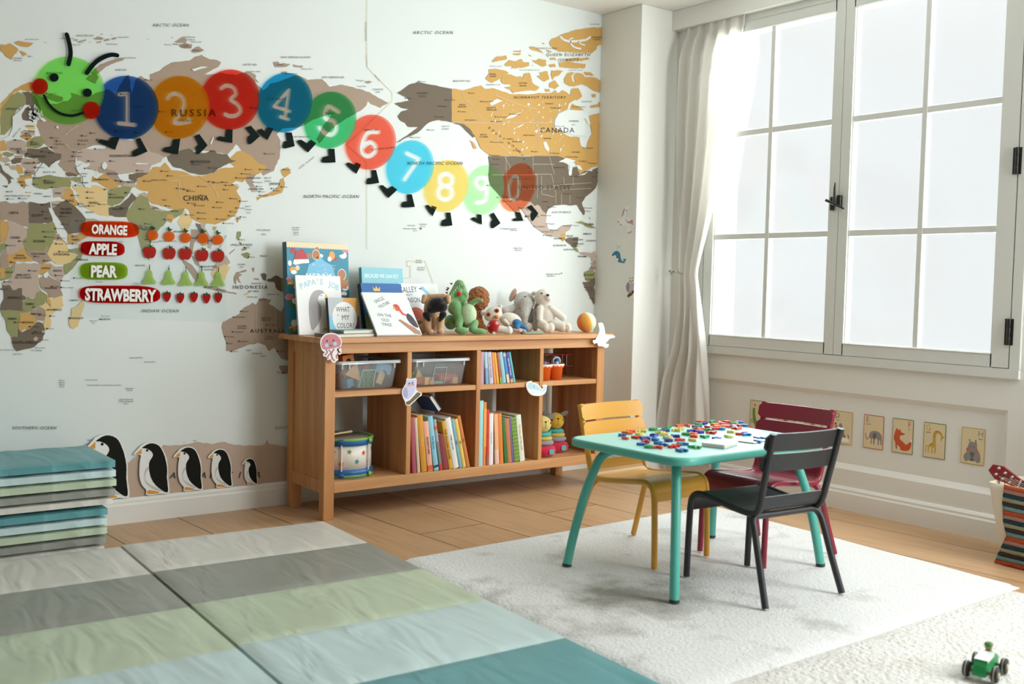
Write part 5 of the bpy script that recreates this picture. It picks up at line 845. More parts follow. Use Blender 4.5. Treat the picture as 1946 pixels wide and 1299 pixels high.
def flat_book(lab, corner, along, w, d, t, z, col, title=None):
    """lies flat: spine starts at the front corner and runs along direction (deg)"""
    mb = MB(); ct = .002; mats = [cover_mat(col)]
    mb.box((0, 0, 0), (w, d, ct)).box((0, 0, t-ct), (w, d, t)).box((0, 0, 0), (ct*1.4, d, t))
    if title: mats.append(cover_mat('#3a3d3c')); write(mb, title, (-d*.5, t/2), t*.5, lambda x, y, q: (-.0004, -x, y), 1, width=d*.55, bold=.02)
    o = mb.build('flat_book', mats, loc=(corner[0], corner[1], z), rot=(0, 0, R(along))); tag(o, lab, 'book', 'books lying flat on the bookcase'); MB().box((ct, .002, ct), (w-.003, d-.002, t-ct)).build('pages', m_page, o); return o
flat_book('grey hardback lying flat at the front of the bookcase top', (.018, -.430, 0), 10, .25, .115, .015, TP, '#8f938b', 'COURAGE')
flat_book('blue green hardback lying on the grey hardback', (.090, -.412, 0), 12, .20, .095, .015, TP+.0155, '#8fb0b3', 'DREAM')
# ================================================================ children's table
def lacquer(n, c, r=.32): return mat('lacquer_'+n, c, r, bump=.02, bscale=600)
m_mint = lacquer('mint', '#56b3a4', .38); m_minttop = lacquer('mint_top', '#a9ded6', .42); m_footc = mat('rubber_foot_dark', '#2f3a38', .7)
TX, TY, TR = .782, -1.862, R(.8); TZ = .495
TB = thing('children_table', 'low mint green metal table with rounded corners, scattered with plastic letters', 'table', (TX, TY, RUG), TR)
def rrect(hx, hy, r, n=8):
    o = []
    for cx, cy, a0 in ((hx-r, hy-r, 0), (-hx+r, hy-r, pi/2), (-hx+r, -hy+r, pi), (hx-r, -hy+r, 3*pi/2)):
        o += [(cx+r*cos(a0+pi/2*k/n), cy+r*sin(a0+pi/2*k/n)) for k in range(n+1)]
    return o
hx, hy, rr = .415, .285, .075; zt = TZ-RUG
mb = MB(); prof = [(-.010, zt), (-.004, zt-.001), (0, zt-.006), (0, zt-.022), (-.002, zt-.026), (-.007, zt-.028), (-.010, zt-.026)]
rings = [[(x, y, z) for x, y in rrect(hx+d, hy+d, rr+d)] for d, z in prof]; n = len(rings[0])
vs = [v for r in rings for v in r]; mb.add(vs, [(i*n+k, (i+1)*n+k, (i+1)*n+(k+1) % n, i*n+(k+1) % n) for i in range(len(rings)-1) for k in range(n)], 0, True)
mb.add(rings[0], [tuple(range(n))], 0); mb.add([(x, y, zt-.006) for x, y, z in rings[-1]], [tuple(range(n))[::-1]], 0)
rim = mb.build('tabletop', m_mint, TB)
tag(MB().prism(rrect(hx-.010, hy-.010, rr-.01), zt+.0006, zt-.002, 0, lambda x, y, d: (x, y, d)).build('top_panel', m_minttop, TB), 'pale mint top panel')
feet = [(-.4, -.265), (-.4, .265), (.4, -.265), (.4, .265)]
for fx, fy in feet:
    sx = math.copysign(1, fx); sy = math.copysign(1, fy)
    I = lambda d, z: (fx-sx*d, fy-sy*d, z)
    path = [I(0, .004), I(.016, .12), I(.040, .26), I(.062, .35), I(.078, .40), I(.100, .428), I(.135, .440), I(.17, .440)]
    l = MB().tube(smooth_path(path, 5), .0165, 14).build('leg', m_mint, TB)
    tag(MB().tube([(fx, fy, -.0005), (fx-sx*.0008, fy, .010)], .0172, 14).build('foot_cap', m_footc, l), 'dark rubber foot cap')
mb = MB()
for y in (-.21, .21): mb.box((-.245, y-.02, zt-.032), (.245, y+.02, zt-.022), bev=.002)
mb.build('under_frame', m_mint, TB)

# ================================================================ three slatted metal chairs
def make_chair(label, c, c2, rough=.33):
    t = thing('children_chair', label, 'chair', (0, 0, 0), 0, 'small metal chairs round the mint table')
    m = lacquer(c, c2, rough); hw = .150
    for s in (-1, 1):
        x = s*hw
        front = [(x, .205, .003), (x, .2025, .10), (x, .199, .20), (x, .195, .262), (x, .186, .291), (x, .166, .306), (x, .13, .309), (x, .05, .300), (x, -.04, .290), (x, -.095, .288), (x, -.122, .298), (x, -.136, .325), (x*1.02, -.146, .37), (x*1.05, -.172, .48), (x*1.07, -.190, .560)]
        l = MB().tube(smooth_path(front, 4), [.0115]*(len(smooth_path(front, 4)))).build('side_frame', m, t)
    rear = [(-.183, -.205, .003), (-.172, -.165, .12), (-.163, -.128, .235), (-.155, -.112, .268), (-.135, -.105, .279), (-.08, -.103, .279), (0, -.103, .279), (.08, -.103, .279), (.135, -.105, .279), (.155, -.112, .268), (.163, -.128, .235), (.172, -.165, .12), (.183, -.205, .003)]
    MB().tube(smooth_path(rear, 4), .0115).build('rear_legs', m, t)
    def slat(prof0, n0, nm, w=hw-.004, th=.005):
        """a slat: strip along x between two profile points, slightly dished"""
        mb = MB(); (y0, z0), (y1, z1) = prof0; N = 10; vs = []
        dv = Vector((0, y1-y0, z1-z0)).normalized(); nv = Vector((0, -dv.z, dv.y))
        for k in range(N+1):
            x = -w+2*w*k/N; dp = n0*(1-(x/w)**2)
            for p, q in (((y0, z0), 0), ((y1, z1), 0), ((y1, z1), 1), ((y0, z0), 1)):
                vs.append((x, p[0]-nv.y*(dp+q*th), p[1]-nv.z*(dp+q*th)))
        fs = [(i*4+j, i*4+(j+1) % 4, (i+1)*4+(j+1) % 4, (i+1)*4+j) for i in range(N) for j in range(4)]+[(3, 2, 1, 0), (N*4, N*4+1, N*4+2, N*4+3)]
        mb.add(vs, fs); return mb.build(nm, m, t)
    seat = [(.197, .243), (.199, .272), (.190, .297), (.172, .311), (.145, .315), (.05, .306), (-.045, .296), (-.092, .294), (-.118, .304), (-.131, .326), (-.139, .350)]
    sp = smooth_path(seat, 4); L = [0]
    for a, b2 in zip(sp, sp[1:]): L.append(L[-1]+math.hypot(b2[0]-a[0], b2[1]-a[1]))
    tot = L[-1]; cuts = [0, .072, .175, .278, tot]
    def at(s):
        for i in range(len(L)-1):
            if s <= L[i+1]+1e-9: f = (s-L[i])/max(1e-9, L[i+1]-L[i]); return (sp[i][0]+f*(sp[i+1][0]-sp[i][0]), sp[i][1]+f*(sp[i+1][1]-sp[i][1]))
        return sp[-1]
    for i in range(4):
        a, b2 = cuts[i]+(.0012 if i else 0), cuts[i+1]-(.0012 if i < 3 else 0); n = 12; w = hw-.006; th = .004; mb = MB(); vs = []
        for k in range(n+1):
            p = at(a+(b2-a)*k/n); q = at(min(tot, a+(b2-a)*k/n+.002)); q0 = at(max(0, a+(b2-a)*k/n-.002)); d = Vector((q[0]-q0[0], q[1]-q0[1])).normalized()
            for x, q2 in ((-w, 0), (w, 0), (w, 1), (-w, 1)): vs.append((x, p[0]-d.y*th*q2, p[1]+d.x*th*q2))   # thickness goes to the underside
        fs = [(i2*4+j, (i2+1)*4+j, (i2+1)*4+(j+1) % 4, i2*4+(j+1) % 4) for i2 in range(n) for j in range(4)]+[(0, 1, 2, 3), (n*4+3, n*4+2, n*4+1, n*4)]
        mb.add(vs, fs, 0, False); mb.build('seat_slat', m, t)
    # two back slats, wider than the posts, rounded ends, curved round the sitter
    for z0, z1 in ((.437, .497), (.505, .565)):
        mb = MB(); N = 24; w = .174; th = .011; vs = []
        for k in range(N+1):
            x = -w+2*w*k/N; e = max(0, abs(x)-(w-.014))/.014; ins = .013*(1-math.sqrt(max(0, 1-e*e)))
            yb = lambda z: -.146-.256*(z-.37)*.9+.012-.020*(1-(x/w)**2)
            za, zb = z0+ins, z1-ins
            vs += [(x, yb(za)+th/2, za), (x, yb(zb)+th/2, zb), (x, yb(zb)-th/2, zb), (x, yb(za)-th/2, za)]
        fs = [(i*4+j, i*4+(j+1) % 4, (i+1)*4+(j+1) % 4, (i+1)*4+j) for i in range(N) for j in range(4)]+[(3, 2, 1, 0), (N*4, N*4+1, N*4+2, N*4+3)]
        mb.add(vs, fs); mb.build('back_slat', m, t)
    for s in (-1, 1):
        MB().tube([(s*hw*1.07, -.1895, .556), (s*hw*1.072, -.1915, .566)], .0125, 12).build('end_cap', m, t)
    return t
yc = make_chair('yellow slatted metal chair between the mint table and the bookcase', 'mustard', '#dca03a'); yc.location = (.757, -1.600, RUG); yc.rotation_euler = (0, 0, R(183))
rc = make_chair('dark red slatted metal chair on the window side of the mint table', 'maroon', '#8a2438'); rc.location = (1.165, -1.873, RUG); rc.rotation_euler = (0, 0, R(92))
bc = make_chair('black slatted metal chair with its back to the viewer', 'graphite', '#28292b', .45); bc.location = (.775, -2.165, RUG); bc.rotation_euler = (0, 0, R(-5))

# ================================================================ plastic letters scattered on the table
LC = dict(red='#d5312b', blue='#1f67ae', green='#2f9a52', yellow='#e2cf72', orange='#ee6235', purple='#33359a')
plastic = {k: mat('plastic_'+k, v, .3) for k, v in LC.items()}
spec = """R orange 1192,822;S blue 1183,826;I orange 1188,832;T red 1210,830;E orange 1200,819;L yellow 1221,819;O yellow 1215,824;M purple 1225,832;G green 1240,815;P purple 1228,836;H purple 1243,826;J blue 1244,829;W purple 1262,818;K yellow 1255,821;F blue 1247,835;N yellow 1262,824;X purple 1283,828;C red 1228,838;B blue 1252,841;A blue 1218,843;D green 1232,848;Z orange 1252,849;Q purple 1271,836;V red 1290,835;U yellow 1270,831;Y blue 1262,844;S red 1278,848;E red 1283,846;J green 1272,812;O green 1265,814;T yellow 1286,817;F yellow 1293,814;P orange 1290,808;L orange 1303,808;A green 1303,824;B purple 1312,818;C orange 1316,823;D red 1318,828;E yellow 1317,835;Z blue 1297,843;K green 1320,849;H blue 1296,855;G purple 1330,820;R red 1323,819;M orange 1328,814;N blue 1324,810;Q green 1328,805;T purple 1338,804;W red 1333,801;I red 1345,811;U red 1356,814;V green 1348,816;X red 1352,821;Y green 1341,829;O blue 1362,832;F orange 1358,806;J orange 1366,802;S orange 1362,810;L green 1355,801;A red 1375,805;B red 1382,801;C blue 1372,814;D yellow 1387,828;H orange 1378,809;K blue 1388,810;P red 1402,823;G yellow 1390,819;M red 1398,808;N orange 1400,813;R blue 1407,808;E blue 1411,822;Q blue 1405,802;T blue 1418,825;U green 1396,804;V blue 1442,838;W blue 1446,832"""
rnd = random.Random(12); taken = []
def letter(ch, cname, px, py):
    p = onz(px, py, TZ+.006); a = rnd.uniform(0, 6.28); cap = rnd.uniform(.030, .036)
    q = Vector((p.x, p.y)); c, s = cos(-TR), sin(-TR)
    for _ in range(40):   # nudge apart so that no two letters share a spot
        hit = [r for r in taken if (r-q).length < .0335]
        if not hit: break
        q += sum(((q-r).normalized()*(.0345-(q-r).length) if (q-r).length > 1e-5 else Vector((.01, 0)) for r in hit), Vector((0, 0)))
    taken.append(q.copy())
    mb = MB(); write(mb, ch, (0, 0), cap*.88, lambda x, y, d: (x, y, d+.0052), 0, bold=.055, ext=.0042)
    o = mb.build('plastic_letter', plastic[cname], loc=(q.x, q.y, TZ+.0009), rot=(0, 0, a)); tag(o, '%s plastic letter %s lying on the mint table' % (cname, ch), 'toy letter', 'plastic letters on the mint table')
    return o
for s in spec.split(';'):
    ch, cn, p = s.split(' '); letter(ch, cn, *pts(p)[0])
# white cards and a flat booklet
m_cardw = mat('card_white', '#e9e8e2', .5)
p = onz(1368, 847, TZ); k = thing('card_stack', 'small stack of white cards near the front edge of the mint table', 'cards', (p.x, p.y, TZ+.0009), R(18))
z = 0; rnd = random.Random(2)
for i in range(8):
    dx, dy = rnd.uniform(-.0025, .0025), rnd.uniform(-.0025, .0025); MB().box((-.062+dx, -.042+dy, z), (.062+dx, .042+dy, z+.0017)).build('card', m_cardw, k); z += .0018
p = onz(1425, 838, TZ); f = thing('booklet', 'thin white booklet with a dark lower edge beside the white card stack', 'booklet', (p.x, p.y, TZ+.0009), R(12))
MB().box((-.055, -.045, 0), (.055, .045, .002)).build('back_cover', mat('booklet_edge', '#46504c', .6), f); MB().box((-.054, -.044, .0021), (.055, .046, .0045)).build('pages', m_cardw, f)
# ================================================================ drum
def dcol(n, c, r=.35): return mat('toy_'+n, c, r)
dr = thing('toy_drum', 'white toy drum with coloured stars and blue and green rims', 'drum', (.192, -.235, BT), 0)
DR, DH = .128, .178
m_dw, m_db, m_dg, m_dh = dcol('white', '#ece6dc'), dcol('blue', '#2767a8'), dcol('green', '#7cb654'), dcol('drumhead', '#8d8474', .6)
MB().lathe([(DR-.006, .03), (DR, .031), (DR, DH-.03), (DR-.006, DH-.03)], 48).build('shell', m_dw, dr)
for nm, z0, sg in (('bottom_rim', 0, 1), ('top_rim', DH, -1)):
    mb = MB(); mb.lathe([(DR-.01, z0+sg*.004), (DR+.008, z0+sg*.001), (DR+.010, z0+sg*.006), (DR+.008, z0+sg*.012)], 48, 1, caps=False); mb.lathe([(DR+.008, z0+sg*.012), (DR+.009, z0+sg*.02), (DR+.006, z0+sg*.034), (DR-.002, z0+sg*.037)], 48, 0, caps=False); mb.build(nm, [m_db, m_dg], dr)
MB().lathe([(0, DH-.006), (DR-.004, DH-.006), (DR-.004, DH-.010), (0, DH-.010)], 48).build('drumhead', m_dh, dr)
def on_drum(a, z, r): return (sin(a)*r, -cos(a)*r, z)
star_cols = [dcol('star_red', '#d9502f'), dcol('star_green', '#79a94f'), dcol('star_teal', '#2f93a3')]
mb = MB(); rs = random.Random(5)
for i in range(22):
    a = -pi+i*2*pi/22; z = (.064 if i % 2 else .112)+rs.uniform(-.008, .008); r = rs.choice([.014, .020, .023]); ro = rs.uniform(-.3, .3)
    q = [(r*(1 if k % 2 == 0 else .45)*sin(2*pi*k/10+ro), r*(1 if k % 2 == 0 else .45)*cos(2*pi*k/10+ro)) for k in range(10)]
    mb.prism(ccw(q), 0, None, i % 3, lambda x, y, d: on_drum(a+x/DR, z+y, DR+.0008))
mb.build('star_print', star_cols, dr)
for k in range(6):
    a = R(28+60*k); l = MB().tube([on_drum(a, .03, DR+.007), on_drum(a, DH-.03, DR+.007)], .0035, 8).build('tension_rod', m_dw, dr)
    mb = MB()
    for z in (.012, DH-.014):
        mb.tube([on_drum(a-.06, z, DR+.010), on_drum(a, z, DR+.013), on_drum(a+.06, z, DR+.010)], .011, 8)
    mb.build('lug', m_db if k % 2 else m_dg, l)
dk = thing('drumstick', 'pale wooden drumstick with an orange handle lying on the toy drum', 'drumstick', (.15, -.27, BT+DH+.012), R(12))
MB().tube([(-.03, 0, 0), (.03, 0, .002), (.075, 0, .003)], [.0045, .005, .006], 8).build('stick', mat('stick_wood', '#dcc39a', .5), dk); MB().tube([(-.07, 0, 0), (-.065, 0, 0), (-.035, 0, 0), (-.028, 0, 0)], [.004, .010, .010, .005], 10).build('handle', dcol('stick_orange', '#e08a34'), dk)
tag(MB().tube(smooth_path([(.08, -.340, BT+.004), (.11, -.385, BT+.004), (.16, -.397, BT+.003), (.21, -.392, BT+.003), (.235, -.375, BT+.0055), (.235, -.366, BT+.006)], 6), .0022, 6).build('drum_cord', mat('cord_grey', '#77777a', .6), loc=(.16, -.38, BT), world=True), 'thin grey cord lying on the shelf in front of the toy drum', 'cord')

# ================================================================ clear boxes of wooden blocks
m_bin = clear_plastic('bin_plastic', (.93, .95, .96), .13, .05); m_binrim = clear_plastic('bin_rim', (.85, .9, .92), .45, .08)
def clear_bin(lab, cx, w=.315, d=.30, h=.128):
    t = thing('storage_box', lab, 'storage box', (cx, -.245, SH), 0, 'clear plastic boxes on the upper shelf')
    def ring(hw, hd, z, r=.02): return [(x, y, z) for x, y in rrect(hw, hd, r, 4)]
    wb, db, wt, dt = w/2-.018, d/2-.018, w/2, d/2
    rs = [ring(wb-.012, db-.012, .001, .012), ring(wb, db, .010), ring(wt-.004, dt-.004, h-.008), ring(wt-.003, dt-.003, h)]
    inn = [ring(wt-.005, dt-.005, h), ring(wt-.006, dt-.006, h-.008), ring(wb-.002, db-.002, .012), ring(wb-.014, db-.014, .003, .012)]
    al = rs+inn; n = len(rs[0]); mb = MB(); mb.add([v for r in al for v in r], [(i*n+k, i*n+(k+1) % n, (i+1)*n+(k+1) % n, (i+1)*n+k) for i in range(len(al)-1) for k in range(n)], 0, True)
    mb.add(rs[0], [tuple(range(n))[::-1]]); mb.add(inn[-1], [tuple(range(n))]); mb.build('tub', m_bin, t)
    mb = MB(); a, b2 = ring(wt+.009, dt+.009, h+.003, .026), ring(wt+.010, dt+.010, h-.010, .026); c, e2 = ring(wt-.003, dt-.003, h+.003), ring(wt-.003, dt-.003, h-.002)
    al = [e2, c, a, b2]; mb.add([v for r in al for v in r], [(i*n+k, (i+1)*n+k, (i+1)*n+(k+1) % n, i*n+(k+1) % n) for i in range(3) for k in range(n)], 0, True); mb.build('rim', m_binrim, t)
    mb = MB(); yf = -db-.0012
    for q in ([(-.045, .012), (-.032, .088)], [(-.032, .088), (.034, .088)], [(.034, .088), (.028, .012)]):
        a, b2 = q; f = lambda p: (p[0], -(db+(dt-.004-db)*(p[1]-.010)/(h-.018))-.001, p[1]); mb.tube([f(a), f(b2)], .0018, 6)
    mb.build('label_frame', m_binrim, t)
    for x in (-wt+.02, -wt+.055, wt-.03): MB().box((x-.003, -dt-.004, h-.032), (x+.003, -dt+.003, h-.010)).build('rim_tab', m_binrim, t)
    return t, wb, db
BINX = (.232, .618)
b1 = clear_bin('clear plastic box packed with large wooden blocks, next to the jellyfish sticker', BINX[0]); b2_ = clear_bin('clear plastic box holding a low layer of small blocks, right of the owl sticker', BINX[1])
BCOL = dict(tan='#dcA46c', red='#c24a3c', blue='#4e93bd', green='#3d8a5c', orange='#e8832f', beige='#d9b98a', brown='#a5623c', yellow='#e2b94f', pink='#dd8f80', sage='#7fae7f')
def block(name, lab, geo, col, x, y, z, rot, group):
    mb = MB(); geo(mb); o = mb.build(name, mat('block_'+col, BCOL[col], .4), loc=(x, y, SH+z), rot=tuple(R(a) for a in rot)); return tag(o, lab, 'toy block', group)
def cub(a, b2, c): return lambda mb: mb.box((-a/2, -b2/2, -c/2), (a/2, b2/2, c/2), bev=.0025)
def tri(a, c, d): return lambda mb: mb.prism([(-a/2, 0), (a/2, 0), (0, c)], -d/2, d/2, 0, lambda x, y, q: (x, q, y))
def arch(a, c, d): return lambda mb: mb.prism([(-a/2, 0), (-a*.25, 0)]+[(-a*.25*cos(pi*k/8), a*.25*sin(pi*k/8)) for k in range(1, 8)]+[(a*.25, 0), (a/2, 0), (a/2, c), (-a/2, c)], -d/2, d/2, 0, lambda x, y, q: (x, q, y))
def cyl(r, h): return lambda mb: mb.lathe([(r-.002, -h/2), (r, -h/2+.002), (r, h/2-.002), (r-.002, h/2)], 20)
def grid(mb):
    s = .075
    for x in (-s/2, -s/6, s/6, s/2): mb.box((x-.004, -.009, 0), (x+.004, .009, s))
    for z in (0, s/3, 2*s/3, s): mb.box((-s/2-.004, -.009, z-.004 if z else 0), (s/2+.004, .009, z+.004))
    mb.box((-s/2, -.002, 0), (s/2, .002, s))
GB1, GB2 = 'large blocks in the packed clear box', 'small blocks in the other clear box'
x0 = BINX[0]
for a in [('lattice_block', 'green lattice block standing behind the label frame of the packed box', grid, 'green', x0-.005, -.355, .006, (0, 0, 0)), ('triangle_block', 'tan wedge block pressed against the upper left of the packed box', tri(.09, .075, .04), 'tan', x0-.075, -.35, .055, (0, 20, 8)),
          ('cube_block', 'blue cube block at the lower left of the packed box', cub(.05, .05, .04), 'blue', x0-.080, -.335, .032, (0, -12, 20)), ('cube_block', 'red block low at the left wall of the packed box', cub(.04, .06, .055), 'red', x0-.098, -.28, .037, (0, 0, 10)),
          ('arch_block', 'blue arch block at the upper right of the packed box', arch(.075, .045, .04), 'blue', x0+.085, -.35, .068, (0, 12, -6)), ('plank_block', 'beige plank block leaning at the right of the packed box', cub(.033, .026, .075), 'beige', x0+.083, -.345, .056, (0, 22, 0)),
          ('plank_block', 'brown plank block standing beside the green lattice block', cub(.018, .035, .08), 'brown', x0+.052, -.325, .052, (0, 3, 0)), ('cube_block', 'light blue cube at the foot of the packed box beside the lattice', cub(.036, .036, .036), 'blue', x0-.055, -.29, .026, (0, 0, 30)),
          ('cube_block', 'large tan cube in the middle of the packed box', cub(.07, .06, .06), 'tan', x0+.0, -.26, .038, (0, 0, 10)), ('roof_block', 'red roof block lying across the top of the packed box', tri(.085, .04, .05), 'red', x0+.03, -.29, .078, (0, 0, 15)),
          ('bridge_block', 'orange bridge block sticking up over the rim of the packed box', arch(.065, .032, .045), 'orange', x0-.06, -.28, .120, (0, -8, 12)), ('cube_block', 'green cube at the back of the packed box', cub(.06, .06, .06), 'green', x0+.075, -.22, .038, (0, 0, 0))]: block(*a, GB1)
x0 = BINX[1]
for a in [('cube_block', 'red box block at the left front corner of the half empty box', cub(.045, .03, .028), 'red', x0-.098, -.345, .024, (0, 0, 8)), ('triangle_block', 'green triangle block at the left wall of the half empty box', tri(.05, .035, .03), 'sage', x0-.105, -.29, .036, (0, 14, 0)),
          ('cube_block', 'yellow block beside the red box block', cub(.03, .03, .035), 'yellow', x0-.064, -.352, .024, (0, 0, 12)), ('cube_block', 'pink block in front of the yellow one', cub(.026, .026, .02), 'pink', x0-.035, -.357, .017, (0, 0, -8)), ('triangle_block', 'yellow triangle block poking up behind the yellow block', tri(.04, .04, .02), 'yellow', x0-.075, -.31, .038, (0, -10, 0)),
          ('plank_block', 'flat green plank block lying in the label frame of the half empty box', cub(.05, .03, .014), 'sage', x0+.005, -.352, .015, (0, 0, 0)), ('cube_block', 'orange pink block behind the flat green plank', cub(.055, .035, .03), 'pink', x0-.02, -.31, .021, (0, 0, 5)), ('cylinder_block', 'red cylinder block lying across the right of the half empty box', lambda mb: mb.lathe([(.019, -.055), (.021, -.053), (.021, .053), (.019, .055)], 20, M=Matrix.Rotation(pi/2, 4, 'Y')), 'red', x0+.07, -.335, .030, (0, 0, 4)),
          ('plank_block', 'long red plank block behind the red cylinder', cub(.085, .02, .045), 'red', x0+.07, -.295, .029, (0, 0, -3)), ('triangle_block', 'red roof block at the back left of the half empty box', tri(.06, .03, .03), 'red', x0-.06, -.25, .006, (0, 0, 0)), ('cube_block', 'small tan cube at the right wall of the half empty box', cub(.03, .03, .03), 'tan', x0+.100, -.35, .021, (0, 0, 0)), ('cube_block', 'green cube behind the orange pink block', cub(.035, .035, .035), 'green', x0+.02, -.26, .023, (0, 0, 20))]: block(*a, GB2)

# ================================================================ orange cups and a toy biplane
m_cup = mat('cup_orange', '#f06a1f', .4); m_lid = mat('cup_lid_white', '#eee7dd', .4)
def cup(lab, x, y, stuff):
    t = thing('orange_cup', lab, 'cup', (x, y, SH), 0, 'orange cups on the upper right shelf'); mb = MB()
    mb.lathe([(0, .002), (.034, .001), (.040, .062), (.0455, .064), (.0465, .082), (.042, .082), (.036, .062), (.031, .006), (0, .006)], 32); mb.build('cup_body', m_cup, t)
    mb = MB(); n = 28; vs = []
    for k in range(n): vs += [(.0472*cos(2*pi*k/n), .0472*sin(2*pi*k/n), .0835), (.0472*cos(2*pi*k/n), .0472*sin(2*pi*k/n), .076 if k % 2 else .070)]
    mb.add(vs, [(2*k, 2*k+1, (2*k+3) % (2*n), (2*k+2) % (2*n)) for k in range(n)]); mb.build('zigzag_band', m_lid, t)
    for k, (dx, dy, h, c) in enumerate(stuff): tag(MB().lathe([(.0, .07), (.009, .07), (.010, h), (.0, h+.002)], 12, M=Matrix.Translation((dx, dy, 0))).build('stamp', mat('stamp_'+c[1:], c, .5), t), None)
cup('orange cup half hidden by the divider on the upper right shelf', 1.270, -.355, [(.0, -.01, .095, '#7d6a8e'), (-.018, .01, .10, '#ddd0d8'), (.02, .012, .092, '#4c4338')])
cup('orange cup in full view in front of the toy biplane', 1.357, -.345, [(.0, -.012, .092, '#cdb9cf'), (-.02, .008, .10, '#3f3a3a'), (.02, .01, .09, '#8a6d8f')])
pl = thing('toy_biplane', 'red and white toy biplane with a blue nose behind the orange cups', 'toy plane', (1.448, -.205, SH), R(-14))
m_wing = mat('plane_red', '#a8222b', .35); m_strut = mat('plane_wire', '#b9b9b6', .35, metal=.6)
MB().tube([(0, -.065, .088), (0, -.05, .088), (0, .0, .088), (0, .06, .086), (0, .10, .092)], [.024, .027, .028, .020, .008], 20).build('fuselage', dcol('plane_white', '#e6e3dc'), pl); tag(MB().ell((0, -.070, .088), (.015, .012, .015)).build('nose', dcol('plane_blue', '#1f83c4'), pl), 'blue nose cap')
for z in (.120, .058): MB().box((-.115, -.03, z-.002), (.115, .028, z+.002), bev=.0015).build('wing', m_wing, pl)
for x in (-.085, -.06, .06, .085): MB().tube([(x, -.01, .060), (x, -.01, .118)], .0016, 6).build('strut', m_strut, pl)
MB().box((-.04, .085, .090), (.04, .105, .093)).box((-.0015, .085, .092), (.0015, .108, .118)).build('tail', m_wing, pl)
for s in (-1, 1):
    g = MB().tube([(s*.012, -.03, .068), (s*.034, -.035, .040), (s*.036, -.035, .014)], .0016, 6).build('landing_gear', m_strut, pl); MB().lathe([(0, -.004), (.0115, -.004), (.013, 0), (.0115, .004), (0, .004)], 16, M=Matrix.Translation((s*.040, -.035, .0135)) @ Matrix.Rotation(pi/2, 4, 'Y')).build('wheel', mat('plane_tyre', '#1c1c1c', .6), g)

# ================================================================ two stacking plush animals
def plush(n, c, b=.5, s=260, v=.06): return mat('plush_'+n, c, .9, bump=b, bscale=s, var=v, vscale=60, sheen=.4, spec=.1)
def stacker(lab, x, y, rz, tilt_cols, tagcol):
    t = thing('stacking_plush', lab, 'stacking toy', (x, y, BT), R(rz), 'plush stacking animals in the lower right compartment')
    ph = plush('stack_'+tilt_cols['n'], tilt_cols['head']); base = plush('stack_red', '#c92747', .6, 60); aq = plush('stack_aqua', '#3fb0a8'); ye = plush('stack_yellow_ring', '#d6b544'); gr = plush('stack_grey', '#98939f')
    MB().lathe([(0, .001), (.05, .001), (.068, .012), (.074, .030), (.066, .048), (.04, .058), (0, .06)], 32).build('base', base, t)
    def ring(z, r, th, m, nm='ring'): MB().lathe([(r-th, z-th*.8), (r-.3*th, z-th), (r+th*.5, z-.5*th), (r+th*.7, z), (r+th*.5, z+.5*th), (r-.3*th, z+th), (r-th, z+th*.8), (0, z+th*.8)], 32, caps=False).build(nm, m, t)
    ring(.070, .052, .013, gr); ring(.092, .046, .011, ye); ring(.111, .040, .011, aq)
    h = MB().ell((0, 0, .163), (.047, .044, .045)).build('head', ph, t)
    mb = MB(); mb.ell((0, -.041, .180), (.006, .004, .005)); mb.build('nose', plush('nose_brown', '#6b3c28'), h); mb = MB()
    for s in (-1, 1): mb.ell((s*.018, -.036, .184), .0022, u=8, w=6)
    mb.tube([(0, -.0445, .176), (0, -.0455, .165), (0, -.0435, .150)], .0008, 5); mb.tube([(-.006, -.0425, .149), (0, -.0432, .147), (.006, -.0425, .149)], .0008, 5); mb.build('face_stitching', plush('nose_brown', '#6b3c28'), h)
    for s in (-1, 1): MB().ell((s*.031, -.0315, .172), (.006, .0035, .006), rot=(0, 0, s*.7)).build('cheek', plush('cheek_brown', '#8c4a2c'), h)
    for s in (-1, 1): MB().ell((s*.052, .008, .200), (.026, .005, .013), rot=(0, -s*.35, 0)).build('ear', plush('ear_grey', '#7f7a72'), t)
    mb = MB(); mb.prism(rrect(.013, .013, .006), -.078, -.075, 0, lambda x, y, d: (x+.02, d, y+.030)); mb.build('side_tag', plush('tag_aqua', '#67bac0'), t)
    MB().ell((-.052, -.045, .105), (.018, .005, .009), rot=(0, -.5, .4)).build('leaf_tag', aq, t)
stacker('plush stacking animal half hidden by the divider, with a pale yellow head', 1.306, -.315, -14, dict(n='pale', head='#e0cf7e'), 'aqua')
stacker('plush stacking animal with a deep yellow head, behind the table corner', 1.452, -.245, -18, dict(n='deep', head='#d9ad2c'), 'white')
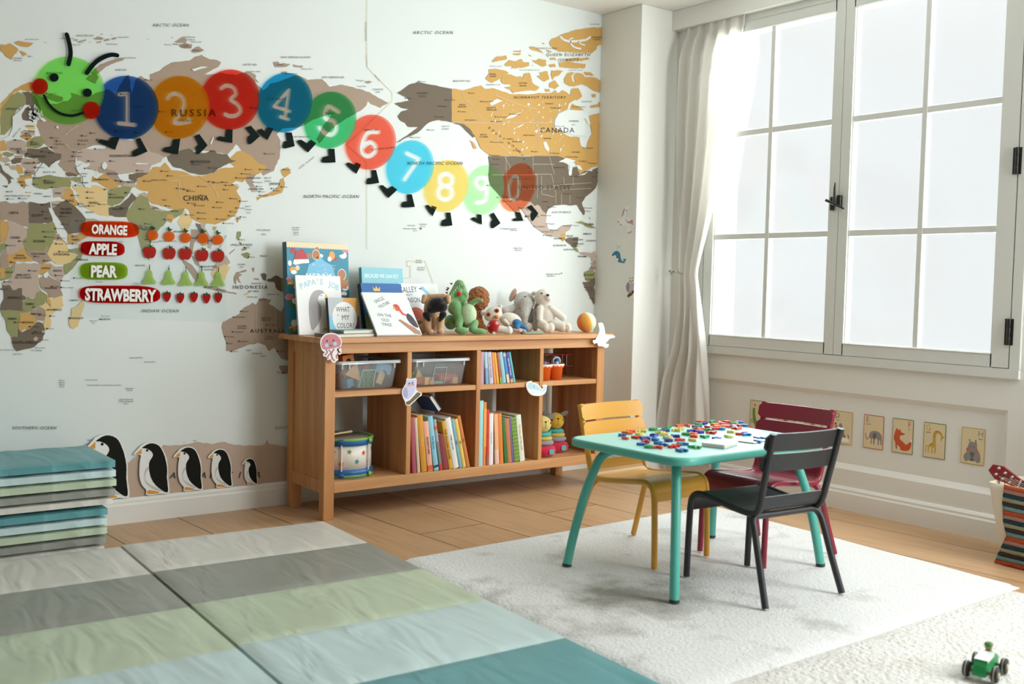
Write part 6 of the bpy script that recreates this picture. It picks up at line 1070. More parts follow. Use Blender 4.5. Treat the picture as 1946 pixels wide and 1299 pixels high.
# ================================================================ soft toys sitting on the bookcase
YR = (0, 0, -YAW)
class Toy:
    """front view of a soft toy: positions from the photo, on a plane facing the viewer that stands at the toy's own place"""
    def __init__(s, name, lab, cat, z, base, y, group='soft toys on the bookcase'):
        s.z = z; bx, by = zoomed([base], z)[0]; a = ony(bx, by, y); s.d0 = (a-CAM).dot(_f); s.k = s.d0/FPX*z[2]; s.dz = TP-a.z
        s.t = thing(name, lab, cat, (a.x, a.y, TP), 0, group)
    def p(s, x, y, dd=0.):
        px, py = zoomed([(x, y)], s.z)[0]; q = CAM+_ray(px, py)/FPX*(s.d0+dd); q.z += s.dz; return q
    def e(s, mb, x, y, rx, ry, rd=None, dd=0., roll=0., mi=0, u=20, w=12):
        rd = (rx+ry)/2 if rd is None else rd
        c = s.p(x, y, dd); rz, rr_, ru = rx*s.k, rd*s.k, ry*s.k
        c.z = max(c.z, TP+min(ru, rz)*.98 if abs(roll) > .3 else TP+ru) if c.z-ru < TP else c.z
        M = Matrix.Translation(c) @ Matrix.Rotation(-YAW, 4, 'Z') @ Matrix.Rotation(roll, 4, 'Y') @ Matrix.Diagonal((rz, rr_, ru, 1))
        bm = bmesh.new(); bmesh.ops.create_uvsphere(bm, u_segments=u, v_segments=w, radius=1); mb.bm(bm, mi, True, M); return mb
    def c(s, mb, a, b2, r0, r1, da=0., db=0., n=7):
        for i in range(n+1):
            t = i/n; s.e(mb, a[0]+(b2[0]-a[0])*t, a[1]+(b2[1]-a[1])*t, r0+(r1-r0)*t, r0+(r1-r0)*t, None, da+(db-da)*t, u=14, w=8)
        return mb
    def add(s, mb, nm, m, remesh=.0032, parent=None, it=3):
        o = mb.build(nm, m, s.t, world=True, remesh=remesh, smooth_iter=it)
        if parent: o.parent = parent
        return o
Z4B = (790, 520, .09622); Z5B = (910, 530, .09764)
# pug dog with a black face
P = Toy('plush_pug', 'tan plush pug dog with a big black face', 'soft toy', Z4B, (340, 1185), -.30)
m = plush('pug_tan', '#cda57e', .5, 200); mk = plush('pug_black', '#17171a', .5, 200); mb = MB()
P.e(mb, 330, 900, 200, 230, 190, .05); P.e(mb, 410, 540, 205, 165, 165, .012); P.c(mb, (220, 900), (250, 1110), 95, 70, -.02, -.03); P.c(mb, (490, 900), (490, 1110), 85, 70, -.02, -.03)
P.e(mb, 290, 1125, 75, 55, 85, -.05); P.e(mb, 490, 1125, 80, 55, 85, -.05); P.e(mb, 60, 930, 70, 60, 60, .07); P.e(mb, 120, 1080, 110, 100, 110, .05)
P.c(mb, (280, 430), (560, 420), 48, 48, -.012, -.012); P.c(mb, (250, 440), (190, 700), 55, 40, -.01, -.02); P.c(mb, (610, 440), (620, 640), 40, 30, -.005, -.01); P.add(mb, 'body', m)
mb = MB(); P.e(mb, 430, 590, 165, 150, 150, -.030); P.e(mb, 520, 640, 110, 110, 110, -.045); P.e(mb, 330, 690, 110, 80, 90, -.040); P.add(mb, 'face_mask', mk)
for q in (((210, 790), (270, 900)), ((540, 790), (480, 910))): mb = MB(); P.c(mb, q[0], q[1], 75, 30, -.040, -.045); P.add(mb, 'jowl', mk)
for q in (((180, 440), (150, 530)), ((640, 450), (650, 530))): mb = MB(); P.c(mb, q[0], q[1], 60, 48, -.015, -.02, 4); P.add(mb, 'ear', plush('pug_ear', '#d4ae88', .5, 200))
for x, y in ((475, 490), (562, 500)): mb = MB(); P.e(mb, x, y, 16, 16, 12, -.066); P.add(mb, 'eye', mat('eye_black', '#0e0d0e', .12), 0)
# crocodile with its head thrown back
P = Toy('plush_crocodile', 'green plush crocodile sitting with its toothy mouth wide open', 'soft toy', Z4B, (930, 1190), -.31)
m = plush('croc_green', '#7fb275', .5, 220); ml = plush('croc_light', '#c6dfb6', .5, 220); mb = MB()
P.e(mb, 960, 820, 225, 260, 200, .03); P.e(mb, 690, 950, 130, 150, 150, .05); P.e(mb, 760, 680, 130, 130, 120, .01); P.c(mb, (800, 640), (860, 880), 110, 75, -.02, -.03); P.e(mb, 900, 470, 130, 110, 110, .0)
P.c(mb, (960, 440), (870, 210), 95, 95, .0, .0); P.c(mb, (860, 210), (700, 420), 100, 55, .005, -.02); P.c(mb, (880, 480), (700, 540), 70, 48, -.005, -.025); P.e(mb, 985, 410, 62, 70, 60, -.01)
P.c(mb, (1100, 590), (1200, 520), 62, 50, -.01, -.02); P.c(mb, (1200, 520), (1290, 520), 48, 38, -.02, -.03)
P.c(mb, (880, 880), (850, 1020), 80, 75, -.03, -.05); P.e(mb, 910, 1115, 140, 70, 100, -.065); P.c(mb, (1170, 960), (1130, 1080), 75, 85, -.02, -.04); P.e(mb, 1240, 1130, 165, 62, 95, -.055); body = P.add(mb, 'body', m)
mb = MB(); P.e(mb, 1040, 800, 165, 215, 150, -.015); P.add(mb, 'belly', ml); mb = MB(); P.e(mb, 940, 250, 55, 62, 50, -.018); P.e(mb, 870, 330, 60, 70, 45, -.018); P.add(mb, 'mouth_lining', plush('croc_mouth', '#98c78e', .4, 220))
mb = MB(); P.e(mb, 855, 390, 48, 46, 40, -.038); P.add(mb, 'tongue', plush('croc_red', '#c4262a', .4, 200))
for x, y in ((665, 450), (700, 400), (735, 355), (775, 305), (815, 265), (860, 235), (905, 205), (950, 205), (975, 235)):
    mb = MB(); c0 = P.p(x, y, -.032); mb.lathe([(.0038, 0), (.0, .008)], 8, M=Matrix.Translation(c0) @ Matrix.Rotation(-YAW, 4, 'Z') @ Matrix.Rotation(R(150), 4, 'Y')); P.add(mb, 'tooth', mat('felt_white', '#efece4', .8), 0)
for x, y in ((640, 280), (620, 310), (615, 370), (705, 190)):
    mb = MB(); c0 = P.p(x+15, y+8, .01); mb.lathe([(.006, 0), (.0, .014)], 8, M=Matrix.Translation(c0) @ Matrix.Rotation(-YAW, 4, 'Z') @ Matrix.Rotation(R(-65), 4, 'Y')); P.add(mb, 'back_spike', plush('croc_maroon', '#7d2230', .4, 200), 0)
for x, y in ((1310, 500), (1320, 530)): mb = MB(); P.e(mb, x, y, 14, 10, 10, -.035); P.add(mb, 'claw', ml, 0)
# curly brown lion behind
P = Toy('plush_lion', 'curly ginger brown plush toy sitting behind the crocodile', 'soft toy', Z4B, (1250, 1130), -.14)
m = plush('lion_curl', '#b0682f', 1, 240, .3); mb = MB(); rn = random.Random(8)
P.e(mb, 1240, 470, 205, 220, 180, .0)
for k in range(330):
    a, b2 = rn.uniform(0, 2*pi), math.acos(rn.uniform(-1, 1)); nx_, ny_, nd = cos(a)*sin(b2), cos(b2), sin(a)*sin(b2); P.e(mb, 1240+205*nx_, 470+225*ny_, 26, 26, 26, nd*185*P.k, u=8, w=6)
P.add(mb, 'mane', m, .0028, it=1); mb = MB(); P.e(mb, 1190, 860, 130, 220, 120, .01); P.c(mb, (1240, 780), (1260, 950), 60, 60, -.02, -.03); P.c(mb, (1260, 950), (1370, 1060), 62, 58, -.03, -.045)
for k in range(160):
    t = rn.uniform(0, 1); P.e(mb, 1210+110*t+rn.uniform(-70, 60), 720+360*t+rn.uniform(-30, 30), 20, 20, 20, -.03-.02*t, u=8, w=6)
P.add(mb, 'body', m, .0028, it=1)
# white owl in blue shorts lying against the elephant
P = Toy('plush_owl', 'white plush owl with orange ringed eyes and denim shorts, lying on its back', 'soft toy', Z5B, (560, 1060), -.27)
m = plush('owl_white', '#e9e2d6', .5, 220); mb = MB(); P.e(mb, 275, 690, 185, 135, 120, .0, -.45); P.e(mb, 420, 540, 40, 40, 30, .0); P.e(mb, 70, 660, 40, 60, 30, .01); P.e(mb, 620, 810, 220, 150, 150, .02, .25); P.c(mb, (500, 820), (570, 880), 45, 30, -.03, -.04); P.add(mb, 'body', m)
for x, y in ((190, 695), (350, 622)):
    mb = MB(); P.e(mb, x, y, 52, 46, 20, -.028, -.4); o = P.add(mb, 'eye_ring', plush('owl_orange', '#cf8246'), 0); mb = MB(); P.e(mb, x, y, 30, 30, 16, -.034); P.add(mb, 'eye', plush('owl_brown', '#5b2d17'), 0)
mb = MB(); P.e(mb, 345, 745, 42, 40, 40, -.034); P.add(mb, 'beak', plush('owl_beak', '#e27c34'), 0)
mb = MB(); P.e(mb, 750, 870, 120, 85, 125, .0, .5); P.c(mb, (740, 900), (740, 960), 75, 55, -.015, -.03); P.c(mb, (800, 900), (930, 990), 70, 40, -.005, -.02); P.add(mb, 'denim_shorts', mat('denim', '#3d7aa8', .85, bump=.5, bscale=500, var=.15, vscale=120))
mb = MB(); P.c(mb, (700, 1000), (800, 1020), 38, 34, -.035, -.045); P.c(mb, (800, 990), (900, 1020), 34, 30, -.03, -.035); P.add(mb, 'striped_feet', plush('owl_pink', '#d7b6ad', .5, 220, .2))
# toadstool lying on its side
P = Toy('plush_toadstool', 'red and white plush toadstool lying on its side', 'soft toy', Z5B, (400, 1075), -.385)
mb = MB(); P.c(mb, (390, 960), (590, 1000), 70, 72, .0, .0); P.e(mb, 590, 985, 62, 85, 70); P.add(mb, 'stem', plush('toad_white', '#e9e3d8', .5, 220))
mb = MB(); P.e(mb, 285, 915, 120, 148, 135, .0, .30); P.add(mb, 'cap', plush('toad_red', '#b8191f', .5, 220))
for x, y, a in ((350, 850, -.030), (290, 1050, -.022), (215, 900, -.022)): mb = MB(); P.e(mb, x, y, 34, 32, 10, a); P.add(mb, 'dot', plush('toad_white', '#e9e3d8'), 0)
# grey elephant
P = Toy('plush_elephant', 'pale grey plush elephant with pink lined ears', 'soft toy', Z5B, (900, 1020), -.155)
m = plush('ele_grey', '#d9d8d2', .9, 150, .16); mb = MB(); P.e(mb, 890, 430, 215, 195, 170, .0); P.e(mb, 860, 720, 240, 240, 190, .02); P.c(mb, (940, 470), (900, 680), 125, 85, -.04, -.06); P.c(mb, (900, 680), (890, 820), 85, 62, -.06, -.05); P.c(mb, (700, 560), (520, 610), 85, 75, .0, -.02)
P.c(mb, (900, 900), (960, 950), 90, 95, -.03, -.055); P.c(mb, (1080, 880), (1100, 950), 70, 60, -.02, -.03); P.c(mb, (1080, 640), (1100, 800), 75, 60, -.01, -.02); P.add(mb, 'body', m)
for x, y, rx, ry, rl in ((665, 305, 60, 145, .42), (1140, 520, 55, 165, .38)):
    mb = MB(); P.e(mb, x, y, rx, ry, 26, .0, rl); o = P.add(mb, 'ear', m, 0); mb = MB(); P.e(mb, x+4, y, rx*.72, ry*.82, 24, -.003, rl); P.add(mb, 'ear_lining', plush('ele_pink', '#cf9c8e'), 0)
for x, y in ((903, 345), (1035, 408)): mb = MB(); P.e(mb, x, y, 24, 20, 14, -.040); P.add(mb, 'eye', mat('eye_black', '#0e0d0e', .12), 0)
mb = MB(); P.e(mb, 960, 935, 62, 66, 20, -.078); P.add(mb, 'foot_pad', plush('ele_pad', '#dccfc6'), 0)
# cream bear
P = Toy('plush_bear', 'cream plush bear sitting at the right of the grey elephant', 'soft toy', Z5B, (1360, 1030), -.275)
m = plush('bear_cream', '#e6ddd0', .4, 220); mb = MB(); P.e(mb, 1255, 345, 178, 168, 160, .0); P.e(mb, 1345, 345, 85, 80, 80, -.03); P.e(mb, 1310, 690, 180, 215, 165, .01); P.e(mb, 1070, 265, 55, 45, 35, .02); P.c(mb, (1400, 560), (1640, 740), 75, 72, -.01, -.02); P.c(mb, (1190, 560), (1180, 760), 70, 60, -.02, -.03)
P.c(mb, (1230, 880), (1310, 930), 95, 95, -.03, -.07); P.e(mb, 1395, 935, 85, 100, 60, -.075); P.c(mb, (1450, 880), (1640, 930), 95, 90, -.02, -.05); P.e(mb, 1720, 930, 90, 100, 60, -.05, -.3); P.add(mb, 'body', m)
mb = MB(); P.e(mb, 1342, 300, 30, 26, 16, -.062); P.add(mb, 'nose', plush('bear_brown', '#4d3026'), 0)
for x, y in ((1222, 263),): mb = MB(); P.e(mb, x, y, 20, 15, 12, -.044); P.add(mb, 'eye', mat('eye_black', '#0e0d0e', .12), 0)
mb = MB(); P.e(mb, 1720, 935, 55, 65, 16, -.066, -.3); P.add(mb, 'foot_pad', plush('bear_pad', '#dcc6ae'), 0)
# cloth book
cb = ony(1012, 634, -.36); ct_ = thing('cloth_book', 'folded green and white cloth book lying flat in front of the elephant', 'cloth book', (cb.x, cb.y, TP), R(-22), 'soft toys on the bookcase')
mb = MB()
for k in range(2): mb.box((-.052, -.03, .0005+k*.005), (.052, .03, .0045+k*.005), bev=.0015)
mb.tube([(-.054, -.028, .005), (-.054, .028, .005)], .0048, 10); mb.build('cloth_cover', plush('cloth_green', '#7d9c7c', .3, 300), ct_); MB().box((-.048, -.0305, .0042), (.053, .031, .0058)).build('cloth_pages', plush('cloth_white', '#dfe6da', .3, 300), ct_)
# striped ball
bl = ony(1114, 634, -.27); r = .0535; bt = thing('fabric_ball', 'soft ball of orange, amber and pale green wedges near the right end of the bookcase', 'ball', (bl.x, bl.y, TP), R(-38-55-25))
wedge = [plush('ball_'+n, c, .4, 200) for n, c in (('orange', '#e07a3c'), ('amber', '#e0a245'), ('mint', '#d8e6c4'), ('cream', '#e9e4d2'), ('sky', '#9dc3cf'), ('red', '#c85a4a'))]
for k in range(6):
    vs = []; N = 10; Mv = 12
    for i in range(N+1):
        for j in range(Mv+1):
            a = 2*pi/6*(k+i/N)-pi/2-.25; b2 = pi*j/Mv; bu = r*(1-.045*max(0, 1-min(i, N-i)/2.2)*sin(b2)); v = Vector((bu*cos(a)*sin(b2), bu*sin(a)*sin(b2), r*cos(b2))); vs.append(Matrix.Rotation(.30, 3, 'X') @ v+Vector((0, 0, r)))
    mb = MB(); mb.add(vs, [(i*(Mv+1)+j, i*(Mv+1)+j+1, (i+1)*(Mv+1)+j+1, (i+1)*(Mv+1)+j) for i in range(N) for j in range(Mv)], 0, True); mb.build('wedge', wedge[k], bt)
# ================================================================ card cut-outs stuck on the bookcase front
def plane_y(y): return (lambda p: (ony(p[0], p[1], y).x, ony(p[0], p[1], y).z)), (lambda a, b2, d: (a, y+d, b2))
def sticker(name, lab, group, z, outline, layers, pl, mp, org):
    """white bordered cut-out: outline in photo pixels of frame z, layers = [(part, colour, shape)]"""
    t = thing(name, lab, 'sticker', org, 0, group); conv = lambda q: ccw([pl(p) for p in zoomed(q, z)])
    MB().prism(conv(outline), -.0022, -.0008, 0, mp).build('card', m_card, t, world=True); d = -.0023
    for nm, col, shs in layers:
        for q in (shs if isinstance(shs, list) and shs and isinstance(shs[0], list) else [shs]):
            MB().prism(conv(q), d-.0003, d, 0, mp).build(nm, mat('print_'+col.lstrip('#'), col, .6), t, world=True)
        d -= .00032
    return t
SP = lambda s, n=3: smooth_path(pts(s), n, True)
GS = 'animal stickers on the bookcase'
Z6B = (510, 600, .10776); plj, mpj = plane_y(-.4412); o = ony(628, 690, -.4412)
def tent(s, w=22): # tentacle strip
    p = smooth_path(pts(s), 4); L, Rr = [], []
    for i in range(len(p)):
        a, b2 = p[max(0, i-1)], p[min(len(p)-1, i+1)]; dx, dy = b2[0]-a[0], b2[1]-a[1]; l = math.hypot(dx, dy) or 1; L.append((p[i][0]-dy/l*w/2, p[i][1]+dx/l*w/2)); Rr.append((p[i][0]+dy/l*w/2, p[i][1]-dx/l*w/2))
    return L+Rr[::-1]
sticker('jellyfish_sticker', 'pink smiling jellyfish cut-out on the corner of the bookcase top', GS, Z6B, SP("910,480 930,390 1000,320 1090,298 1180,310 1260,370 1295,460 1275,550 1290,640 1260,685 1215,680 1230,770 1190,800 1160,828 1110,800 1090,760 1040,780 1020,720 975,715 960,670 990,640 940,600"),
    [('bell', '#cc8088', [SP("930,490 950,400 1010,340 1090,320 1180,330 1250,390 1278,470 1255,530 1180,560 1060,585 960,585", 3)]), ('tentacle', '#b5707c', [tent("1010,595 1035,640 990,690"), tent("1060,595 1095,650 1045,710 1050,755"), tent("1155,580 1110,660 1125,750 1165,790", 26), tent("1210,575 1235,640 1195,700 1210,755"), tent("1265,545 1220,600 1270,650")]),
     ('cheek', '#a9cfe8', [circle((1025, 520), 36, 36, 18), circle((1168, 490), 36, 34, 18)]), ('eye', '#3a2020', [circle((1030, 440), 14, 15, 12), circle((1143, 431), 14, 15, 12)]), ('smile', '#8d4550', [tent("1065,510 1095,528 1125,508", 9)])], plj, mpj, (o.x, -.4412, o.z))
Z7B = (640, 660, .13875); plo, mpo = plane_y(-.4182); o = ony(783, 770, -.4182)
sticker('owl_sticker', 'lilac owl on a branch, cut-out at the first divider of the bookcase', GS, Z7B, SP("955,420 1000,432 1080,418 1090,470 1085,560 1110,600 1160,620 1155,660 1120,680 1070,730 1000,790 945,790 930,740 895,660 890,590 920,530 945,480"),
    [('plumage', '#c9cbe6', [SP("960,430 1000,442 1075,430 1080,480 1075,560 1040,640 980,700 940,700 905,650 900,590 930,530 952,480")]), ('wing', '#a9a8cf', [SP("905,600 935,540 960,560 970,640 950,690 920,670")]), ('branch', '#6d6145', [pts("945,745 1000,720 1100,610 1150,625 1130,660 1060,720 990,780 950,782")]), ('beak', '#e0b45a', [circle((1012, 505), 14, 18, 14)]), ('cheek', '#c98c93', [circle((980, 512), 13, 10, 12), circle((1042, 508), 13, 10, 12)]), ('eye', '#2c2630', [circle((988, 487), 9, 10, 10), circle((1032, 481), 9, 10, 10)])], plo, mpo, (o.x, -.4182, o.z))
Z8B = (900, 660, .1259); o = ony(1018, 753, -.4182)
sticker('whale_sticker', 'pale blue whale cut-out at the third divider of the bookcase', GS, Z8B, SP("790,545 815,518 880,500 870,520 930,535 985,570 1020,620 1045,610 1030,575 1060,560 1105,570 1100,600 1092,660 1060,705 990,730 900,725 840,690 800,620"),
    [('back', '#b9d7e4', [SP("810,560 840,530 920,545 980,590 1015,640 1060,620 1040,590 1085,580 1080,640 1030,660 950,640 880,630 820,610")]), ('belly', '#e2e9f0', [SP("815,625 880,645 960,655 1040,672 1000,710 920,715 850,680")]), ('eye', '#5b7f92', [circle((905, 588), 9, 9, 10)])], plo, mpo, (o.x, -.4182, o.z))
Z9B = (1080, 590, .11547); plr, mpr = plane_y(-.4412); o = ony(1146, 660, -.4412)
sticker('seal_cutout', 'plain white cut-out of a leaping sea animal at the right end of the bookcase top', GS, Z9B, SP("490,215 520,198 560,205 590,280 605,380 650,400 755,410 755,445 690,455 640,500 610,550 655,545 655,590 610,612 575,590 545,585 490,580 470,530 430,545 400,510 410,480 440,480 480,400 500,370 510,300"), [('flank', '#dfe6ec', [SP("530,225 560,230 580,300 590,390 620,440 590,510 560,560 510,560 490,520 510,430 530,360 540,290")])], plr, mpr, (o.x, -.4412, o.z))
# stickers on the corner column
plc = lambda p: (-onx(p[0], p[1], XC).y, onx(p[0], p[1], XC).z); mpc = lambda a, b2, d: (XC+d, -a, b2); ZC = (1150, 380, .2229); GC2 = 'animal stickers on the white column'
def col_sticker(name, lab, outline, layers, c):
    q = onx(*zoomed([c], ZC)[0], XC); return sticker(name, lab, GC2, ZC, outline, layers, plc, mpc, (XC, q.y, q.z))
col_sticker('unicorn_sticker', 'white rearing unicorn sticker, topmost on the white column', SP("195,45 208,50 205,75 185,100 180,150 235,160 245,200 235,235 215,215 222,270 205,285 195,270 190,225 160,220 140,215 125,195 110,185 118,160 150,150 140,110 160,75"),
    [('mane', '#c3a2ab', [SP("160,80 150,100 145,140 158,130 166,95")]), ('tail', '#b98f9e', [SP("172,155 200,185 235,165 240,215 225,200 195,195")]), ('hoof', '#5a4a4a', [circle((115, 186), 5, 5, 8), circle((137, 209), 5, 5, 8), circle((203, 280), 5, 5, 8), circle((220, 271), 5, 5, 8)]), ('eye', '#4a3b3b', [circle((168, 80), 4, 5, 8), circle((184, 90), 4, 5, 8)])], (180, 285))
col_sticker('whale_sticker', 'deep teal whale sticker between the unicorn and the owl on the column', SP("50,490 60,450 95,428 130,445 140,490 160,525 165,500 155,490 168,492 185,498 178,515 165,540 130,552 80,545 55,515"),
    [('back', '#2f7d96', [SP("60,470 75,445 100,432 128,450 138,500 155,525 160,500 158,492 168,502 182,500 165,535 140,535 110,525 115,500 90,470")]), ('belly', '#e4e4de', [SP("52,490 75,480 105,510 110,530 140,540 110,548 75,540 57,515")]), ('cheek', '#7c5b5b', [circle((70, 470), 9, 9, 10), circle((104, 487), 9, 9, 10)]), ('spout', '#2f6a80', [circle((105, 392), 4, 3, 6), circle((118, 402), 4, 3, 6), circle((108, 412), 4, 3, 6), circle((128, 396), 3, 3, 6)])], (110, 552))
col_sticker('owl_sticker', 'grey owl sticker on a brown branch, lowest on the column', pts("205,652 225,660 246,652 248,700 247,730 248,835 200,835 188,815 200,790 178,770 175,730 190,700 203,690"),
    [('plumage', '#b9b5bb', [SP("207,658 226,664 246,658 246,760 222,790 195,785 182,760 180,730 195,700 206,690")]), ('wing', '#8d8291', [SP("182,730 200,700 210,730 205,770 190,780")]), ('branch', '#5b4632', [pts("190,815 205,795 248,765 248,790 225,815 200,832")]), ('face', '#e9e4dc', [SP("208,675 226,670 244,675 242,705 225,712 210,705")]), ('beak', '#dd9440', [circle((225, 697), 7, 10, 10), circle((210, 788), 8, 8, 8), circle((222, 786), 8, 8, 8)]), ('eye', '#3b2b25', [circle((214, 687), 5, 6, 8), circle((237, 686), 5, 6, 8)])], (215, 835))

# ================================================================ alphabet cards under the window
ml_paper = mat('alphabet_paper', '#d9c8a1', .7); XP = XW+.016-.0022
PAL = {k: mat('card_'+k, v, .7) for k, v in dict(red='#b8503f', green='#5f7f46', yellow='#c79f3d', grey='#8d8781', dark='#4d4a44', fox='#c4522a', tan='#8c7762', croc='#6c8f45', pinkish='#c1695d', slate='#5f655f', white='#e3d9c2').items()}
def alpha(letter, word, y0, border, lcol, side, lab, art):
    w, h, zb = .105, .158, .312; t = thing('alphabet_card', lab, 'card', (XP, y0, zb), 0, 'alphabet animal cards below the window')
    q = lambda x, y: (y0-x*w, zb+y*h); mp = lambda x, y, d: (XP-d, y0-x*w, zb+y*h)
    MB().prism([(0, 0), (1, 0), (1, 1), (0, 1)], .0008, 0, 0, mp).build('border', PAL[border], t, world=True); MB().prism([(.025, .018), (.975, .018), (.975, .982), (.025, .982)], .0011, .0008, 0, mp).build('paper', ml_paper, t, world=True)
    cx = .20 if side == 'L' else .82; mb = MB(); write(mb, letter, (cx*w, .87*h), .027, lambda x, y, d: mp(x/w, y/h, .0014), 0, bold=-.005); mb.build('printed_letter', PAL[lcol], t, world=True)
    mb = MB(); write(mb, word, (cx*w if side == 'R' else (cx+.02)*w, .725*h), .0065, lambda x, y, d: mp(x/w, y/h, .0014), 0); mb.build('printed_word', PAL['dark'], t, world=True)
    d = .0014
    groups = {}
    for c, s in art: groups.setdefault(c, []).append(s)
    for c, ss in art:
        pass
    mb = MB(); mats = []
    for c, s in art:
        if PAL[c] not in mats: mats.append(PAL[c])
        s = SP(s) if isinstance(s, str) else s; mb.prism(ccw(s), d, None, mats.index(PAL[c]), mp); d += .00004
    mb.build('printed_animal', mats, t, world=True)
C_ = lambda x, y, r, r2=None: circle((x, y), r, (r2 or r)*.105/.158 if r2 is None else r2, 14)
alpha('A', 'alligator', -.910, 'tan', 'croc', 'R', 'alphabet card A with a green alligator, partly behind the red chair', [('croc', ".16,.70 .26,.75 .32,.70 .34,.50 .46,.28 .66,.18 .84,.16 .88,.08 .60,.06 .40,.10 .26,.24 .18,.42"), ('croc', [(.05, .36), (.18, .38), (.18, .35), (.05, .33)]), ('croc', [(.08, .28), (.22, .30), (.22, .27), (.08, .25)]), ('red', C_(.30, .84, .05))])
alpha('B', 'bear', -1.092, 'red', 'fox', 'R', 'alphabet card B with a red border, mostly behind the red chair', [('tan', ".3,.12 .25,.35 .35,.5 .3,.6 .45,.68 .6,.6 .56,.5 .7,.35 .68,.12"), ('dark', C_(.40, .58, .02)), ('dark', C_(.50, .58, .02))])
alpha('C', 'cat', -1.255, 'green', 'red', 'L', 'alphabet card C with a green border, mostly behind the red chair', [('grey', ".3,.12 .28,.35 .35,.5 .32,.64 .40,.58 .52,.58 .60,.64 .57,.5 .66,.35 .66,.12"), ('dark', C_(.42, .54, .02)), ('dark', C_(.52, .54, .02))])
alpha('D', 'dog', -1.424, 'yellow', 'dark', 'L', 'alphabet card D with a yellow border and a brown and grey dog', [('grey', ".30,.55 .36,.63 .46,.60 .48,.48 .40,.40"), ('tan', ".42,.44 .56,.36 .68,.22 .50,.22 .40,.30"), ('dark', C_(.12, .60, .055)), ('red', [(.05, .54), (.22, .55), (.24, .52), (.06, .51)]), ('pinkish', ".14,.50 .22,.50 .22,.40 .16,.40"), ('dark', [(.76, .32), (.82, .30), (.88, .20), (.84, .20)]), ('white', ".3,.16 .6,.20 .85,.16 .8,.08 .4,.08")])
alpha('E', 'elephant', -1.592, 'red', 'tan', 'L', 'alphabet card E with a red border and a grey elephant', [('grey', ".30,.40 .36,.50 .55,.54 .75,.53 .90,.45 .94,.34 .94,.16 .88,.16 .87,.26 .80,.28 .80,.15 .74,.15 .72,.30 .60,.30 .58,.15 .52,.15 .50,.30 .44,.30 .44,.16 .38,.16 .38,.30 .28,.32 .18,.31 .14,.40 .10,.46 .09,.40 .15,.28 .24,.26"), ('slate', ".48,.34 .50,.46 .62,.47 .66,.40 .58,.30"), ('pinkish', C_(.38, .33, .04)), ('dark', C_(.36, .40, .016))])
alpha('F', 'fox', -1.743, 'green', 'fox', 'R', 'alphabet card F with a green border and an orange fox', [('fox', ".14,.62 .22,.72 .30,.66 .38,.70 .42,.62 .50,.60 .56,.56 .46,.52 .38,.50 .40,.40 .56,.33 .68,.27 .78,.31 .90,.38 .94,.30 .86,.14 .66,.08 .44,.10 .40,.17 .26,.22 .20,.14 .16,.30 .08,.42"), ('dark', [(.20, .18), (.25, .20), (.26, .11), (.22, .11)]), ('dark', C_(.57, .57, .03)), ('white', [(.86, .40), (.95, .42), (.95, .34)])])
alpha('G', 'giraffe', -1.900, 'green', 'yellow', 'L', 'alphabet card G with a green border and a spotted yellow giraffe', [('yellow', ".22,.34 .36,.42 .44,.46 .44,.66 .52,.78 .68,.80 .82,.74 .88,.62 .80,.50 .78,.56 .80,.64 .70,.72 .60,.70 .56,.60 .58,.36 .58,.18 .53,.14 .50,.30 .44,.30 .44,.14 .39,.14 .38,.30 .28,.30 .26,.14 .22,.14 .22,.30 .16,.30 .14,.16 .10,.18 .14,.34")]+[('dark', C_(x, y, .02)) for x, y in ((.48, .70), (.48, .60), (.47, .52), (.44, .45), (.36, .38), (.30, .37), (.54, .76), (.62, .77), (.72, .76), (.80, .70), (.50, .65), (.40, .41))]+[('dark', [(.86, .63), (.94, .65), (.94, .63), (.86, .61)])])
alpha('H', 'hippo', -2.079, 'yellow', 'grey', 'R', 'alphabet card H with a yellow border and a grey hippo', [('grey', ".34,.58 .40,.64 .44,.62 .58,.62 .64,.64 .68,.56 .70,.44 .82,.30 .84,.10 .70,.06 .60,.12 .36,.12 .26,.06 .14,.12 .14,.24 .24,.32 .28,.46"), ('slate', ".38,.32 .60,.32 .52,.18 .60,.10 .36,.10 .46,.18"), ('pinkish', C_(.30, .40, .075)), ('pinkish', C_(.64, .38, .075)), ('dark', C_(.40, .48, .022)), ('dark', C_(.56, .47, .022)), ('grey', C_(.36, .66, .04)), ('grey', C_(.62, .66, .04))])

# ================================================================ curtain and its hook
m_cur = bpy.data.materials.new('linen_curtain'); m_cur.use_nodes = True; nt = m_cur.node_tree; nt.nodes.clear(); out = nt.nodes.new('ShaderNodeOutputMaterial'); df = nt.nodes.new('ShaderNodeBsdfDiffuse'); df.inputs[0].default_value = lin('#f4f2ee'); tr = nt.nodes.new('ShaderNodeBsdfTranslucent'); tr.inputs[0].default_value = lin('#f6f4f0'); mxs = nt.nodes.new('ShaderNodeMixShader'); mxs.inputs[0].default_value = .5
nt.links.new(df.outputs[0], mxs.inputs[1]); nt.links.new(tr.outputs[0], mxs.inputs[2]); nt.links.new(mxs.outputs[0], out.inputs[0])
prof = [(38, 1297, 1404), (100, 1294, 1402), (200, 1289, 1390), (300, 1286, 1372), (400, 1285, 1352), (470, 1286, 1336), (518, 1287.5, 1326), (560, 1288, 1329), (600, 1286, 1331), (660, 1276, 1336), (720, 1256, 1339), (800, 1241, 1343), (850, 1237, 1346), (890, 1240, 1347)]
rows = []
for py, xl, xr in prof:
    a, b2 = onx(xl, py, 2.14), onx(xr, py, 2.14); rows.append((a.z, a.y, b2.y))
rows[-1] = (.088, rows[-1][1], rows[-1][2]); rows[0] = (2.50, rows[0][1], rows[0][2]); NZ, NU = 70, 150
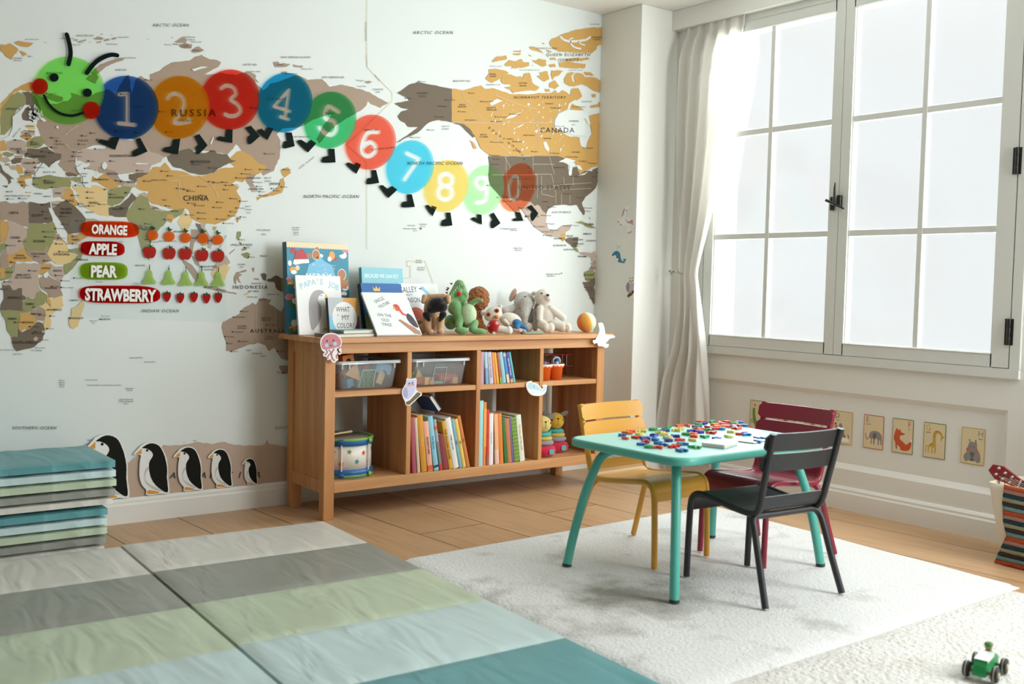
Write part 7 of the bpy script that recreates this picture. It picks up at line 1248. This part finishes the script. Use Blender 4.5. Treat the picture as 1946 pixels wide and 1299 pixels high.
def row_at(z):
    for (z0, l0, r0), (z1_, l1, r1) in zip(rows, rows[1:]):
        if z1_ <= z <= z0: t = (z0-z)/max(1e-6, z0-z1_); t = t; return l0+(l1-l0)*t, r0+(r1-r0)*t
    return rows[-1][1:]
mb = MB(); vs = []; zt_, zb_ = 2.50, .088
for i in range(NZ+1):
    z = zt_+(zb_-zt_)*i/NZ; l, r_ = row_at(z); g = math.exp(-((z-1.135)/.16)**2)
    for j in range(NU+1):
        u = j/NU; fold = sin(2*pi*(4.2*u+.30*sin(2.2*z+u*2))+.6)+.28*sin(2*pi*9*u+2.2*z)
        am = .013 if z > 2.40 else .030*(1-.55*g)
        xc = 2.190 if z > 2.44 else 2.150+(.040*max(0, (z-2.30)/.14) if z > 2.30 else 0)
        y = l+(r_-l)*u
        x = xc+am*fold*.62-(.012*g)-(.018*max(0, (z-1.2))*sin(pi*u)*.5 if z < 2.2 else 0)
        vs.append((min(x, 2.194), y, z-.004*sin(30*u)*(i == NZ)))
mb.add(vs, [(i*(NU+1)+j, (i+1)*(NU+1)+j, (i+1)*(NU+1)+j+1, i*(NU+1)+j+1) for i in range(NZ) for j in range(NU)], 0, True)
cu = mb.build('curtain', m_cur, loc=(2.14, -.55, .088), world=True); tag(cu, 'white linen curtain tied back beside the window', 'curtain'); sd = cu.modifiers.new('cloth', 'SOLIDIFY'); sd.thickness = .0025
m_sil = mat('silver_hook', '#b9b8b2', .25, metal=.8); hk = onx(1287, 517, 2.12); hz = hk.z
ho = thing('curtain_holdback', 'small silver holdback gathering the white curtain', 'curtain hook', (2.10, hk.y, hz))
mb = MB(); l, r_ = row_at(hz); mb.tube(smooth_path([(2.195, l+.012, hz+.005), (2.13, l+.018, hz+.004), (2.095, l-.02, hz), (2.092, (l*2+r_)/3, hz-.004), (2.105, (l+r_)/2, hz-.01)], 5), .0045, 8); mb.build('band', m_sil, ho, world=True)
for k in range(5): MB().ell((2.09, l+.012-.012*k, hz+.006*(-1)**k), .0075, u=10, w=6).build('bead', m_sil, ho, world=True)

# ================================================================ striped bag with a red ukulele
STR = ['#d2572b', '#7fa6a8', '#3f332f', '#aaa888', '#1d4650', '#c08c80', '#d2572b', '#7fa6a8', '#3f332f', '#aaa888', '#1d4650', '#c08c80', '#d2572b', '#7fa6a8', '#3f332f', '#aaa888', '#1d4650', '#c08c80', '#d2602f']
bag = thing('striped_bag', 'canvas bag with a crocheted striped front, on the floor by the window wall', 'bag', (1.97, -2.66, 0))
m_can = mat('canvas_cream', '#d8cbb4', .9, bump=.3, bscale=500)
def bag_ring(z):
    t = z/.315; yl = -2.452+(.062)*t; yr = -2.875-.02*t; x0 = 1.872-.012*t; x1 = 2.085+.035*t; return x0, x1, yl, yr
mb = MB(); vs = []; zs = [.004+.311*k/10 for k in range(11)]; ring_n = 0
for z in zs:
    x0, x1, yl, yr = bag_ring(z); r2 = [(x+(x0+x1)/2, y+(yl+yr)/2, z) for x, y in rrect((x1-x0)/2, (yl-yr)/2, .03, 5)]; ring_n = len(r2); vs += r2
for z in zs[::-1]:
    x0, x1, yl, yr = bag_ring(z); vs += [(x+(x0+x1)/2, y+(yl+yr)/2, max(z, .008)) for x, y in rrect((x1-x0)/2-.005, (yl-yr)/2-.005, .026, 5)]
nr = len(vs)//ring_n; mb.add(vs, [(i*ring_n+k, i*ring_n+(k+1) % ring_n, (i+1)*ring_n+(k+1) % ring_n, (i+1)*ring_n+k) for i in range(nr-1) for k in range(ring_n)], 0, True); mb.add(vs[:ring_n], [tuple(range(ring_n))[::-1]]); mb.add(vs[-ring_n:], [tuple(range(ring_n))]); mb.build('canvas_body', m_can, bag, world=True)
mb = MB(); NR = len(STR); sm = []
for c in STR: sm.append(mat('yarn_'+c[1:], c, .95, bump=1., bscale=260, var=.12, vscale=200))
edge = [(0, -2.434), (.05, -2.452), (.12, -2.480), (.17, -2.466), (.25, -2.460), (.318, -2.466)]
def eyl(z):
    for (a, ya), (b2, yb) in zip(edge, edge[1:]):
        if a <= z <= b2: return ya+(yb-ya)*(z-a)/(b2-a)
    return edge[-1][1]
SB = 4
for k in range(NR):
    rows_ = []
    for q in range(SB+1):
        z = .002+.316*(k+q/SB)/NR; x0, _, _, yr = bag_ring(z); bulge = .0035*sin(pi*q/SB); row = []
        for j in range(25):
            u = j/24; y = eyl(z)+(yr-.004-eyl(z))*u; sag = -.006*sin(pi*u)*(z/.318); row.append((x0-.005-bulge-.012*sin(pi*min(1, u*1.2))*.6-.0006*(j % 2), y, z+sag))
        rows_.append(row)
    v = [p for r2 in rows_ for p in r2]; mb.add(v, [(q*25+j, q*25+j+1, (q+1)*25+j+1, (q+1)*25+j) for q in range(SB) for j in range(24)], k, True)
pn = mb.build('crochet_panel', sm, bag, world=True); sd = pn.modifiers.new('yarn', 'SOLIDIFY'); sd.thickness = .004; sd.offset = -1
uk = thing('ukulele', 'red ukulele standing headstock up in the striped bag', 'ukulele', (1.96, -2.66, .02))
m_uk = mat('ukulele_red', '#8e1620', .25, coat=.5); m_peg = mat('peg_cream', '#c9b78f', .4); m_met = mat('tuner_steel', '#cfcfca', .2, metal=.9); m_fret = mat('fretboard', '#2b211d', .5)
O_ = onx(1882, 888, 1.95); A_ = onx(1941, 921, 1.95); ax = Vector((0, A_.y-O_.y, A_.z-O_.z)).normalized(); bxn = Vector((0, -ax.z, ax.y)); nrm = Vector((-1, 0, 0))
if bxn.z < 0: bxn = -bxn
def U(s, w, d): return tuple(O_+ax*s+bxn*w+nrm*d)
MB().prism([(0, -.012), (.006, .018), (.045, .032), (.13, .018), (.13, -.018), (.035, -.030)], .006, -.006, 0, U).build('headstock', m_uk, uk, world=True)
MB().prism([(.128, -.017), (.128, .017), (.30, .021), (.30, -.021)], .004, -.012, 0, U).build('neck', m_uk, uk, world=True); MB().prism([(.132, -.016), (.132, .016), (.31, .020), (.31, -.020)], .007, .004, 0, U).build('fretboard', m_fret, uk, world=True); MB().prism([(.128, -.017), (.128, .017), (.133, .017), (.133, -.017)], .009, .004, 0, U).build('nut', mat('nut_bone', '#e4dcc6', .4), uk, world=True)
pr = [(.30, -.03), (.315, -.055), (.35, -.062), (.385, -.05), (.40, -.048), (.43, -.065), (.455, -.06), (.475, -.03), (.478, 0)]; pr = smooth_path(pr, 3); MB().prism(pr+[(s, -w) for s, w in pr[::-1][1:]], .004, -.045, 0, U).build('body', m_uk, uk, world=True)
for k in range(3):
    for s in (-1, 1):
        c0 = Vector(U(.035+.030*k, s*(.014-.001*k)+.004*(1 if k == 0 else 0), .006)); rotm = Matrix.Translation(c0) @ nrm.to_track_quat('Z', 'Y').to_matrix().to_4x4(); MB().lathe([(.006, 0), (.006, .002), (.003, .002), (.003, .011), (.0, .011)], 12, M=rotm).build('tuner_post', m_met, uk, world=True)
        if s < 0 and k < 2:
            c1 = U(.045+.030*k, -.045, -.004); MB().ell(c1, (.006, .009, .008)).build('tuning_peg', m_peg, uk, world=True); MB().tube([U(.045+.030*k, -.026, -.004), c1], .0022, 6).build('peg_shaft', m_met, uk, world=True)
for k in range(4): MB().tube([U(.05+.02*k, -.010+.007*k, .012), U(.131, -.0105+.007*k, .0098), U(.42, -.012+.008*k, .010)], .0008, 5).build('string', mat('nylon_string', '#e6e2d8', .3), uk, world=True)

# ================================================================ green toy racing car on the shag rug
car = thing('toy_car', 'green wooden toy racing car with a white bonnet panel and a capped driver', 'toy car', (.628, -3.052, .0165), R(13))
m_cg, m_cw, m_tyre, m_hub, m_axle = mat('car_green', '#168a48', .35), mat('car_white', '#e6ece9', .35), mat('car_tyre', '#171917', .6), mat('car_hub', '#c9b28c', .5), mat('car_wood', '#8b7350', .5)
# nose towards -x, length along x
prof = [(-.060, .014), (-.064, .024), (-.056, .040), (-.044, .054), (.018, .062), (.030, .050), (.048, .052), (.066, .040), (.068, .016)]
mb = MB(); mb.prism(ccw(prof), -.017, .017, 0, lambda x, y, d: (x, d, y)); mb.build('body', m_cg, car)
mb = MB(); mb.prism([(-.046, -.0175), (.014, -.0175), (.014, .0175), (-.046, .0175)], 0, None, 0, lambda x, y, d: (x, y, .0545+(x+.046)*.125+.0012)); mb.prism(ccw([(-.046, .050), (.014, .053), (.014, .0625), (-.046, .0555)]), -.0178, -.0172, 0, lambda x, y, d: (x, d, y)); mb.build('bonnet_panel', m_cw, car)
for x in (-.040, .048):
    l = MB().tube([(x, -.040, .022), (x, .040, .022)], .004, 8).build('axle', m_axle, car)
    for s in (-1, 1):
        rW = .0215; mb = MB(); mb.lathe([(.0, -.008), (.015, -.008), (rW-.002, -.0075), (rW, -.004), (rW-.001, 0), (rW, .004), (rW-.002, .0075), (.015, .008), (0, .008)], 24, M=Matrix.Translation((x, s*.036, .022)) @ Matrix.Rotation(pi/2, 4, 'X')); wl_ = mb.build('wheel', m_tyre, car)
        MB().lathe([(rW+.0003, -.0014), (rW+.0003, .0014)], 24, M=Matrix.Translation((x, s*.036, .022)) @ Matrix.Rotation(pi/2, 4, 'X'), caps=False).build('tyre_stripe', mat('tyre_stripe', '#b5b39d', .6), wl_); tag(MB().ell((x, s*.0445, .022), (.008, .003, .008)).build('hub', m_hub, wl_), 'pale wooden hub')
        MB().ell((x+.0, s*.024, .012), (.008, .006, .006)).build('peg', m_cw, car)
h = MB().ell((.026, 0, .072), (.0095, .0095, .011)).build('driver', mat('driver_wood', '#b98d63', .5), car); MB().ell((.0245, 0, .0795), (.0125, .0115, .0075)).build('cap', mat('driver_cap', '#3c7d2e', .5), h); MB().lathe([(.011, .045), (.012, .058), (.007, .064)], 14, M=Matrix.Translation((.027, 0, 0))).build('coat', m_cg, h)
bpy.data.objects.remove(_to)
